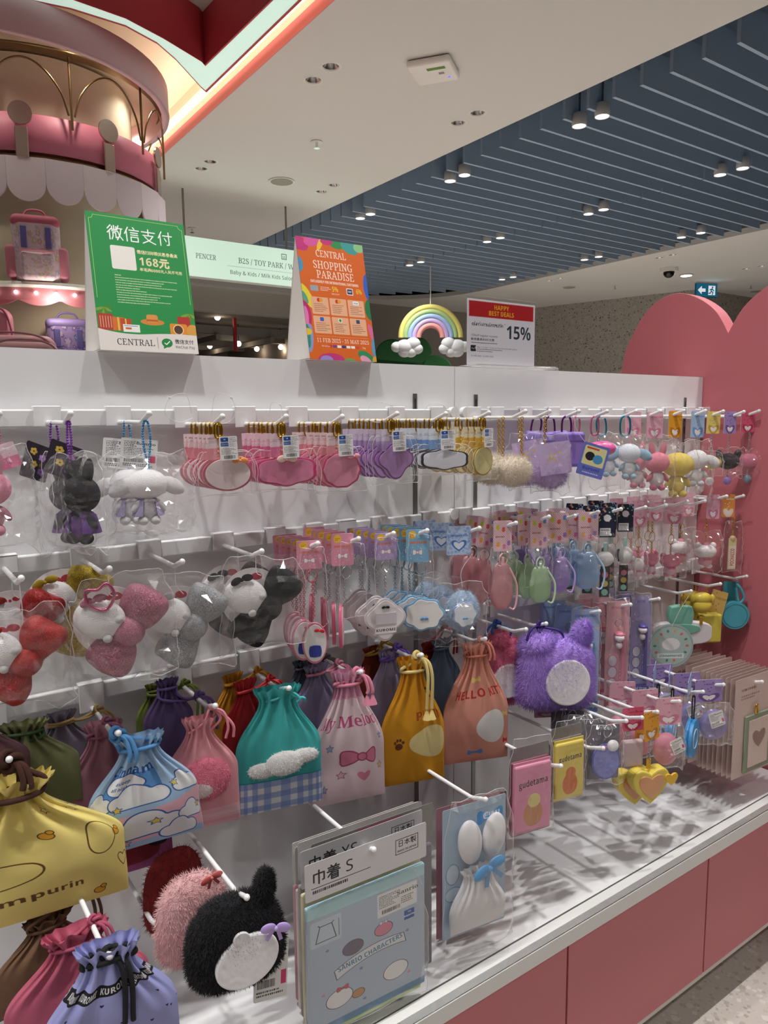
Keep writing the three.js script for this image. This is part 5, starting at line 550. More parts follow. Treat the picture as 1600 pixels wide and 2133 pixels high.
// translucent jelly pouches with a ring under striped cards
function jelly(px, py, what, label, rc, rp, col, n = 3, ry = -0.45, rows = 4) {
  const h = hook(px, py, what); const o = item(h, 0.15, ry, 'jelly_pouch_charm', label, 'keychain', what, (o, R) => { const c = R(...rc), q = R(...rp); foldedCard(o, 'header_card', c, candy, 0); const r = 0.012; ring(o, 'plastic_ring', r, 0.0017, mat(col, 0.35), q.x * 0.7, q.top + r * 0.55, 0, [0, 0.5, 0]);
    const g = new THREE.SphereGeometry(1, 32, 24), p = g.attributes.position; for (let i = 0; i < p.count; i++) { const x = p.getX(i), y = p.getY(i), z = p.getZ(i), k = 0.9 + 0.1 * Math.cos(y * 4.4 + 1.2) + 0.07 * noise3(x * 3, y * 4, z * 3 + px); p.setXYZ(i, Math.sign(x) * Math.abs(x) ** 0.62 * k * q.w / 2, Math.sign(y) * Math.abs(y) ** 0.66 * q.h / 2, z * k * q.w * 0.22); } g.computeVertexNormals(); part(o, 'jelly_body', g, gummy(col), [q.x, q.y, 0]);
    part(o, 'hang_strap', rbox(0.007, 0.02, 0.002, 0.001), mat(col, 0.35), [q.x * 0.9, q.top + 0.002, 0.003]); part(o, 'side_strap', tube([[q.x + q.w * 0.3, q.top - q.h * 0.1, 0.004], [q.x + q.w * 0.62, q.y, 0.006], [q.x + q.w * 0.5, q.bottom, 0.006], [q.x + q.w * 0.3, q.bottom + q.h * 0.05, 0.006]], 0.0022, 20, 6), mat(col, 0.4)); linkChain(o, q.x * 0.8, c.bottom, q.top + r, silver); });
  stack(o, n, 0.042, 0.25, px); const k = o.children.find((c) => c.name === 'header_card'); if (rows) { for (let i = 1; i <= rows; i++) { /* cards of the pieces behind come with the copies */ } } film(o, { x: k.position.x, y: -0.085, w: 0.062, h: 0.1 }, 0.03, px % 9, { crinkle: 0.004, both: false });
}
jelly(1077, 1090, 'the rose jelly pouches', 'translucent rose jelly pouch on a ring under a striped sweet card', [1028, 1085, 1066, 1150], [1022, 1172, 1070, 1272], 0xf0b6be, 4); jelly(1146, 1077, 'the green jelly pouches', 'translucent pale green jelly pouch on a ring under a striped sweet card', [1105, 1075, 1141, 1142], [1104, 1178, 1150, 1256], 0xc6e4be, 4);
jelly(1200, 1075, 'the violet jelly pouches', 'translucent violet jelly pouch on a ring under a striped sweet card', [1141, 1070, 1184, 1133], [1141, 1160, 1191, 1236], 0xc2aae4, 3); jelly(1249, 1067, 'the light blue jelly pouches', 'translucent light blue jelly pouch on a ring under a striped sweet card', [1206, 1066, 1246, 1128], [1198, 1148, 1252, 1228], 0xb2d0ee, 3);
// wrist straps under navy cards
function strapCharm(px, py, what, label, rc, rh, rs, ear) { const h = hook(px, py, what); stack(item(h, 0.15, -0.6, 'wrist_strap', label, 'strap', what, (o, R) => { const c = R(...rc), q = R(...rh), s = R(...rs); foldedCard(o, 'header_card', c, navy, 0); ell(o, 'soft_head', q.w / 2, q.h / 2, q.h * 0.42, q.x, q.y, 0, plushMat(0xece9e6)); ell(o, 'ear', q.w * 0.2, q.h * 0.36, q.h * 0.12, q.x - q.w * 0.42, q.y, 0.002, plushMat(ear)); part(o, 'strap_band', rbox(s.w, s.h, 0.003, 0.001), mat(0x1f2126, 0.5), [s.x, s.y, 0]); [0x8fd0c0, 0xe6c85a, 0xe07a92].forEach((k, i) => part(o, 'badge', new THREE.CylinderGeometry(s.w * 0.32, s.w * 0.32, 0.002, 16).rotateX(Math.PI / 2), mat(k, 0.4), [s.x, s.bottom + s.h * (0.16 + i * 0.28), 0.002])); part(o, 'clip', rbox(0.008, 0.022, 0.006, 0.002), mat(0xa9d9cc, 0.3), [q.x, q.top + 0.01, 0]); film(o, R(rs[0] - 12, rc[3] - 12, rs[2] + 14, rs[3] + 12), 0.03, px % 7, { crinkle: 0.003, both: false }); }), 3, 0.045, 0.12, px); }
strapCharm(1296, 1061, 'the navy card straps with round white heads', 'black strap with round white head and badges under a navy card', [1248, 1058, 1283, 1121], [1246, 1150, 1281, 1182], [1254, 1180, 1274, 1246], 0xe6e2e0); strapCharm(1347, 1057, 'the navy card straps with grey eared heads', 'black strap with white head and grey ear under a navy card', [1288, 1052, 1320, 1111], [1290, 1140, 1321, 1178], [1295, 1180, 1313, 1236], 0x75757c);
function figure(px, py, what, label, rc, cm, rp, a, b, n = 2, extra) { const h = hook(px, py, what); stack(item(h, 0.15, -0.65, 'figure_keychain', label, 'keychain', n > 1 ? what : null, (o, R) => { const c = R(...rc), q = R(...rp); foldedCard(o, 'header_card', c, cm, 0); ring(o, 'key_ring', 0.013, 0.0008, gold, q.x, (c.bottom + q.top) / 2, 0, [0, 0.7, 0]); linkChain(o, q.x, c.bottom, (c.bottom + q.top) / 2 + 0.012, gold); linkChain(o, q.x, (c.bottom + q.top) / 2 - 0.012, q.top, gold); const v = (k) => mat(k, 0.35, { clearcoat: 0.3 }); ell(o, 'head', q.w * 0.44, q.h * 0.3, q.w * 0.36, q.x, q.top - q.h * 0.3, 0, v(a)); for (const s of [-1, 1]) { ell(o, 'ear', q.w * 0.13, q.h * 0.14, q.w * 0.1, q.x + s * q.w * 0.3, q.top - q.h * 0.05, 0, v(a)); ell(o, 'leg', q.w * 0.13, q.h * 0.1, q.w * 0.15, q.x + s * q.w * 0.16, q.bottom + q.h * 0.08, 0.002, v(a)); } ell(o, 'body', q.w * 0.28, q.h * 0.26, q.w * 0.24, q.x, q.bottom + q.h * 0.28, 0, v(b)); bow(o, 'bow', q.w * 0.16, v(0xd8627e), q.x, q.bottom + q.h * 0.42, q.w * 0.24); film(o, { ...q, w: q.w * 1.4, h: q.h * 1.7, y: q.y + q.h * 0.2 }, q.w * 0.8, px % 7, { crinkle: 0.005, both: false }); extra?.(o, q, R); }), n, 0.065, 0.12, px); }
figure(1390, 1053, 'the white vinyl figures', 'white vinyl figure on a gold ring under a pink card', [1321, 1046, 1349, 1102], cPink, [1320, 1168, 1349, 1214], 0xefe9e9, 0xe9c6cf); figure(1434, 1045, 'the small pink vinyl figures', 'small pink vinyl figure under a narrow pink card', [1355, 1042, 1383, 1092], cPink, [1346, 1160, 1380, 1206], 0xe98aa6, 0xf2dfe4); figure(1471, 1044, 'the larger pink vinyl figures', 'pink vinyl figure with wide head under a wide pink card', [1389, 1040, 1426, 1098], cPink, [1380, 1163, 1427, 1210], 0xe58aa4, 0xf0c6d2);
figure(1516, 1034, 'the white vinyl figures with pink hats', 'white vinyl figure with a pink hat under a pink card', [1475, 1031, 1499, 1082], cPink, [1452, 1136, 1500, 1186], 0xf0ebec, 0xe8a9b8, 2, (o, q) => part(o, 'hat', new THREE.CylinderGeometry(q.w * 0.12, q.w * 0.15, q.h * 0.12, 16), mat(0xe59ab0, 0.4), [q.x, q.top + q.h * 0.02, 0]));
{ const h = hook(1551, 1033, 'the cream strap under an orange card'); item(h, 0.15, -0.65, 'name_strap', 'cream strap with red lettering on a gold chain under an orange card', 'strap', null, (o, R) => { const c = R(1507, 1031, 1531, 1079), q = R(1520, 1120, 1541, 1186); foldedCard(o, 'header_card', c, cTan, 0); linkChain(o, q.x * 0.7, c.bottom, q.top, gold, 0, 0.003); part(o, 'strap_band', rbox(q.w * 0.7, q.h, 0.004, 0.001), mat(0xe8d9a4, 0.5), [q.x, q.y, 0]); const t = tagTex((g, w, h2) => { fill(g, '#f0ead8', 0, 0, w, h2); text(g, 'POCHACCO', w / 2, h2 / 2, 52, '#c8302c', { weight: 'bold', align: 'center', rot: -Math.PI / 2, sx: 0.7 }); }, 64, 256); part(o, 'name_print', cardGeo(q.w * 0.6, q.h * 0.72, 0.001, 0.0006), t, [q.x, q.y - q.h * 0.1, 0.0022]); ell(o, 'end_bead', 0.008, 0.008, 0.006, q.x, q.top, 0, mat(0xe0cf94, 0.4)); film(o, R(1512, 1085, 1550, 1192), 0.02, 3, { crinkle: 0.003, both: false }); });
  const hu = hook(1590, 1026, 'the slim blue sticks in clear sleeves'); stack(item(hu, 0.15, -0.6, 'stick_pack', 'slim grey blue stick in a clear sleeve', 'pack', 'grey blue stick packs', (o, R) => { const q = R(1570, 1060, 1590, 1142), f = R(1568, 1032, 1592, 1146); part(o, 'stick', rbox(q.w * 0.5, q.h, 0.005, 0.002), mat(0x7f93a6, 0.4), [q.x, q.y, 0]); film(o, f, 0.012, 5, { crinkle: 0.002, both: false }); }), 3, 0.045, 0.1); }

// ================= third row: gathered cloth bags =================
const PR = (w, h, base, draw) => clothTex(canvasTex(w, h, (g, W, H) => { fill(g, base, 0, 0, W, H); draw(g, W, H); }));
const paw = (g, x, y, s, c) => { oval(g, x, y, s, s * 0.8, c); for (const [a, b] of [[-1, -1], [-0.35, -1.5], [0.4, -1.5], [1.05, -0.95]]) oval(g, x + a * s, y + b * s, s * 0.34, s * 0.4, c); };
const cloud2 = (g, x, y, s, line) => { g.fillStyle = '#eef0f4'; g.strokeStyle = line; g.lineWidth = s * 0.09; g.beginPath(); g.arc(x - s, y, s * 0.6, 1.5, 4.7); g.arc(x - s * 0.2, y - s * 0.5, s * 0.75, 3.6, 5.9); g.arc(x + s * 0.8, y - s * 0.1, s * 0.65, 4.4, 1.5); g.closePath(); g.fill(); g.stroke(); };
function bagItem(h, z, label, rects, o, ry = -0.2, tilt = 0) { return item(h, z, ry, 'drawstring_bag', label, 'bag', null, (g, R) => { g.rotation.z = tilt; const q = R(...rects); pouch(g, q, o); o.more?.(g, q, R); }); }
const ribbonLoop = (g, q, m, ny) => { for (const s of [-1, 1]) cord(g, 'ribbon', [[q.x + s * q.w * 0.14, ny, 0.004], [s * 0.012, ny * 0.4, 0.007], [s * 0.005, 0.004, 0.004], [0, 0.009, 0]], 0.0022, m); for (const s of [0, 1]) { const r = cord(g, 'ribbon_end', [[0.002, 0.008, 0.004], [0.016, 0.002 - s * 0.004, 0.012], [0.022 + s * 0.008, ny * 0.8, 0.016], [0.018 + s * 0.012, ny * 1.5, 0.014]], 0.0022, m); } ell(g, 'ribbon_knot', 0.006, 0.005, 0.005, 0.001, 0.009, 0.003, m); };
{
  const hA = hook(20, 1584, 'the yellow drawstring bag'), hB = hook(248, 1529, 'the blue drawstring bag'), hC = hook(450, 1472, 'the pink bag with a ribbon'), hD = hook(604, 1435, 'the turquoise bag with a gingham hem'), hE = hook(754, 1401, 'the pale pink bag with a rope cord'), hF = hook(880, 1366, 'the mustard yellow bag'), hG = hook(1013, 1332, 'the salmon bag');
  const cordOf = (c) => cloth(c);
  bagItem(hA, 0.158, 'pale yellow printed drawstring bag with a brown cord', [-190, 1618, 236, 1935], { mat: PR(768, 640, '#f2de84', (g, w, h) => { text(g, 'pompompurin', w * 0.46, 520, 46, '#6b4a1e', { weight: 'bold', align: 'center', rot: -0.02 }); for (const [x, y] of [[440, 260], [660, 330], [250, 330], [560, 590]]) { oval(g, x, y, 20, 16, '#e8a82c', '#5a4018', 3); oval(g, x + 14, y - 16, 11, 10, '#e8a82c', '#5a4018', 3); } heartPath(g, 690, 470, 34); g.strokeStyle = '#6b4a1e'; g.lineWidth = 5; g.stroke(); for (const [x, y, r] of [[520, 160, 0.3], [700, 180, 0]]) { star(g, x, y, 18, '#f4e7a8', '#6b4a1e'); } oval(g, 330, 400, 90, 58, null, '#6b4a1e', 5); oval(g, 590, 330, 56, 80, null, '#6b4a1e', 5, 0.3); }), cordMat: cordOf(0x4a2a20), cordR: 0.0042, seed: 2, full: 0.45, neck: 0.26, depth: 0.06, tail: 0.01 }, -0.1);
  bagItem(hA, 0.09, 'olive green cloth bag behind the yellow one', [-60, 1500, 150, 1690], { mat: cloth(0x7d8158), cordMat: cordOf(0x3f5a36), seed: 3 });
  bagItem(hA, 0.125, 'dark mauve cloth bag close behind the yellow one', [-150, 1495, 60, 1690], { mat: cloth(0x7a5560), cordMat: cordOf(0x4a2a20), seed: 9 });
  bagItem(hB, 0.155, 'light blue printed drawstring bag with a blue rope cord', [172, 1527, 396, 1768], { mat: PR(640, 640, '#a9c9ea', (g, w, h) => { g.fillStyle = '#eab8c6'; g.beginPath(); g.moveTo(0, 420); g.quadraticCurveTo(300, 470, 640, 330); g.lineTo(640, 600); g.lineTo(0, 600); g.fill(); rrect(g, 130, 190, 250, 120, 8, '#5f97d6'); text(g, 'Cinnam', 250, 176, 70, '#2f5aa8', { weight: 'bold', align: 'center' }); oval(g, 235, 246, 92, 52, '#f3f4f8', '#2f5aa8', 4); text(g, 'asleep', 235, 232, 25, '#2f5aa8', { align: 'center', weight: 'bold' }); text(g, 'all night.', 235, 262, 25, '#2f5aa8', { align: 'center', weight: 'bold' }); for (const [x, y, s] of [[120, 350, 60], [300, 345, 70], [520, 320, 66], [160, 540, 70], [330, 530, 84], [520, 500, 60], [80, 590, 50], [440, 590, 60]]) cloud2(g, x, y, s, '#3f66b0'); for (const [x, y, c] of [[230, 380, '#f0d25a'], [430, 300, '#f0d25a'], [340, 500, '#f0d25a'], [120, 580, '#7f9fd6'], [250, 600, '#eab8c6'], [560, 470, '#f0d25a']]) star(g, x, y, 22, c, '#3f66b0'); }), cordMat: cordOf(0x5c9bd4), cordR: 0.0032, seed: 5, full: 0.42, tail: 0.012 }, -0.18, 0.05);
  bagItem(hB, 0.1, 'mauve pink cloth bag behind the blue printed bag', [130, 1500, 300, 1775], { mat: cloth(0xb0788c), cordMat: cordOf(0x9a5c78), seed: 6 }, -0.1); bagItem(hB, 0.045, 'grey lilac cloth bag with a straw cord hung by the rail', [62, 1478, 200, 1660], { mat: cloth(0x8d8294), cordMat: cordOf(0xb89a6a), cordR: 0.0022, seed: 7, tassel: true }, 0.1);
  const fuzzPink = mat(0xe58aa0, 0.9), fuzzWhite = mat(0xf2f0ee, 0.9);
  bagItem(hC, 0.155, 'salmon pink cloth bag with a fluffy patch and satin ribbon', [336, 1492, 492, 1735], { mat: PR(512, 640, '#eba2ac', (g, w, h) => { fill(g, '#f0b9c2', 0, 530, w, 110); fill(g, '#f3c9d0', 0, 560, w, 22); fill(g, '#e9a9b4', 0, 600, w, 22); }), seed: 8, depth: 0.08, more: (g, q) => { const b = ell(g, 'fluffy_patch', q.w * 0.33, q.h * 0.19, 0.008, q.x + q.w * 0.05, q.y - q.h * 0.04, q.w * 0.085, plushMat(0xe07a92)); fur(g, b, 1400, 0.004, fuzzPink, 3); const c = ell(g, 'white_patch', q.w * 0.24, q.h * 0.1, 0.006, q.x - q.w * 0.02, q.y - q.h * 0.1, q.w * 0.105, plushMat(0xf1ecea)); fur(g, c, 500, 0.003, fuzzWhite, 4); ribbonLoop(g, q, mat(0xe88ea0, 0.35, { sheen: 0.5 }), q.top - q.h * 0.12); } }, -0.2); bagItem(hC, 0.095, 'deep purple cloth bag behind the pink ribbon bag', [300, 1412, 402, 1590], { mat: cloth(0x5d4a78), cordMat: cordOf(0x6a5590), seed: 10 }, 0); bagItem(hC, 0.03, 'moss green cloth bag behind the deep purple one', [285, 1420, 360, 1560], { mat: cloth(0x76843a), cordMat: cordOf(0x6d7a34), seed: 11 }, 0.1);
  bagItem(hD, 0.155, 'turquoise cloth bag with a blue gingham hem and fluffy white patch', [488, 1428, 668, 1695], { mat: PR(640, 640, '#45b8b8', (g, w, h) => { fill(g, '#eef0f6', 0, 470, w, 170); g.globalAlpha = 0.55; for (let x = 0; x < w; x += 64) fill(g, '#6f8ad0', x, 470, 32, 170); for (let y = 470; y < h; y += 64) fill(g, '#6f8ad0', 0, y, w, 32); g.globalAlpha = 1; fill(g, '#2f9c9e', 0, 464, w, 7); }), seed: 12, depth: 0.08, neck: 0.42, more: (g, q) => { for (const [x, y, a, b] of [[0, 0, 0.22, 0.1], [-0.24, -0.035, 0.17, 0.07], [0.23, 0.03, 0.17, 0.06]]) { const c = ell(g, 'fluffy_patch', q.w * a, q.h * b, 0.007, q.x + q.w * (x + 0.04), q.y - q.h * 0.1 + q.h * y, q.w * 0.09 - Math.abs(x) * 0.02, plushMat(0xf1efee)); fur(g, c, 700, 0.004, fuzzWhite, 5); } ribbonLoop(g, q, mat(0x3fb2b4, 0.4), q.top - q.h * 0.1); } }, -0.25); bagItem(hD, 0.095, 'bright red cloth bag behind the turquoise one', [462, 1412, 560, 1610], { mat: cloth(0xb02028), cordMat: mat(0xc02028, 0.4), seed: 13 }, 0.12); bagItem(hD, 0.045, 'orange yellow cloth bag hung by the rail behind the red one', [440, 1398, 530, 1560], { mat: cloth(0xc98a1c), cordMat: mat(0xd0921c, 0.4), seed: 14 }, 0.2);
  bagItem(hE, 0.155, 'pale pink printed bag with a pink rope cord and tassel', [644, 1393, 800, 1680], { mat: PR(512, 640, '#f0d6de', (g, w, h) => { fill(g, '#e6a8c8', 0, 0, w, 130); text(g, 'My Melody', w / 2 + 20, 240, 74, '#d0568a', { font: 'serif', weight: 'bold', align: 'center' }); bow2d(g, 300, 420, 60, '#dd7f9e', '#a84a70'); for (const [x, y, c] of [[420, 330, '#9db4d8'], [180, 360, '#9db4d8'], [410, 480, '#ecd27a'], [150, 560, '#9db4d8'], [230, 500, '#e9b0c4']]) star(g, x, y, 20, c, '#8a6a8a'); heartPath(g, 310, 520, 26); g.fillStyle = '#e58aa6'; g.fill(); }), cordMat: cordOf(0xe08aa4), cordR: 0.0032, seed: 15, tassel: true, tail: 0.006, full: 0.4 }, -0.25); bagItem(hE, 0.09, 'lavender cloth bag behind the pale pink one', [604, 1382, 712, 1560], { mat: cloth(0x9a90b4), cordMat: cordOf(0xd98aa4), seed: 16, tassel: true }, 0); bagItem(hE, 0.045, 'slate grey cloth bag hung by the rail behind the lavender one', [585, 1372, 680, 1510], { mat: cloth(0x5f6b7c), cordMat: cordOf(0x6a6a74), seed: 17 }, 0.1);
  bagItem(hF, 0.155, 'mustard yellow bag with paw prints and a cream rope cord', [792, 1366, 926, 1638], { mat: PR(512, 640, '#d9971a', (g, w, h) => { text(g, 'PURIN', 350, 292, 60, '#b3521c', { weight: 'bold', align: 'center' }); paw(g, 390, 190, 20, '#6b3a18'); paw(g, 190, 440, 22, '#6b3a18'); oval(g, 350, 430, 110, 84, '#f0dc9a'); text(g, '~', 430, 560, 40, '#6b3a18'); }), cordMat: cordOf(0xe6d088), cordR: 0.0032, seed: 18, tassel: true, tail: 0.07, full: 0.4 }, -0.3); bagItem(hF, 0.09, 'pale lilac cloth bag with a violet cord behind the mustard one', [766, 1352, 850, 1530], { mat: cloth(0xa59cba), cordMat: cordOf(0x7a5cb8), cordR: 0.003, seed: 19, tassel: true }, 0); bagItem(hF, 0.045, 'rust red cloth bag hung by the rail behind the lilac one', [738, 1345, 810, 1480], { mat: cloth(0x8a3420), cordMat: cordOf(0xc9a23a), seed: 20 }, 0.1);
  bagItem(hG, 0.155, 'salmon cloth bag with red lettering', [924, 1336, 1060, 1592], { mat: PR(512, 640, '#e29c8a', (g, w, h) => { text(g, 'HELLO KITTY', 290, 262, 62, '#c8322c', { weight: 'bold', align: 'center', rot: -0.06, sx: 0.9 }); bow2d(g, 250, 190, 24, '#ecd27a'); bow2d(g, 420, 390, 26, '#ecd27a'); bow2d(g, 430, 540, 24, '#c8322c'); bow2d(g, 250, 585, 22, '#6f93d0'); oval(g, 330, 450, 78, 92, '#f1efee'); }), cordMat: cordOf(0xc87a68), seed: 21, full: 0.4, tail: 0.01 }, -0.35); bagItem(hG, 0.08, 'blue grey cloth bag behind the salmon one', [880, 1330, 960, 1500], { mat: cloth(0x5f7288), cordMat: cordOf(0x5f7288), seed: 22 }, 0); bagItem(hG, 0.04, 'brick red cloth bag hung by the rail behind the salmon one', [862, 1335, 925, 1480], { mat: cloth(0x9a2a2c), cordMat: cordOf(0x9a2a2c), seed: 23 }, 0.1);
}
// fur pouches with ears
function furPouch(h, z, label, rects, col, n, seed, o = {}) {
  return item(h, z, o.ry ?? -0.4, 'fur_bag', label, 'pouch', null, (g, R) => {
    const q = R(...rects), G = new THREE.SphereGeometry(1, 40, 30), p = G.attributes.position; for (let i = 0; i < p.count; i++) { const x = p.getX(i), y = p.getY(i), zz = p.getZ(i); p.setXYZ(i, Math.sign(x) * Math.abs(x) ** (o.sq ?? 0.72) * q.w / 2 * (1 - (o.flare ?? 0.12) * y), Math.sign(y) * Math.abs(y) ** (o.sq ?? 0.75) * q.h / 2, zz * q.w * (o.fat ?? 0.24)); } G.computeVertexNormals();
    const F0 = mat(col, 0.85, { sheen: 0.3, sheenColor: 0xffffff, sheenRoughness: 0.5 }), body = part(g, 'fur_body', G, plushMat(col), [q.x, q.y, 0]); fur(g, body, n, o.len ?? 0.0075, F0, seed, 0.0005);
    for (const [ex, ey, er, el, a] of o.ears ?? []) { const e = ell(g, 'ear', q.w * er, q.h * el, q.w * er * 0.8, q.x + q.w * ex, q.y + q.h * ey, 0.004, plushMat(col), [0, 0, a]); fur(g, e, Math.round(n * 0.3), o.len ?? 0.0075, F0, seed + 5, 0.0005); }
    if (o.face) { const [fx, fy, w2, h2] = o.face; const f = part(g, 'face_patch', plate(blobShape('oval', q.w * w2, q.h * h2), 0.004, 0.003), plushMat(0xf1eef2), [q.x + q.w * fx, q.y + q.h * fy, q.w * (o.fat ?? 0.24) * 0.93], [0, 0, o.faceTilt ?? 0]); f.rotation.x = -0.05; }
    for (const [bx, by, s, c, a] of o.bows ?? []) bow(g, 'satin_bow', q.w * s, mat(c, 0.3, { sheen: 0.4 }), q.x + q.w * bx, q.y + q.h * by, q.w * (o.fat ?? 0.24) + 0.006, a ?? 0, 0.8);
    if (o.cord) { for (const s of [-1, 1]) cord(g, 'cord', [[q.x + s * q.w * 0.12, q.top - q.h * 0.06, 0], [q.x * 0.5 + s * 0.022, q.top * 0.5 + 0.006, 0.01], [s * 0.006, 0.004, 0.002]], 0.0026, mat(o.cord, 0.6)); part(g, 'knot', new THREE.TorusKnotGeometry(0.006, 0.0026, 40, 8, 2, 3), mat(o.cord, 0.6), [0, 0.008, 0.002]); cord(g, 'cord_end', [[0, 0.008, 0], [-0.02, 0.006, 0.012], [-0.032, -0.012, 0.016], [-0.034, -0.035, 0.016]], 0.0026, mat(o.cord, 0.6)); } o.more?.(g, q, R);
  });
}
{
  const hH = hook(1098, 1312, 'the hot pink fur pouch'), hI = hook(1140, 1300, 'the violet fur pouch');
  furPouch(hH, 0.085, 'hot pink fur pouch with a white face patch and pale blue bow', [1002, 1322, 1092, 1466], 0xee86a8, 5000, 4, { ears: [[-0.1, 0.45, 0.22, 0.16, 0.4]], face: [0.02, -0.1, 0.62, 0.46], bows: [[0.35, 0.16, 0.2, 0xa9c6dc, 1.2]], cord: 0x2f62b0, ry: -0.35, sq: 0.55, flare: 0.16, len: 0.009 });
  furPouch(hI, 0.155, 'violet fur pouch with horn shaped ears and a white face patch', [1082, 1318, 1232, 1466], 0xba98ec, 8000, 6, { ears: [[0.32, 0.5, 0.12, 0.24, -0.3], [-0.25, 0.42, 0.24, 0.17, 0.3]], face: [0.08, -0.06, 0.54, 0.6], faceTilt: -0.3, cord: 0x3a1f78, ry: -0.5, sq: 0.5, flare: 0.17, len: 0.0095, more: (g, q, R) => { card(g, 'paper_tag', R(1120, 1462, 1172, 1492), cPink, -0.012); } });
}
// hand strap packs
function strapPack(px, py, what, label, rects, bg, edge, word, col, n, z = 0.15) {
  const h = hook(px, py, what); const t = texMat(canvasTex(160, 640, (g, w, H) => { fill(g, bg, 0, 0, w, H); const r = rng(px); for (let i = 0; i < 16; i++) star(g, r() * w, r() * 330, 7, '#f2e08a'); text(g, word, w / 2, 40, 20, edge, { weight: 'bold', align: 'center', sx: 0.8 }); for (let k = 0; k < 3; k++) oval(g, 52, 360 + k * 70, 32, 34, '#e9e6ee', edge, 4); fill(g, edge, 0, H - 70, w, 70); text(g, 'Hand Strap', w / 2, H - 40, 26, '#f4f4fa', { align: 'center', weight: 'bold', sx: 0.95 }); text(g, word, 116, 420, 44, '#f4f2f8', { weight: 'bold', align: 'center', rot: Math.PI / 2, stroke: edge, sx: 0.8 }); }), 0.5);
  const all = stack(item(h, z, -0.55, 'hand_strap_pack', label, 'pack', n > 1 ? what : null, (o, R) => { const q = R(...rects); card(o, 'backing_card', q, t, -0.002); const v = mat(col, 0.35); part(o, 'strap', rbox(q.w * 0.16, q.h * 0.55, 0.005, 0.002), v, [q.x + q.w * 0.22, q.y - q.h * 0.08, 0.005]); ell(o, 'figure_head', q.w * 0.2, q.w * 0.17, 0.012, q.x, q.y + q.h * 0.17, 0.012, mat(0xf0eaec, 0.4)); ell(o, 'figure_cap', q.w * 0.19, q.w * 0.12, 0.012, q.x, q.y + q.h * 0.2, 0.01, v); ell(o, 'figure_body', q.w * 0.13, q.w * 0.16, 0.009, q.x, q.y + q.h * 0.1, 0.011, mat(0xf0eaec, 0.4)); ring(o, 'split_ring', q.w * 0.16, 0.0009, silver, q.x, q.y + q.h * 0.3, 0.006); film(o, { ...q, w: q.w * 1.1, h: q.h * 1.04 }, 0.03, px % 9, { crinkle: 0.003, both: false, nx: 7, ny: 20 }); }), n, 0.045, 0.03, px);
}
strapPack(1251, 1274, 'the blue hand strap packs', 'blue hand strap pack in a clear bag', [1192, 1268, 1250, 1492], '#a9c2e6', '#4f7fc6', 'CINNAMOROLL', 0x4f8fd0, 3); strapPack(1316, 1260, 'the rose hand strap packs', 'rose pink hand strap pack in a clear bag', [1266, 1250, 1312, 1478], '#eab2bc', '#d9718c', 'MY MELODY', 0xe48aa2, 3); strapPack(1375, 1248, 'the purple hand strap packs', 'purple hand strap pack in a clear bag', [1318, 1240, 1358, 1456], '#a9a0cf', '#5f62b4', 'KUROMI', 0x5a4fa0, 3);
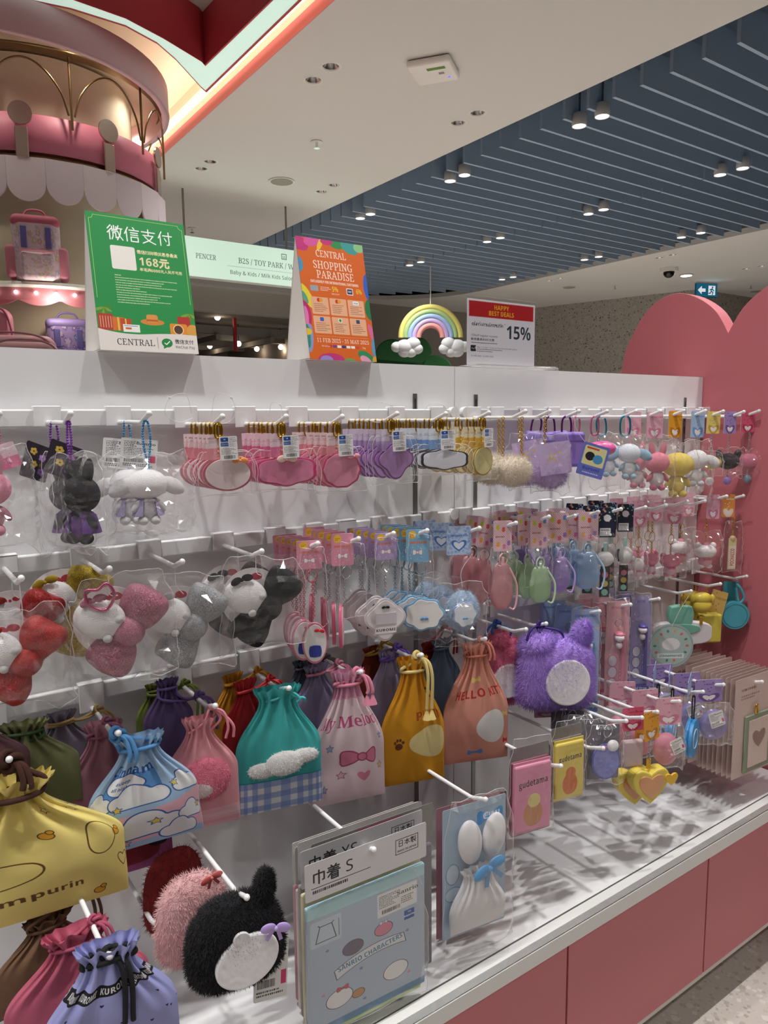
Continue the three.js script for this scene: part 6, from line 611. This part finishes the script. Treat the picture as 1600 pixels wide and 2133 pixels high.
{ // pouch with green hat and round tag
  const h = hook(1442, 1232, 'the white pouch with a mint hat'); const rt0 = tagTex((g, w, H) => { fill(g, '#a9bdb8', 0, 0, w, H); oval(g, w / 2, H / 2, w * 0.47, H * 0.47, '#b7c9c4', '#8fa8a2', 4); for (let k = 0; k < 14; k++) { const a = k / 14 * 6.283; oval(g, w / 2 + Math.cos(a) * w * 0.36, H / 2 + Math.sin(a) * H * 0.36, 10, 7, ['#e0786a', '#5f8f7a', '#e8b06a'][k % 3], null, 0, a); } oval(g, w / 2, H * 0.46, w * 0.2, H * 0.15, '#f0eeee'); rrect(g, w * 0.2, H * 0.68, w * 0.6, H * 0.12, 8, '#e9eeec'); text(g, 'cinnamoroll', w / 2, H * 0.74, 22, '#4f7a6e', { align: 'center', weight: 'bold' }); }, 256, 256);
  item(h, 0.15, -0.55, 'hat_pouch', 'white vinyl pouch with a mint green hat on gold clips', 'pouch', null, (o, R) => { const q = R(1368, 1290, 1478, 1345), hat = R(1388, 1262, 1450, 1310); part(o, 'pouch_body', plate(blobShape('wide', q.w, q.h), 0.014, 0.003), mat(0xece4e8, 0.3, { clearcoat: 0.4 }), [q.x, q.y, -0.01]); part(o, 'hat_brim', plate(blobShape('oval', hat.w * 1.15, hat.h * 0.42), 0.016, 0.002), mat(0x79b8a6, 0.3, { clearcoat: 0.4 }), [hat.x, hat.bottom, -0.008]); part(o, 'hat_crown', plate(blobShape('square', hat.w * 0.7, hat.h * 0.8), 0.014, 0.003), mat(0x79b8a6, 0.3, { clearcoat: 0.4 }), [hat.x, hat.y + hat.h * 0.1, -0.008]); carabiner(o, hat.x * 0.4, -0.014, 0.014, 0.034, gold, 0.004, 0.6); linkChain(o, hat.x * 0.7, -0.028, hat.top, gold); part(o, 'zip_pull', rbox(0.008, 0.02, 0.003, 0.001), gold, [q.x + q.w * 0.3, q.top, 0.01]); });
  item(h, 0.165, -0.6, 'round_tag', 'round grey green paper tag with a floral ring', 'tag', null, (o, R) => { const q = R(1356, 1306, 1444, 1396); const g = new THREE.CylinderGeometry(q.w / 2, q.w / 2, 0.001, 48).rotateX(Math.PI / 2); planarUV(g, q.w, q.h); part(o, 'tag_disc', g, rt0, [q.x, q.y, 0.012]); cord(o, 'tag_string', [[0, 0.004, 0.004], [q.x * 0.5, q.top * 0.4, 0.01], [q.x, q.top - 0.004, 0.013]], 0.0005, mat(0xe8e2d8, 0.6)); });
  const h2 = hook(1503, 1217, 'the yellow figures and box'); stack(item(h2, 0.15, -0.6, 'yellow_figure_charm', 'yellow rubber figure charm on a gold clip', 'keychain', 'yellow figure charms', (o, R) => { const q = R(1444, 1236, 1488, 1282), v = mat(0xe0c84a, 0.4, { clearcoat: 0.3 }); ell(o, 'head', q.w * 0.4, q.h * 0.28, q.w * 0.26, q.x, q.y + q.h * 0.2, 0, v); ell(o, 'body', q.w * 0.42, q.h * 0.34, q.w * 0.28, q.x, q.y - q.h * 0.16, 0, v); for (const s of [-1, 1]) ell(o, 'ear', q.w * 0.12, q.h * 0.2, q.w * 0.1, q.x + s * q.w * 0.42, q.y + q.h * 0.18, 0, v); linkChain(o, q.x * 0.6, 0, q.top, gold); }), 2, 0.035, 0.3); item(h2, 0.12, -0.5, 'ribbed_box_charm', 'yellow plastic box with a spring and yellow card', 'case', null, (o, R) => { const q = R(1452, 1272, 1502, 1332); part(o, 'box_body', rbox(q.w * 0.85, q.h, 0.03, 0.006, 4), mat(0xe6d75a, 0.4), [q.x, q.y, 0]); ring(o, 'spring', 0.011, 0.004, mat(0xe0c83a, 0.4), q.x - q.w * 0.5, q.top, 0, [0, 1.2, 0]); card(o, 'backing_card', R(1478, 1225, 1518, 1300), cYellow, -0.02, [0, 0.3, -0.3]); linkChain(o, q.x * 0.7, 0, q.top, gold); });
  const h3 = hook(1558, 1201, 'the teal round case'), teal = mat(0x4fb0c6, 0.4, { clearcoat: 0.3 }); item(h3, 0.15, -0.65, 'round_case', 'teal round silicone case with a teal loop strap', 'case', null, (o, R) => { const q = R(1503, 1252, 1563, 1310); part(o, 'case_disc', new THREE.CylinderGeometry(q.h / 2, q.h / 2, 0.02, 40).rotateX(Math.PI / 2), teal, [q.x, q.y, 0]); ring(o, 'seam', q.h / 2, 0.0012, mat(0x3a8fa6, 0.5), q.x, q.y, 0); ring(o, 'rim', q.h * 0.42, 0.001, mat(0x3a8fa6, 0.5), q.x, q.y, 0.01); part(o, 'loop_strap', tube([[q.x * 0.6, -0.01, 0], [q.x + 0.012, -0.02, 0.006], [q.x + 0.022, -0.05, 0.006], [q.x + 0.012, -0.062, 0.004], [q.x * 0.7, -0.02, 0]], 0.0035, 30, 8), teal); card(o, 'backing_card', R(1515, 1215, 1545, 1262), mat(0x3f9fae, 0.5), -0.016); linkChain(o, q.x * 0.5, 0, q.top, silver); });
  const h4 = hook(1604, 1190, 'the green luggage tag'); item(h4, 0.15, -0.55, 'luggage_tag', 'grey green luggage tag with a cream label', 'tag', null, (o, R) => { const q = R(1576, 1268, 1612, 1332); part(o, 'tag_body', rbox(q.w, q.h, 0.004, 0.002), mat(0x77877a, 0.5), [q.x, q.y, 0], [0, 0, -0.4]); part(o, 'label_print', rbox(q.w * 0.4, q.h * 0.6, 0.001, 0.0004), mat(0xe0cfa4, 0.6), [q.x + 0.002, q.y, 0.0026], [0, 0, -0.4]); cord(o, 'chain', [[0, 0.003, 0], [q.x * 0.5, q.top * 0.6, 0.002], [q.x - 0.004, q.top - 0.006, 0]], 0.0008, gold); card(o, 'blue_card', R(1562, 1250, 1600, 1300), mat(0x8fb0d0, 0.5), -0.01, [0, 0, -0.5]); });
}

// ================= lowest row =================
const LOW = 0.325;                                     // the hooks of the lowest row are longer

{
  const hA = hook(230, 1994, 'the periwinkle bag with a black band', LOW), hB = hook(516, 1872, 'the black fur pouch', LOW), hC = hook(781, 1772, 'the flat drawstring packs', LOW), hD = hook(1014, 1667, 'the white eared pouch packs', LOW);
  bagItem(hA, 0.158, 'periwinkle bag with a lettered black band and black cords', [90, 1955, 362, 2230], { mat: PR(768, 640, '#a3a6de', (g, w, h) => { g.save(); fill(g, '#17161c', 0, 170, w, 52); for (let k = 0; k < 5; k++) text(g, 'KUROMI', 80 + k * 160, 197, 40, '#e9e8ee', { weight: 'bold', align: 'center', sx: 0.85 }); g.restore(); const r = rng(4); for (let i = 0; i < 26; i++) { heartPath(g, r() * w, 260 + r() * 360, 7); g.fillStyle = '#2a2740'; g.fill(); } }), cordMat: mat(0x121114, 0.8), cordR: 0.0034, seed: 30, full: 0.35, neck: 0.36, tail: 0.06, depth: 0.12 }, -0.1);
  bagItem(hA, 0.08, 'sheer pink cloth bag behind the periwinkle one', [20, 1925, 300, 2200], { mat: cloth(0xc9647e), cordMat: cloth(0xc05a78), seed: 31, tassel: true }, 0);
  bagItem(hA, 0.0, 'tan cloth bag by the rail behind the pink one', [0, 1900, 200, 2080], { mat: cloth(0x7a5c44), cordMat: cloth(0x6a4a34), seed: 32 }, 0.1);
  furPouch(hB, 0.15, 'black fur pouch with one tall ear, lilac bows and a white face patch', [388, 1858, 588, 2064], 0x1c1b20, 9000, 12, { ears: [[0.3, 0.5, 0.1, 0.22, -0.15], [-0.28, 0.05, 0.2, 0.16, 0.5]], face: [0.07, -0.1, 0.62, 0.48], faceTilt: 0.4, bows: [[0.36, 0.18, 0.16, 0xb9a0e0, -0.2]], ry: -0.2, fat: 0.2, len: 0.0065, more: (g, q, R) => { card(g, 'info_tag', R(528, 1964, 598, 2100), infoTag, -0.02, [0, 0, -0.06], 0.004); bow(g, 'top_bow', 0.02, mat(0xb9a0e0, 0.3), 0, -0.004, 0.006, 0.4, 1.2); part(g, 'badge', plate(blobShape('oval', q.w * 0.16, q.h * 0.15), 0.003), plushMat(0xe9e6ea), [q.x + q.w * 0.02, q.y + q.h * 0.14, q.w * 0.2]); } });
  furPouch(hB, 0.06, 'pale pink fur pouch with a coral satin bow behind the black one', [326, 1815, 470, 2010], 0xe8b8ba, 3800, 14, { bows: [[0.14, 0.06, 0.2, 0xd9645c, 0.1], [0.2, 0.5, 0.16, 0xc8605c, 0.2]], ry: 0, fat: 0.2 });
  furPouch(hB, -0.02, 'dark red fur pouch by the rail behind the pale pink one', [300, 1760, 420, 1940], 0x8a2a2c, 1500, 15, { ry: 0.1, fat: 0.14 });
  bagItem(hook(330, 1930, 'the magenta bag under the blue one', 0.2), 0.08, 'magenta printed bag showing below the blue drawstring bag', [210, 1650, 362, 1815], { mat: PR(256, 256, '#b65a92', (g, w, h) => { oval(g, 110, 190, 70, 40, '#8e2438'); oval(g, 180, 170, 30, 14, '#1c1a20'); }), seed: 33 }, -0.1);
  // flat packs
  const packTex = texMat(canvasTex(768, 1024, (g, w, h) => {
    fill(g, '#b4c3d4', 0, 0, w, h); fill(g, '#b9dde2', 0, 0, w, 92); fill(g, '#5f88ac', 0, h - 66, w, 66); fill(g, '#a9bacc', 0, 92, w, 3);
    rrect(g, 20, 120, 190, 200, 16, '#c9d6e2'); g.strokeStyle = '#2a2f36'; g.lineWidth = 5; g.beginPath(); for (const [x, y] of [[78, 170], [150, 170], [176, 290], [52, 290]]) g.lineTo(x, y); g.closePath(); g.stroke(); g.beginPath(); g.moveTo(66, 156); g.lineTo(78, 170); g.lineTo(150, 170); g.lineTo(164, 156); g.stroke(); fill(g, '#2a2f36', 192, 156, 3, 136);
    rrect(g, 440, 110, 270, 190, 6, '#eceaea'); text(g, 'Sanrio', 645, 160, 44, '#1c1c20', { font: 'serif', weight: 'bold', align: 'center' }); lines(g, 452, 132, 140, 8, 13, '#555', 4, 6); barcode(g, 470, 250, 120, 32); lines(g, 600, 200, 100, 4, 16, '#444', 6, 7); rrect(g, 620, 330, 70, 78, 4, '#2257a8'); text(g, '10', 655, 350, 22, '#fff', { align: 'center' }); text(g, 'Sanrio', 655, 378, 22, '#fff', { align: 'center', font: 'serif', weight: 'bold' });
    g.save(); g.translate(400, 590); g.rotate(-0.12); g.fillStyle = '#dfe3e8'; g.strokeStyle = '#56485c'; g.lineWidth = 5; g.beginPath(); g.moveTo(-230, 30); g.quadraticCurveTo(0, -60, 230, 20); g.lineTo(224, -60); g.quadraticCurveTo(0, -140, -236, -50); g.closePath(); g.fill(); g.stroke(); text(g, 'SANRIO CHARACTERS', 0, -46, 54, '#3f7f9c', { weight: 'bold', align: 'center', sx: 0.78 }); g.restore();
    for (const [x, y, r, c] of [[280, 440, 66, '#6f6478'], [480, 400, 60, '#dd84a0'], [190, 800, 84, '#f0eef0'], [560, 790, 84, '#f0eef0'], [310, 830, 40, '#c9925a']]) oval(g, x, y, r, r * 0.86, c, '#5a4a5c', 5); bow2d(g, 210, 730, 30, '#d8505c', '#5a4a5c'); bow2d(g, 480, 348, 22, '#e9e4e8', '#5a4a5c'); for (const [x, y, c] of [[120, 380, '#7f8fa6'], [640, 500, '#7f86b4'], [90, 720, '#d98aa0'], [350, 900, '#5f86b4'], [650, 860, '#d98aa0'], [330, 640, '#6f7fae']]) star(g, x, y, 16, c); }), 0.6);
  const head = (word, tint) => texMat(canvasTex(768, 224, (g, w, h) => { fill(g, tint, 0, 0, w, h); han(g, '巾着', 40, 50, 84, '#26262a', { w: 0.11 }); text(g, word, 240, 92, 96, '#26262a', {}); fill(g, '#26262a', 36, 152, 360, 4); lines(g, 44, 168, 330, 1, 10, '#3a3a40', 8, 18); g.strokeStyle = '#26262a'; g.lineWidth = 4; g.strokeRect(560, 50, 150, 92); han(g, '日本製', 574, 58, 40, '#26262a', { w: 0.1, gap: 1.06 }); text(g, 'MADE IN JAPAN', 635, 124, 17, '#26262a', { align: 'center', weight: 'bold' }); }), 0.5), headS = head('S', '#dedce0'), headXS = head('XS', '#c9c7cb'), greyHead = texMat(canvasTex(512, 160, (g, w, h) => { fill(g, '#8f8c88', 0, 0, w, h); text(g, '3 Size Kinchaku', w * 0.52, 80, 52, '#eeeae6', { align: 'center', sx: 0.9 }); fill(g, '#c23a78', 180, 8, 190, 34); text(g, 'Drawstring Bag', 275, 26, 24, '#f4eaf0', { align: 'center' }); }), 0.5);
  const flat = (z, label, dx, dy, hm, bm, hem, filmOn, group) => item(hC, z, -0.05, 'drawstring_pack', label, 'pack', group, (o, R) => { const q = clampDeck(R(640 + dx, 1835 + dy, 892 + dx, 2118 + dy), hC, 0.012), t = R(640 + dx, 1752 + dy, 892 + dx, 1832 + dy); card(o, 'header_card', t, hm, 0.002); part(o, 'folded_bag', planarUV(rbox(q.w * 0.97, q.h, 0.009, 0.003), q.w * 0.97, q.h), bm, [q.x, q.y, -0.003]); part(o, 'hem_strip', rbox(q.w * 0.86, 0.012, 0.006, 0.002), hem, [q.x + q.w * 0.03, q.bottom - 0.004, -0.006]); if (filmOn) film(o, { x: q.x, y: q.y - 0.004, w: q.w * 1.04, h: q.h * 1.06 }, 0.016, 3, { crinkle: 0.0018, both: false, nx: 14, ny: 18, z: 0.001 }); });
  flat(0.162, 'flat grey blue drawstring bag in a pack with a white header reading S', 0, 0, headS, packTex, mat(0xc2d58a, 0.7), true);
  flat(0.143, 'drawstring pack with a pale header reading XS behind the first one', -8, -28, headXS, mat(0xd8cfae, 0.7), mat(0xdfc95a, 0.7), false);
  const cols = [0x9a9894, 0xc9b9b4, 0xb58a92, 0x8f9aa6, 0xc4a878, 0xa3707c, 0x8a8488, 0xb9a3a0]; [[greyHead, 'drawstring pack with a grey header for three sizes behind the XS pack']].forEach(([m, l]) => flat(0.126, l, 14, -44, m, mat(0x8d8a90, 0.7), mat(0xb7a6a0, 0.7), false));
  cols.slice(0, 7).forEach((c, k) => flat(0.106 - k * 0.019, ['mauve grey', 'pale rose', 'dusty pink', 'slate grey', 'sand brown', 'wine pink', 'dark grey'][k] + ' drawstring pack deep in the row of flat packs', -14 - (k % 3) * 6, -46 + (k % 2) * 8, mat([0xd2d0d0, 0xb9b4b4, 0xe0dcd6][k % 3], 0.6), mat(c, 0.7), mat(c, 0.7), false));
  // pouch packs with white ears
  const bluePack = texMat(canvasTex(256, 512, (g, w, h) => { fill(g, '#a9bdd0', 0, 0, w, h); oval(g, 40, 260, 26, 40, '#c3d2e0', '#7f9ab8', 4); oval(g, 44, 340, 34, 28, '#c3d2e0', '#7f9ab8', 4); bow2d(g, 190, 70, 44, '#4f9ad8'); text(g, 'C', 160, 66, 40, '#eef4fa', { weight: 'bold' }); lines(g, 170, 56, 60, 1, 10, '#eef4fa', 4, 14); }), 0.5), pinkPack = mat(0xb8848e, 0.6);
  const earPack = (z, label, dx, dy, m, rib, filmOn, group) => item(hD, z, -0.14, 'ear_pouch_pack', label, 'pack', group, (o, R) => { const q = clampDeck(R(932 + dx, 1668 + dy, 1062 + dx, 1955 + dy), hD); card(o, 'backing_card', q, m, -0.012); const w = cloth(filmOn ? 0xeeecef : 0xc9a0a6); for (const s of [-1, 1]) ell(o, 'cloth_ear', q.w * 0.18, q.h * 0.17, 0.012, q.x + q.w * (0.05 + s * 0.19), q.y + q.h * 0.24, 0.002, w, [0, 0, -s * 0.12]); pouch(o, { x: q.x - q.w * 0.02, y: q.y - q.h * 0.2, w: q.w * 0.86, h: q.h * 0.46 }, { mat: w, seed: 40, full: 0.3, neck: 0.5, depth: 0.12, z: 0.004 }); bow(o, 'satin_bow', q.w * 0.26, mat(rib, 0.28, { sheen: 0.4 }), q.x + q.w * 0.06, q.y + q.h * 0.06, 0.024, 0.35, 0.9); if (filmOn) film(o, R(924, 1645, 1072, 1988), 0.05, 6, { crinkle: 0.0035, both: false, nx: 12, ny: 20 }); });
  earPack(0.155, 'white long eared cloth pouch with a blue satin bow in a clear pack', 0, 0, bluePack, 0x5f9fd4, true); [0.098, 0.04, -0.018, -0.075].forEach((z, k) => earPack(z, 'rose long eared cloth pouch pack behind the white one', -14, -8 - 3 * k, pinkPack, 0xc0808c, false, 'rose pouch packs'));
}
// printed sachets
function sachet(px, py, what, label, rects, base, word, tint, n, col2, rear) {
  const h = hook(px, py, what, LOW); const t = texMat(canvasTex(256, 400, (g, w, H) => { fill(g, base, 0, 0, w, H); text(g, word, w * 0.5, 110, 52, '#1f1a1a', { weight: 'bold', align: 'center', sx: 0.8, rot: -0.05 }); oval(g, w * 0.5, 300, 66, 78, tint); oval(g, w * 0.52, 220, 44, 42, col2); fill(g, base, 0, H - 26, w, 26); }), 0.35);
  item(h, 0.155, -0.2, 'sachet_pack', label, 'pack', null, (o, R) => { const q = R(...rects); part(o, 'sachet', planarUV(rbox(q.w, q.h, 0.012, 0.005, 3), q.w, q.h), t, [q.x, q.y, 0]); for (const s of [-1, 1]) part(o, 'crimped_edge', new THREE.BoxGeometry(q.w * 1.0, 0.006, 0.002), mat(base, 0.4), [q.x, q.y + s * (q.h / 2 + 0.002), 0]); film(o, { x: q.x, y: q.y + q.h * 0.16, w: q.w * 1.25, h: q.h * 1.45 }, 0.022, px % 5, { crinkle: 0.002, both: false }); });
  for (let k = 0; k < n; k++) item(h, 0.13 - k * 0.026, -0.15, 'sachet_pack', rear[0], 'pack', rear[1], (o, R) => { const q = R(rects[0] - 6, rects[1] - 14, rects[2] - 4, rects[3] - 10); part(o, 'sachet', rbox(q.w, q.h, 0.009, 0.004, 2), mat(rear[2], 0.5), [q.x, q.y, 0]); part(o, 'header_card', cardGeo(q.w, q.h * 0.22), mat(0x8d8688, 0.6), [q.x, q.top + q.h * 0.08, 0]); });
}
sachet(1171, 1597, 'the pink printed sachets', 'pink printed sachet in a clear pack, foremost on its hook', [1070, 1592, 1146, 1738], '#e38fb2', 'gudetama', '#c98a5a', 6, '#e6d68a', ['dark rose sachet pack behind the pink printed one', 'dark rose sachets', 0x7a3f4c]); sachet(1259, 1560, 'the yellow printed sachets', 'yellow printed sachet in a clear pack, foremost on its hook', [1155, 1550, 1214, 1672], '#e6cf5a', 'gudetama', '#d9722a', 4, '#d9722a', ['grey brown sachet pack behind the yellow printed one', 'grey brown sachets', 0x6a5f5c]);
{
  const h = hook(1307, 1503, 'the periwinkle keyring pack', LOW); stack(item(h, 0.155, -0.5, 'keyring_pack', 'periwinkle rubber keyring in a clear bag with a silver ring', 'keychain', 'periwinkle keyring packs', (o, R) => { const q = R(1236, 1548, 1292, 1632); card(o, 'backing_card', R(1228, 1520, 1296, 1640), mat(0x77727c, 0.6), -0.012); charm(o, q, 'pear', mat(0x6a6fc0, 0.4), mat(0x8a8fd6, 0.4), 0); ell(o, 'rubber_ball', q.w * 0.2, q.w * 0.2, 0.008, q.x + q.w * 0.2, q.top - q.h * 0.1, 0.008, mat(0xf0eef2, 0.4)); bow(o, 'rubber_bow', q.w * 0.2, mat(0xd9789a, 0.4), q.x - q.w * 0.2, q.top - q.h * 0.14, 0.008); ring(o, 'split_ring', 0.013, 0.001, silver, q.x + 0.004, q.top + 0.02, 0, [0, 0.5, 0]); ring(o, 'small_ring', 0.01, 0.001, silver, q.x - 0.014, q.top + 0.022, 0, [0, 0.9, 0]); linkChain(o, q.x, 0, q.top + 0.03, silver); film(o, R(1224, 1515, 1302, 1645), 0.03, 4, { crinkle: 0.003, both: false }); }), 4, 0.032, 0.1);
  const heartCase = (o, q, m, face) => { const s = heartShape(q.h * 0.42); part(o, 'heart_case', plate(s, 0.022, 0.003), m, [q.x, q.y, -0.012]); part(o, 'window', plate(heartShape(q.h * 0.3), 0.002, 0.001), face, [q.x, q.y, 0.0125]); ring(o, 'zip', q.h * 0.02, 0.002, gold, q.x - q.w * 0.3, q.y + q.h * 0.3, 0); part(o, 'heart_patch', plate(heartShape(q.h * 0.15), 0.003), mat(0xe8b93a, 0.5), [q.x + q.w * 0.42, q.y + q.h * 0.12, 0.012]); part(o, 'hang_tab', rbox(0.01, 0.022, 0.004, 0.001), mat(0xdca62c, 0.5), [q.x, q.top + 0.002, 0]); };
  const h2 = hook(1372, 1484, 'the yellow heart cases', LOW), yl = mat(0xe6d05a, 0.4, { clearcoat: 0.3 }), wn = texMat(canvasTex(128, 128, (g, w, H) => { fill(g, '#d99a6a', 0, 0, w, H); oval(g, 64, 70, 40, 30, '#eedf9a'); }), 0.15, { clearcoat: 1 });
  for (const [z, dx, l] of [[0.158, 0, 'yellow heart shaped coin case with a clear window, foremost on its hook'], [0.11, -32, 'yellow heart shaped coin case behind its twin']]) item(h2, z, -0.35, 'heart_coin_case', l, 'case', null, (o, R) => { const q = R(1310 + dx, 1588, 1400 + dx, 1672), c = R(1338 + dx * 0.6, 1478, 1373 + dx * 0.6, 1541); card(o, 'orange_card', c, cOrange, 0.004, [0, 0.2, 0.08]); linkChain(o, (q.x + c.x) / 2, c.bottom, q.top, silver); heartCase(o, q, yl, wn); });
  item(hook(1340, 1496, 'the crimson card pack', LOW), 0.12, -0.4, 'card_pack', 'crimson card pack beside the orange heart case card', 'pack', null, (o, R) => { card(o, 'header_card', R(1296, 1466, 1338, 1516), cRose, 0); part(o, 'pouch_body', rbox(0.05, 0.06, 0.014, 0.006), mat(0xc9b0b4, 0.5), [R(1296, 1530, 1338, 1590).x, R(1296, 1530, 1338, 1590).y, 0]); });
  const h3 = hook(1418, 1462, 'the pink pouch packs', LOW); stack(item(h3, 0.152, -0.45, 'net_pouch_pack', 'pink pouch in a frosted bag under a pink card', 'pack', 'pink pouch packs', (o, R) => { const c = R(1368, 1453, 1419, 1512), q = R(1358, 1512, 1424, 1600); foldedCard(o, 'header_card', c, cPink, 0); ell(o, 'pink_pouch', q.w * 0.36, q.h * 0.4, 0.018, q.x, q.y - q.h * 0.05, 0, mat(0xe08aa2, 0.6)); card(o, 'warning_label', { x: q.x + q.w * 0.2, y: q.y + q.h * 0.1, w: q.w * 0.36, h: q.h * 0.36 }, infoTag, 0.02, [0, 0, 0.4]); film(o, { ...q, h: q.h * 1.15, w: q.w * 1.12 }, 0.04, 3, { crinkle: 0.004, both: false, m: hazeFilm }); }), 3, 0.065, 0.08);
  const h4 = hook(1467, 1442, 'the blue zip cases', LOW); stack(item(h4, 0.152, 0.35, 'zip_coin_case', 'bright blue round zip case on a dark ball chain', 'case', 'blue zip cases', (o, R) => { const q = R(1424, 1492, 1462, 1574); part(o, 'case_disc', new THREE.CylinderGeometry(q.h * 0.48, q.h * 0.48, 0.016, 36).rotateX(Math.PI / 2), mat(0x3f98d8, 0.4), [q.x, q.y, 0]); ring(o, 'zip_line', q.h * 0.48, 0.0018, mat(0x2a78b8, 0.4), q.x, q.y, 0); ring(o, 'embroidered_line', q.h * 0.24, 0.001, mat(0xcfe6f6, 0.5), q.x, q.y, 0.0085); ballChain(o, q.x * 0.5, 0, q.top, mat(0x3a3a40, 0.3, { metalness: 0.8 }), 0.004); card(o, 'header_card', R(1428, 1405, 1448, 1448), cBlue, -0.006, [0, 0.1, 0.1]); }), 3, 0.05, 0.1);
  const h5 = hook(1510, 1427, 'the violet pouch packs', LOW); stack(item(h5, 0.152, -0.5, 'net_pouch_pack', 'violet pouch in a frosted bag under a violet card', 'pack', 'violet pouch packs', (o, R) => { const c = R(1452, 1418, 1504, 1466), q = R(1456, 1468, 1524, 1546); foldedCard(o, 'header_card', c, cPurple, 0); ell(o, 'violet_pouch', q.w * 0.38, q.h * 0.42, 0.018, q.x, q.y, 0, mat(0x8a7ab4, 0.6)); card(o, 'paper_label', { x: q.x - q.w * 0.05, y: q.y + q.h * 0.24, w: q.w * 0.4, h: q.h * 0.42 }, infoTag, 0.02, [0, 0, 0.3]); film(o, { ...q, h: q.h * 1.15, w: q.w * 1.12 }, 0.04, 5, { crinkle: 0.004, both: false, m: hazeFilm }); }), 4, 0.062, 0.08);
  const hh = hook(1590, 1421, 'the photo card holders', LOW); const ph = texMat(canvasTex(256, 512, (g, w, H) => { fill(g, '#d8bfb8', 0, 0, w, H); lines(g, 40, 56, 120, 1, 12, '#8a6a62', 6, 12); lines(g, 40, 90, 110, 2, 14, '#a3847c', 4, 8); }), 0.5);
  const all = stack(item(hh, 0.158, -0.06, 'photo_card_holder', 'photo card holder on a beige pink card in a thin sleeve', 'pack', 'photo card holders in a deep row', (o, R) => { const q = clampDeck(R(1540, 1400, 1612, 1612), hh); card(o, 'backing_card', q, ph, -0.003); part(o, 'holder_frame', rbox(q.w * 0.66, q.h * 0.58, 0.005, 0.003), mat(0x8f9a84, 0.5), [q.x + q.w * 0.08, q.y - q.h * 0.18, 0.001]); part(o, 'holder_window', rbox(q.w * 0.5, q.h * 0.48, 0.002, 0.001), mat(0xd0b6ac, 0.2, { clearcoat: 1 }), [q.x + q.w * 0.08, q.y - q.h * 0.18, 0.0042]); part(o, 'heart_print', plate(heartShape(q.w * 0.14), 0.0004, 0.0002), mat(0x9c7f78, 0.5), [q.x + q.w * 0.08, q.y - q.h * 0.14, 0.0055]); carabiner(o, q.x, q.y + q.h * 0.16, 0.008, 0.022, gold, 0.004); }), 24, 0.012, 0.006);
}
{ // loose film on the deck
  const p = atY(1492, 1655, DECK), o = thing('crumpled_film', 'empty crumpled clear film lying on the deck', 'film'); o.position.set(p.x, DECK + 0.002, p.z); const r = rng(31), N = 12, pos = [], idx = []; for (let j = 0; j <= N; j++) for (let i = 0; i <= N; i++) { const u = i / N * 2 - 1, v = j / N * 2 - 1, e = (1 - u * u) * (1 - v * v); pos.push(u * 0.075 * (1 + 0.1 * noise3(i, j, 2)), 0.001 + 0.026 * e * (0.5 + 0.5 * noise3(i * 0.9, j * 0.9, 5)) + 0.006 * e * r(), v * 0.045 * (1 + 0.1 * noise3(j, i, 4))); } for (let j = 0; j < N; j++) for (let i = 0; i < N; i++) { const a = j * (N + 1) + i; idx.push(a, a + N + 1, a + 1, a + 1, a + N + 1, a + N + 2); } let g = new THREE.BufferGeometry(); g.setAttribute('position', new THREE.Float32BufferAttribute(pos, 3)); g.setIndex(idx); g = g.toNonIndexed(); g.computeVertexNormals(); part(o, 'film_sheet', g, filmMat);
}
for (const [px, py, z, a, b] of [[400, 862, 0.15, -50, -40], [440, 866, 0.15, 40, -46], [560, 868, 0.15, 20, -30], [760, 866, 0.12, 60, -26], [880, 864, 0.12, 50, -22]]) { const p = at(px, py, z), o = thing('nylon_tag_loop', 'clear nylon tag loop sticking up from the gold clips', 'tag loop', 'nylon tag loops'); o.position.copy(p); const m = depthOf(p) / F; part(o, 'loop', tube([[0, 0, 0], [a * m * 0.3, -b * m, 0.005], [a * m, -b * m * 0.8, 0.01], [a * m * 1.2, 0, 0.008], [a * m * 0.6, -0.012, 0.004], [0.001, -0.006, 0]], 0.0004, 40, 5), mat(0xf4f4f4, 0.3)); part(o, 'toggle', rbox(0.004, 0.003, 0.002, 0.0006), mat(0xf4f4f4, 0.3), [a * m, -b * m * 0.8, 0.01]); }
scene.traverse((o) => { if (o.isMesh) { o.castShadow = true; o.receiveShadow = true; } });
renderer.render(scene, camera);
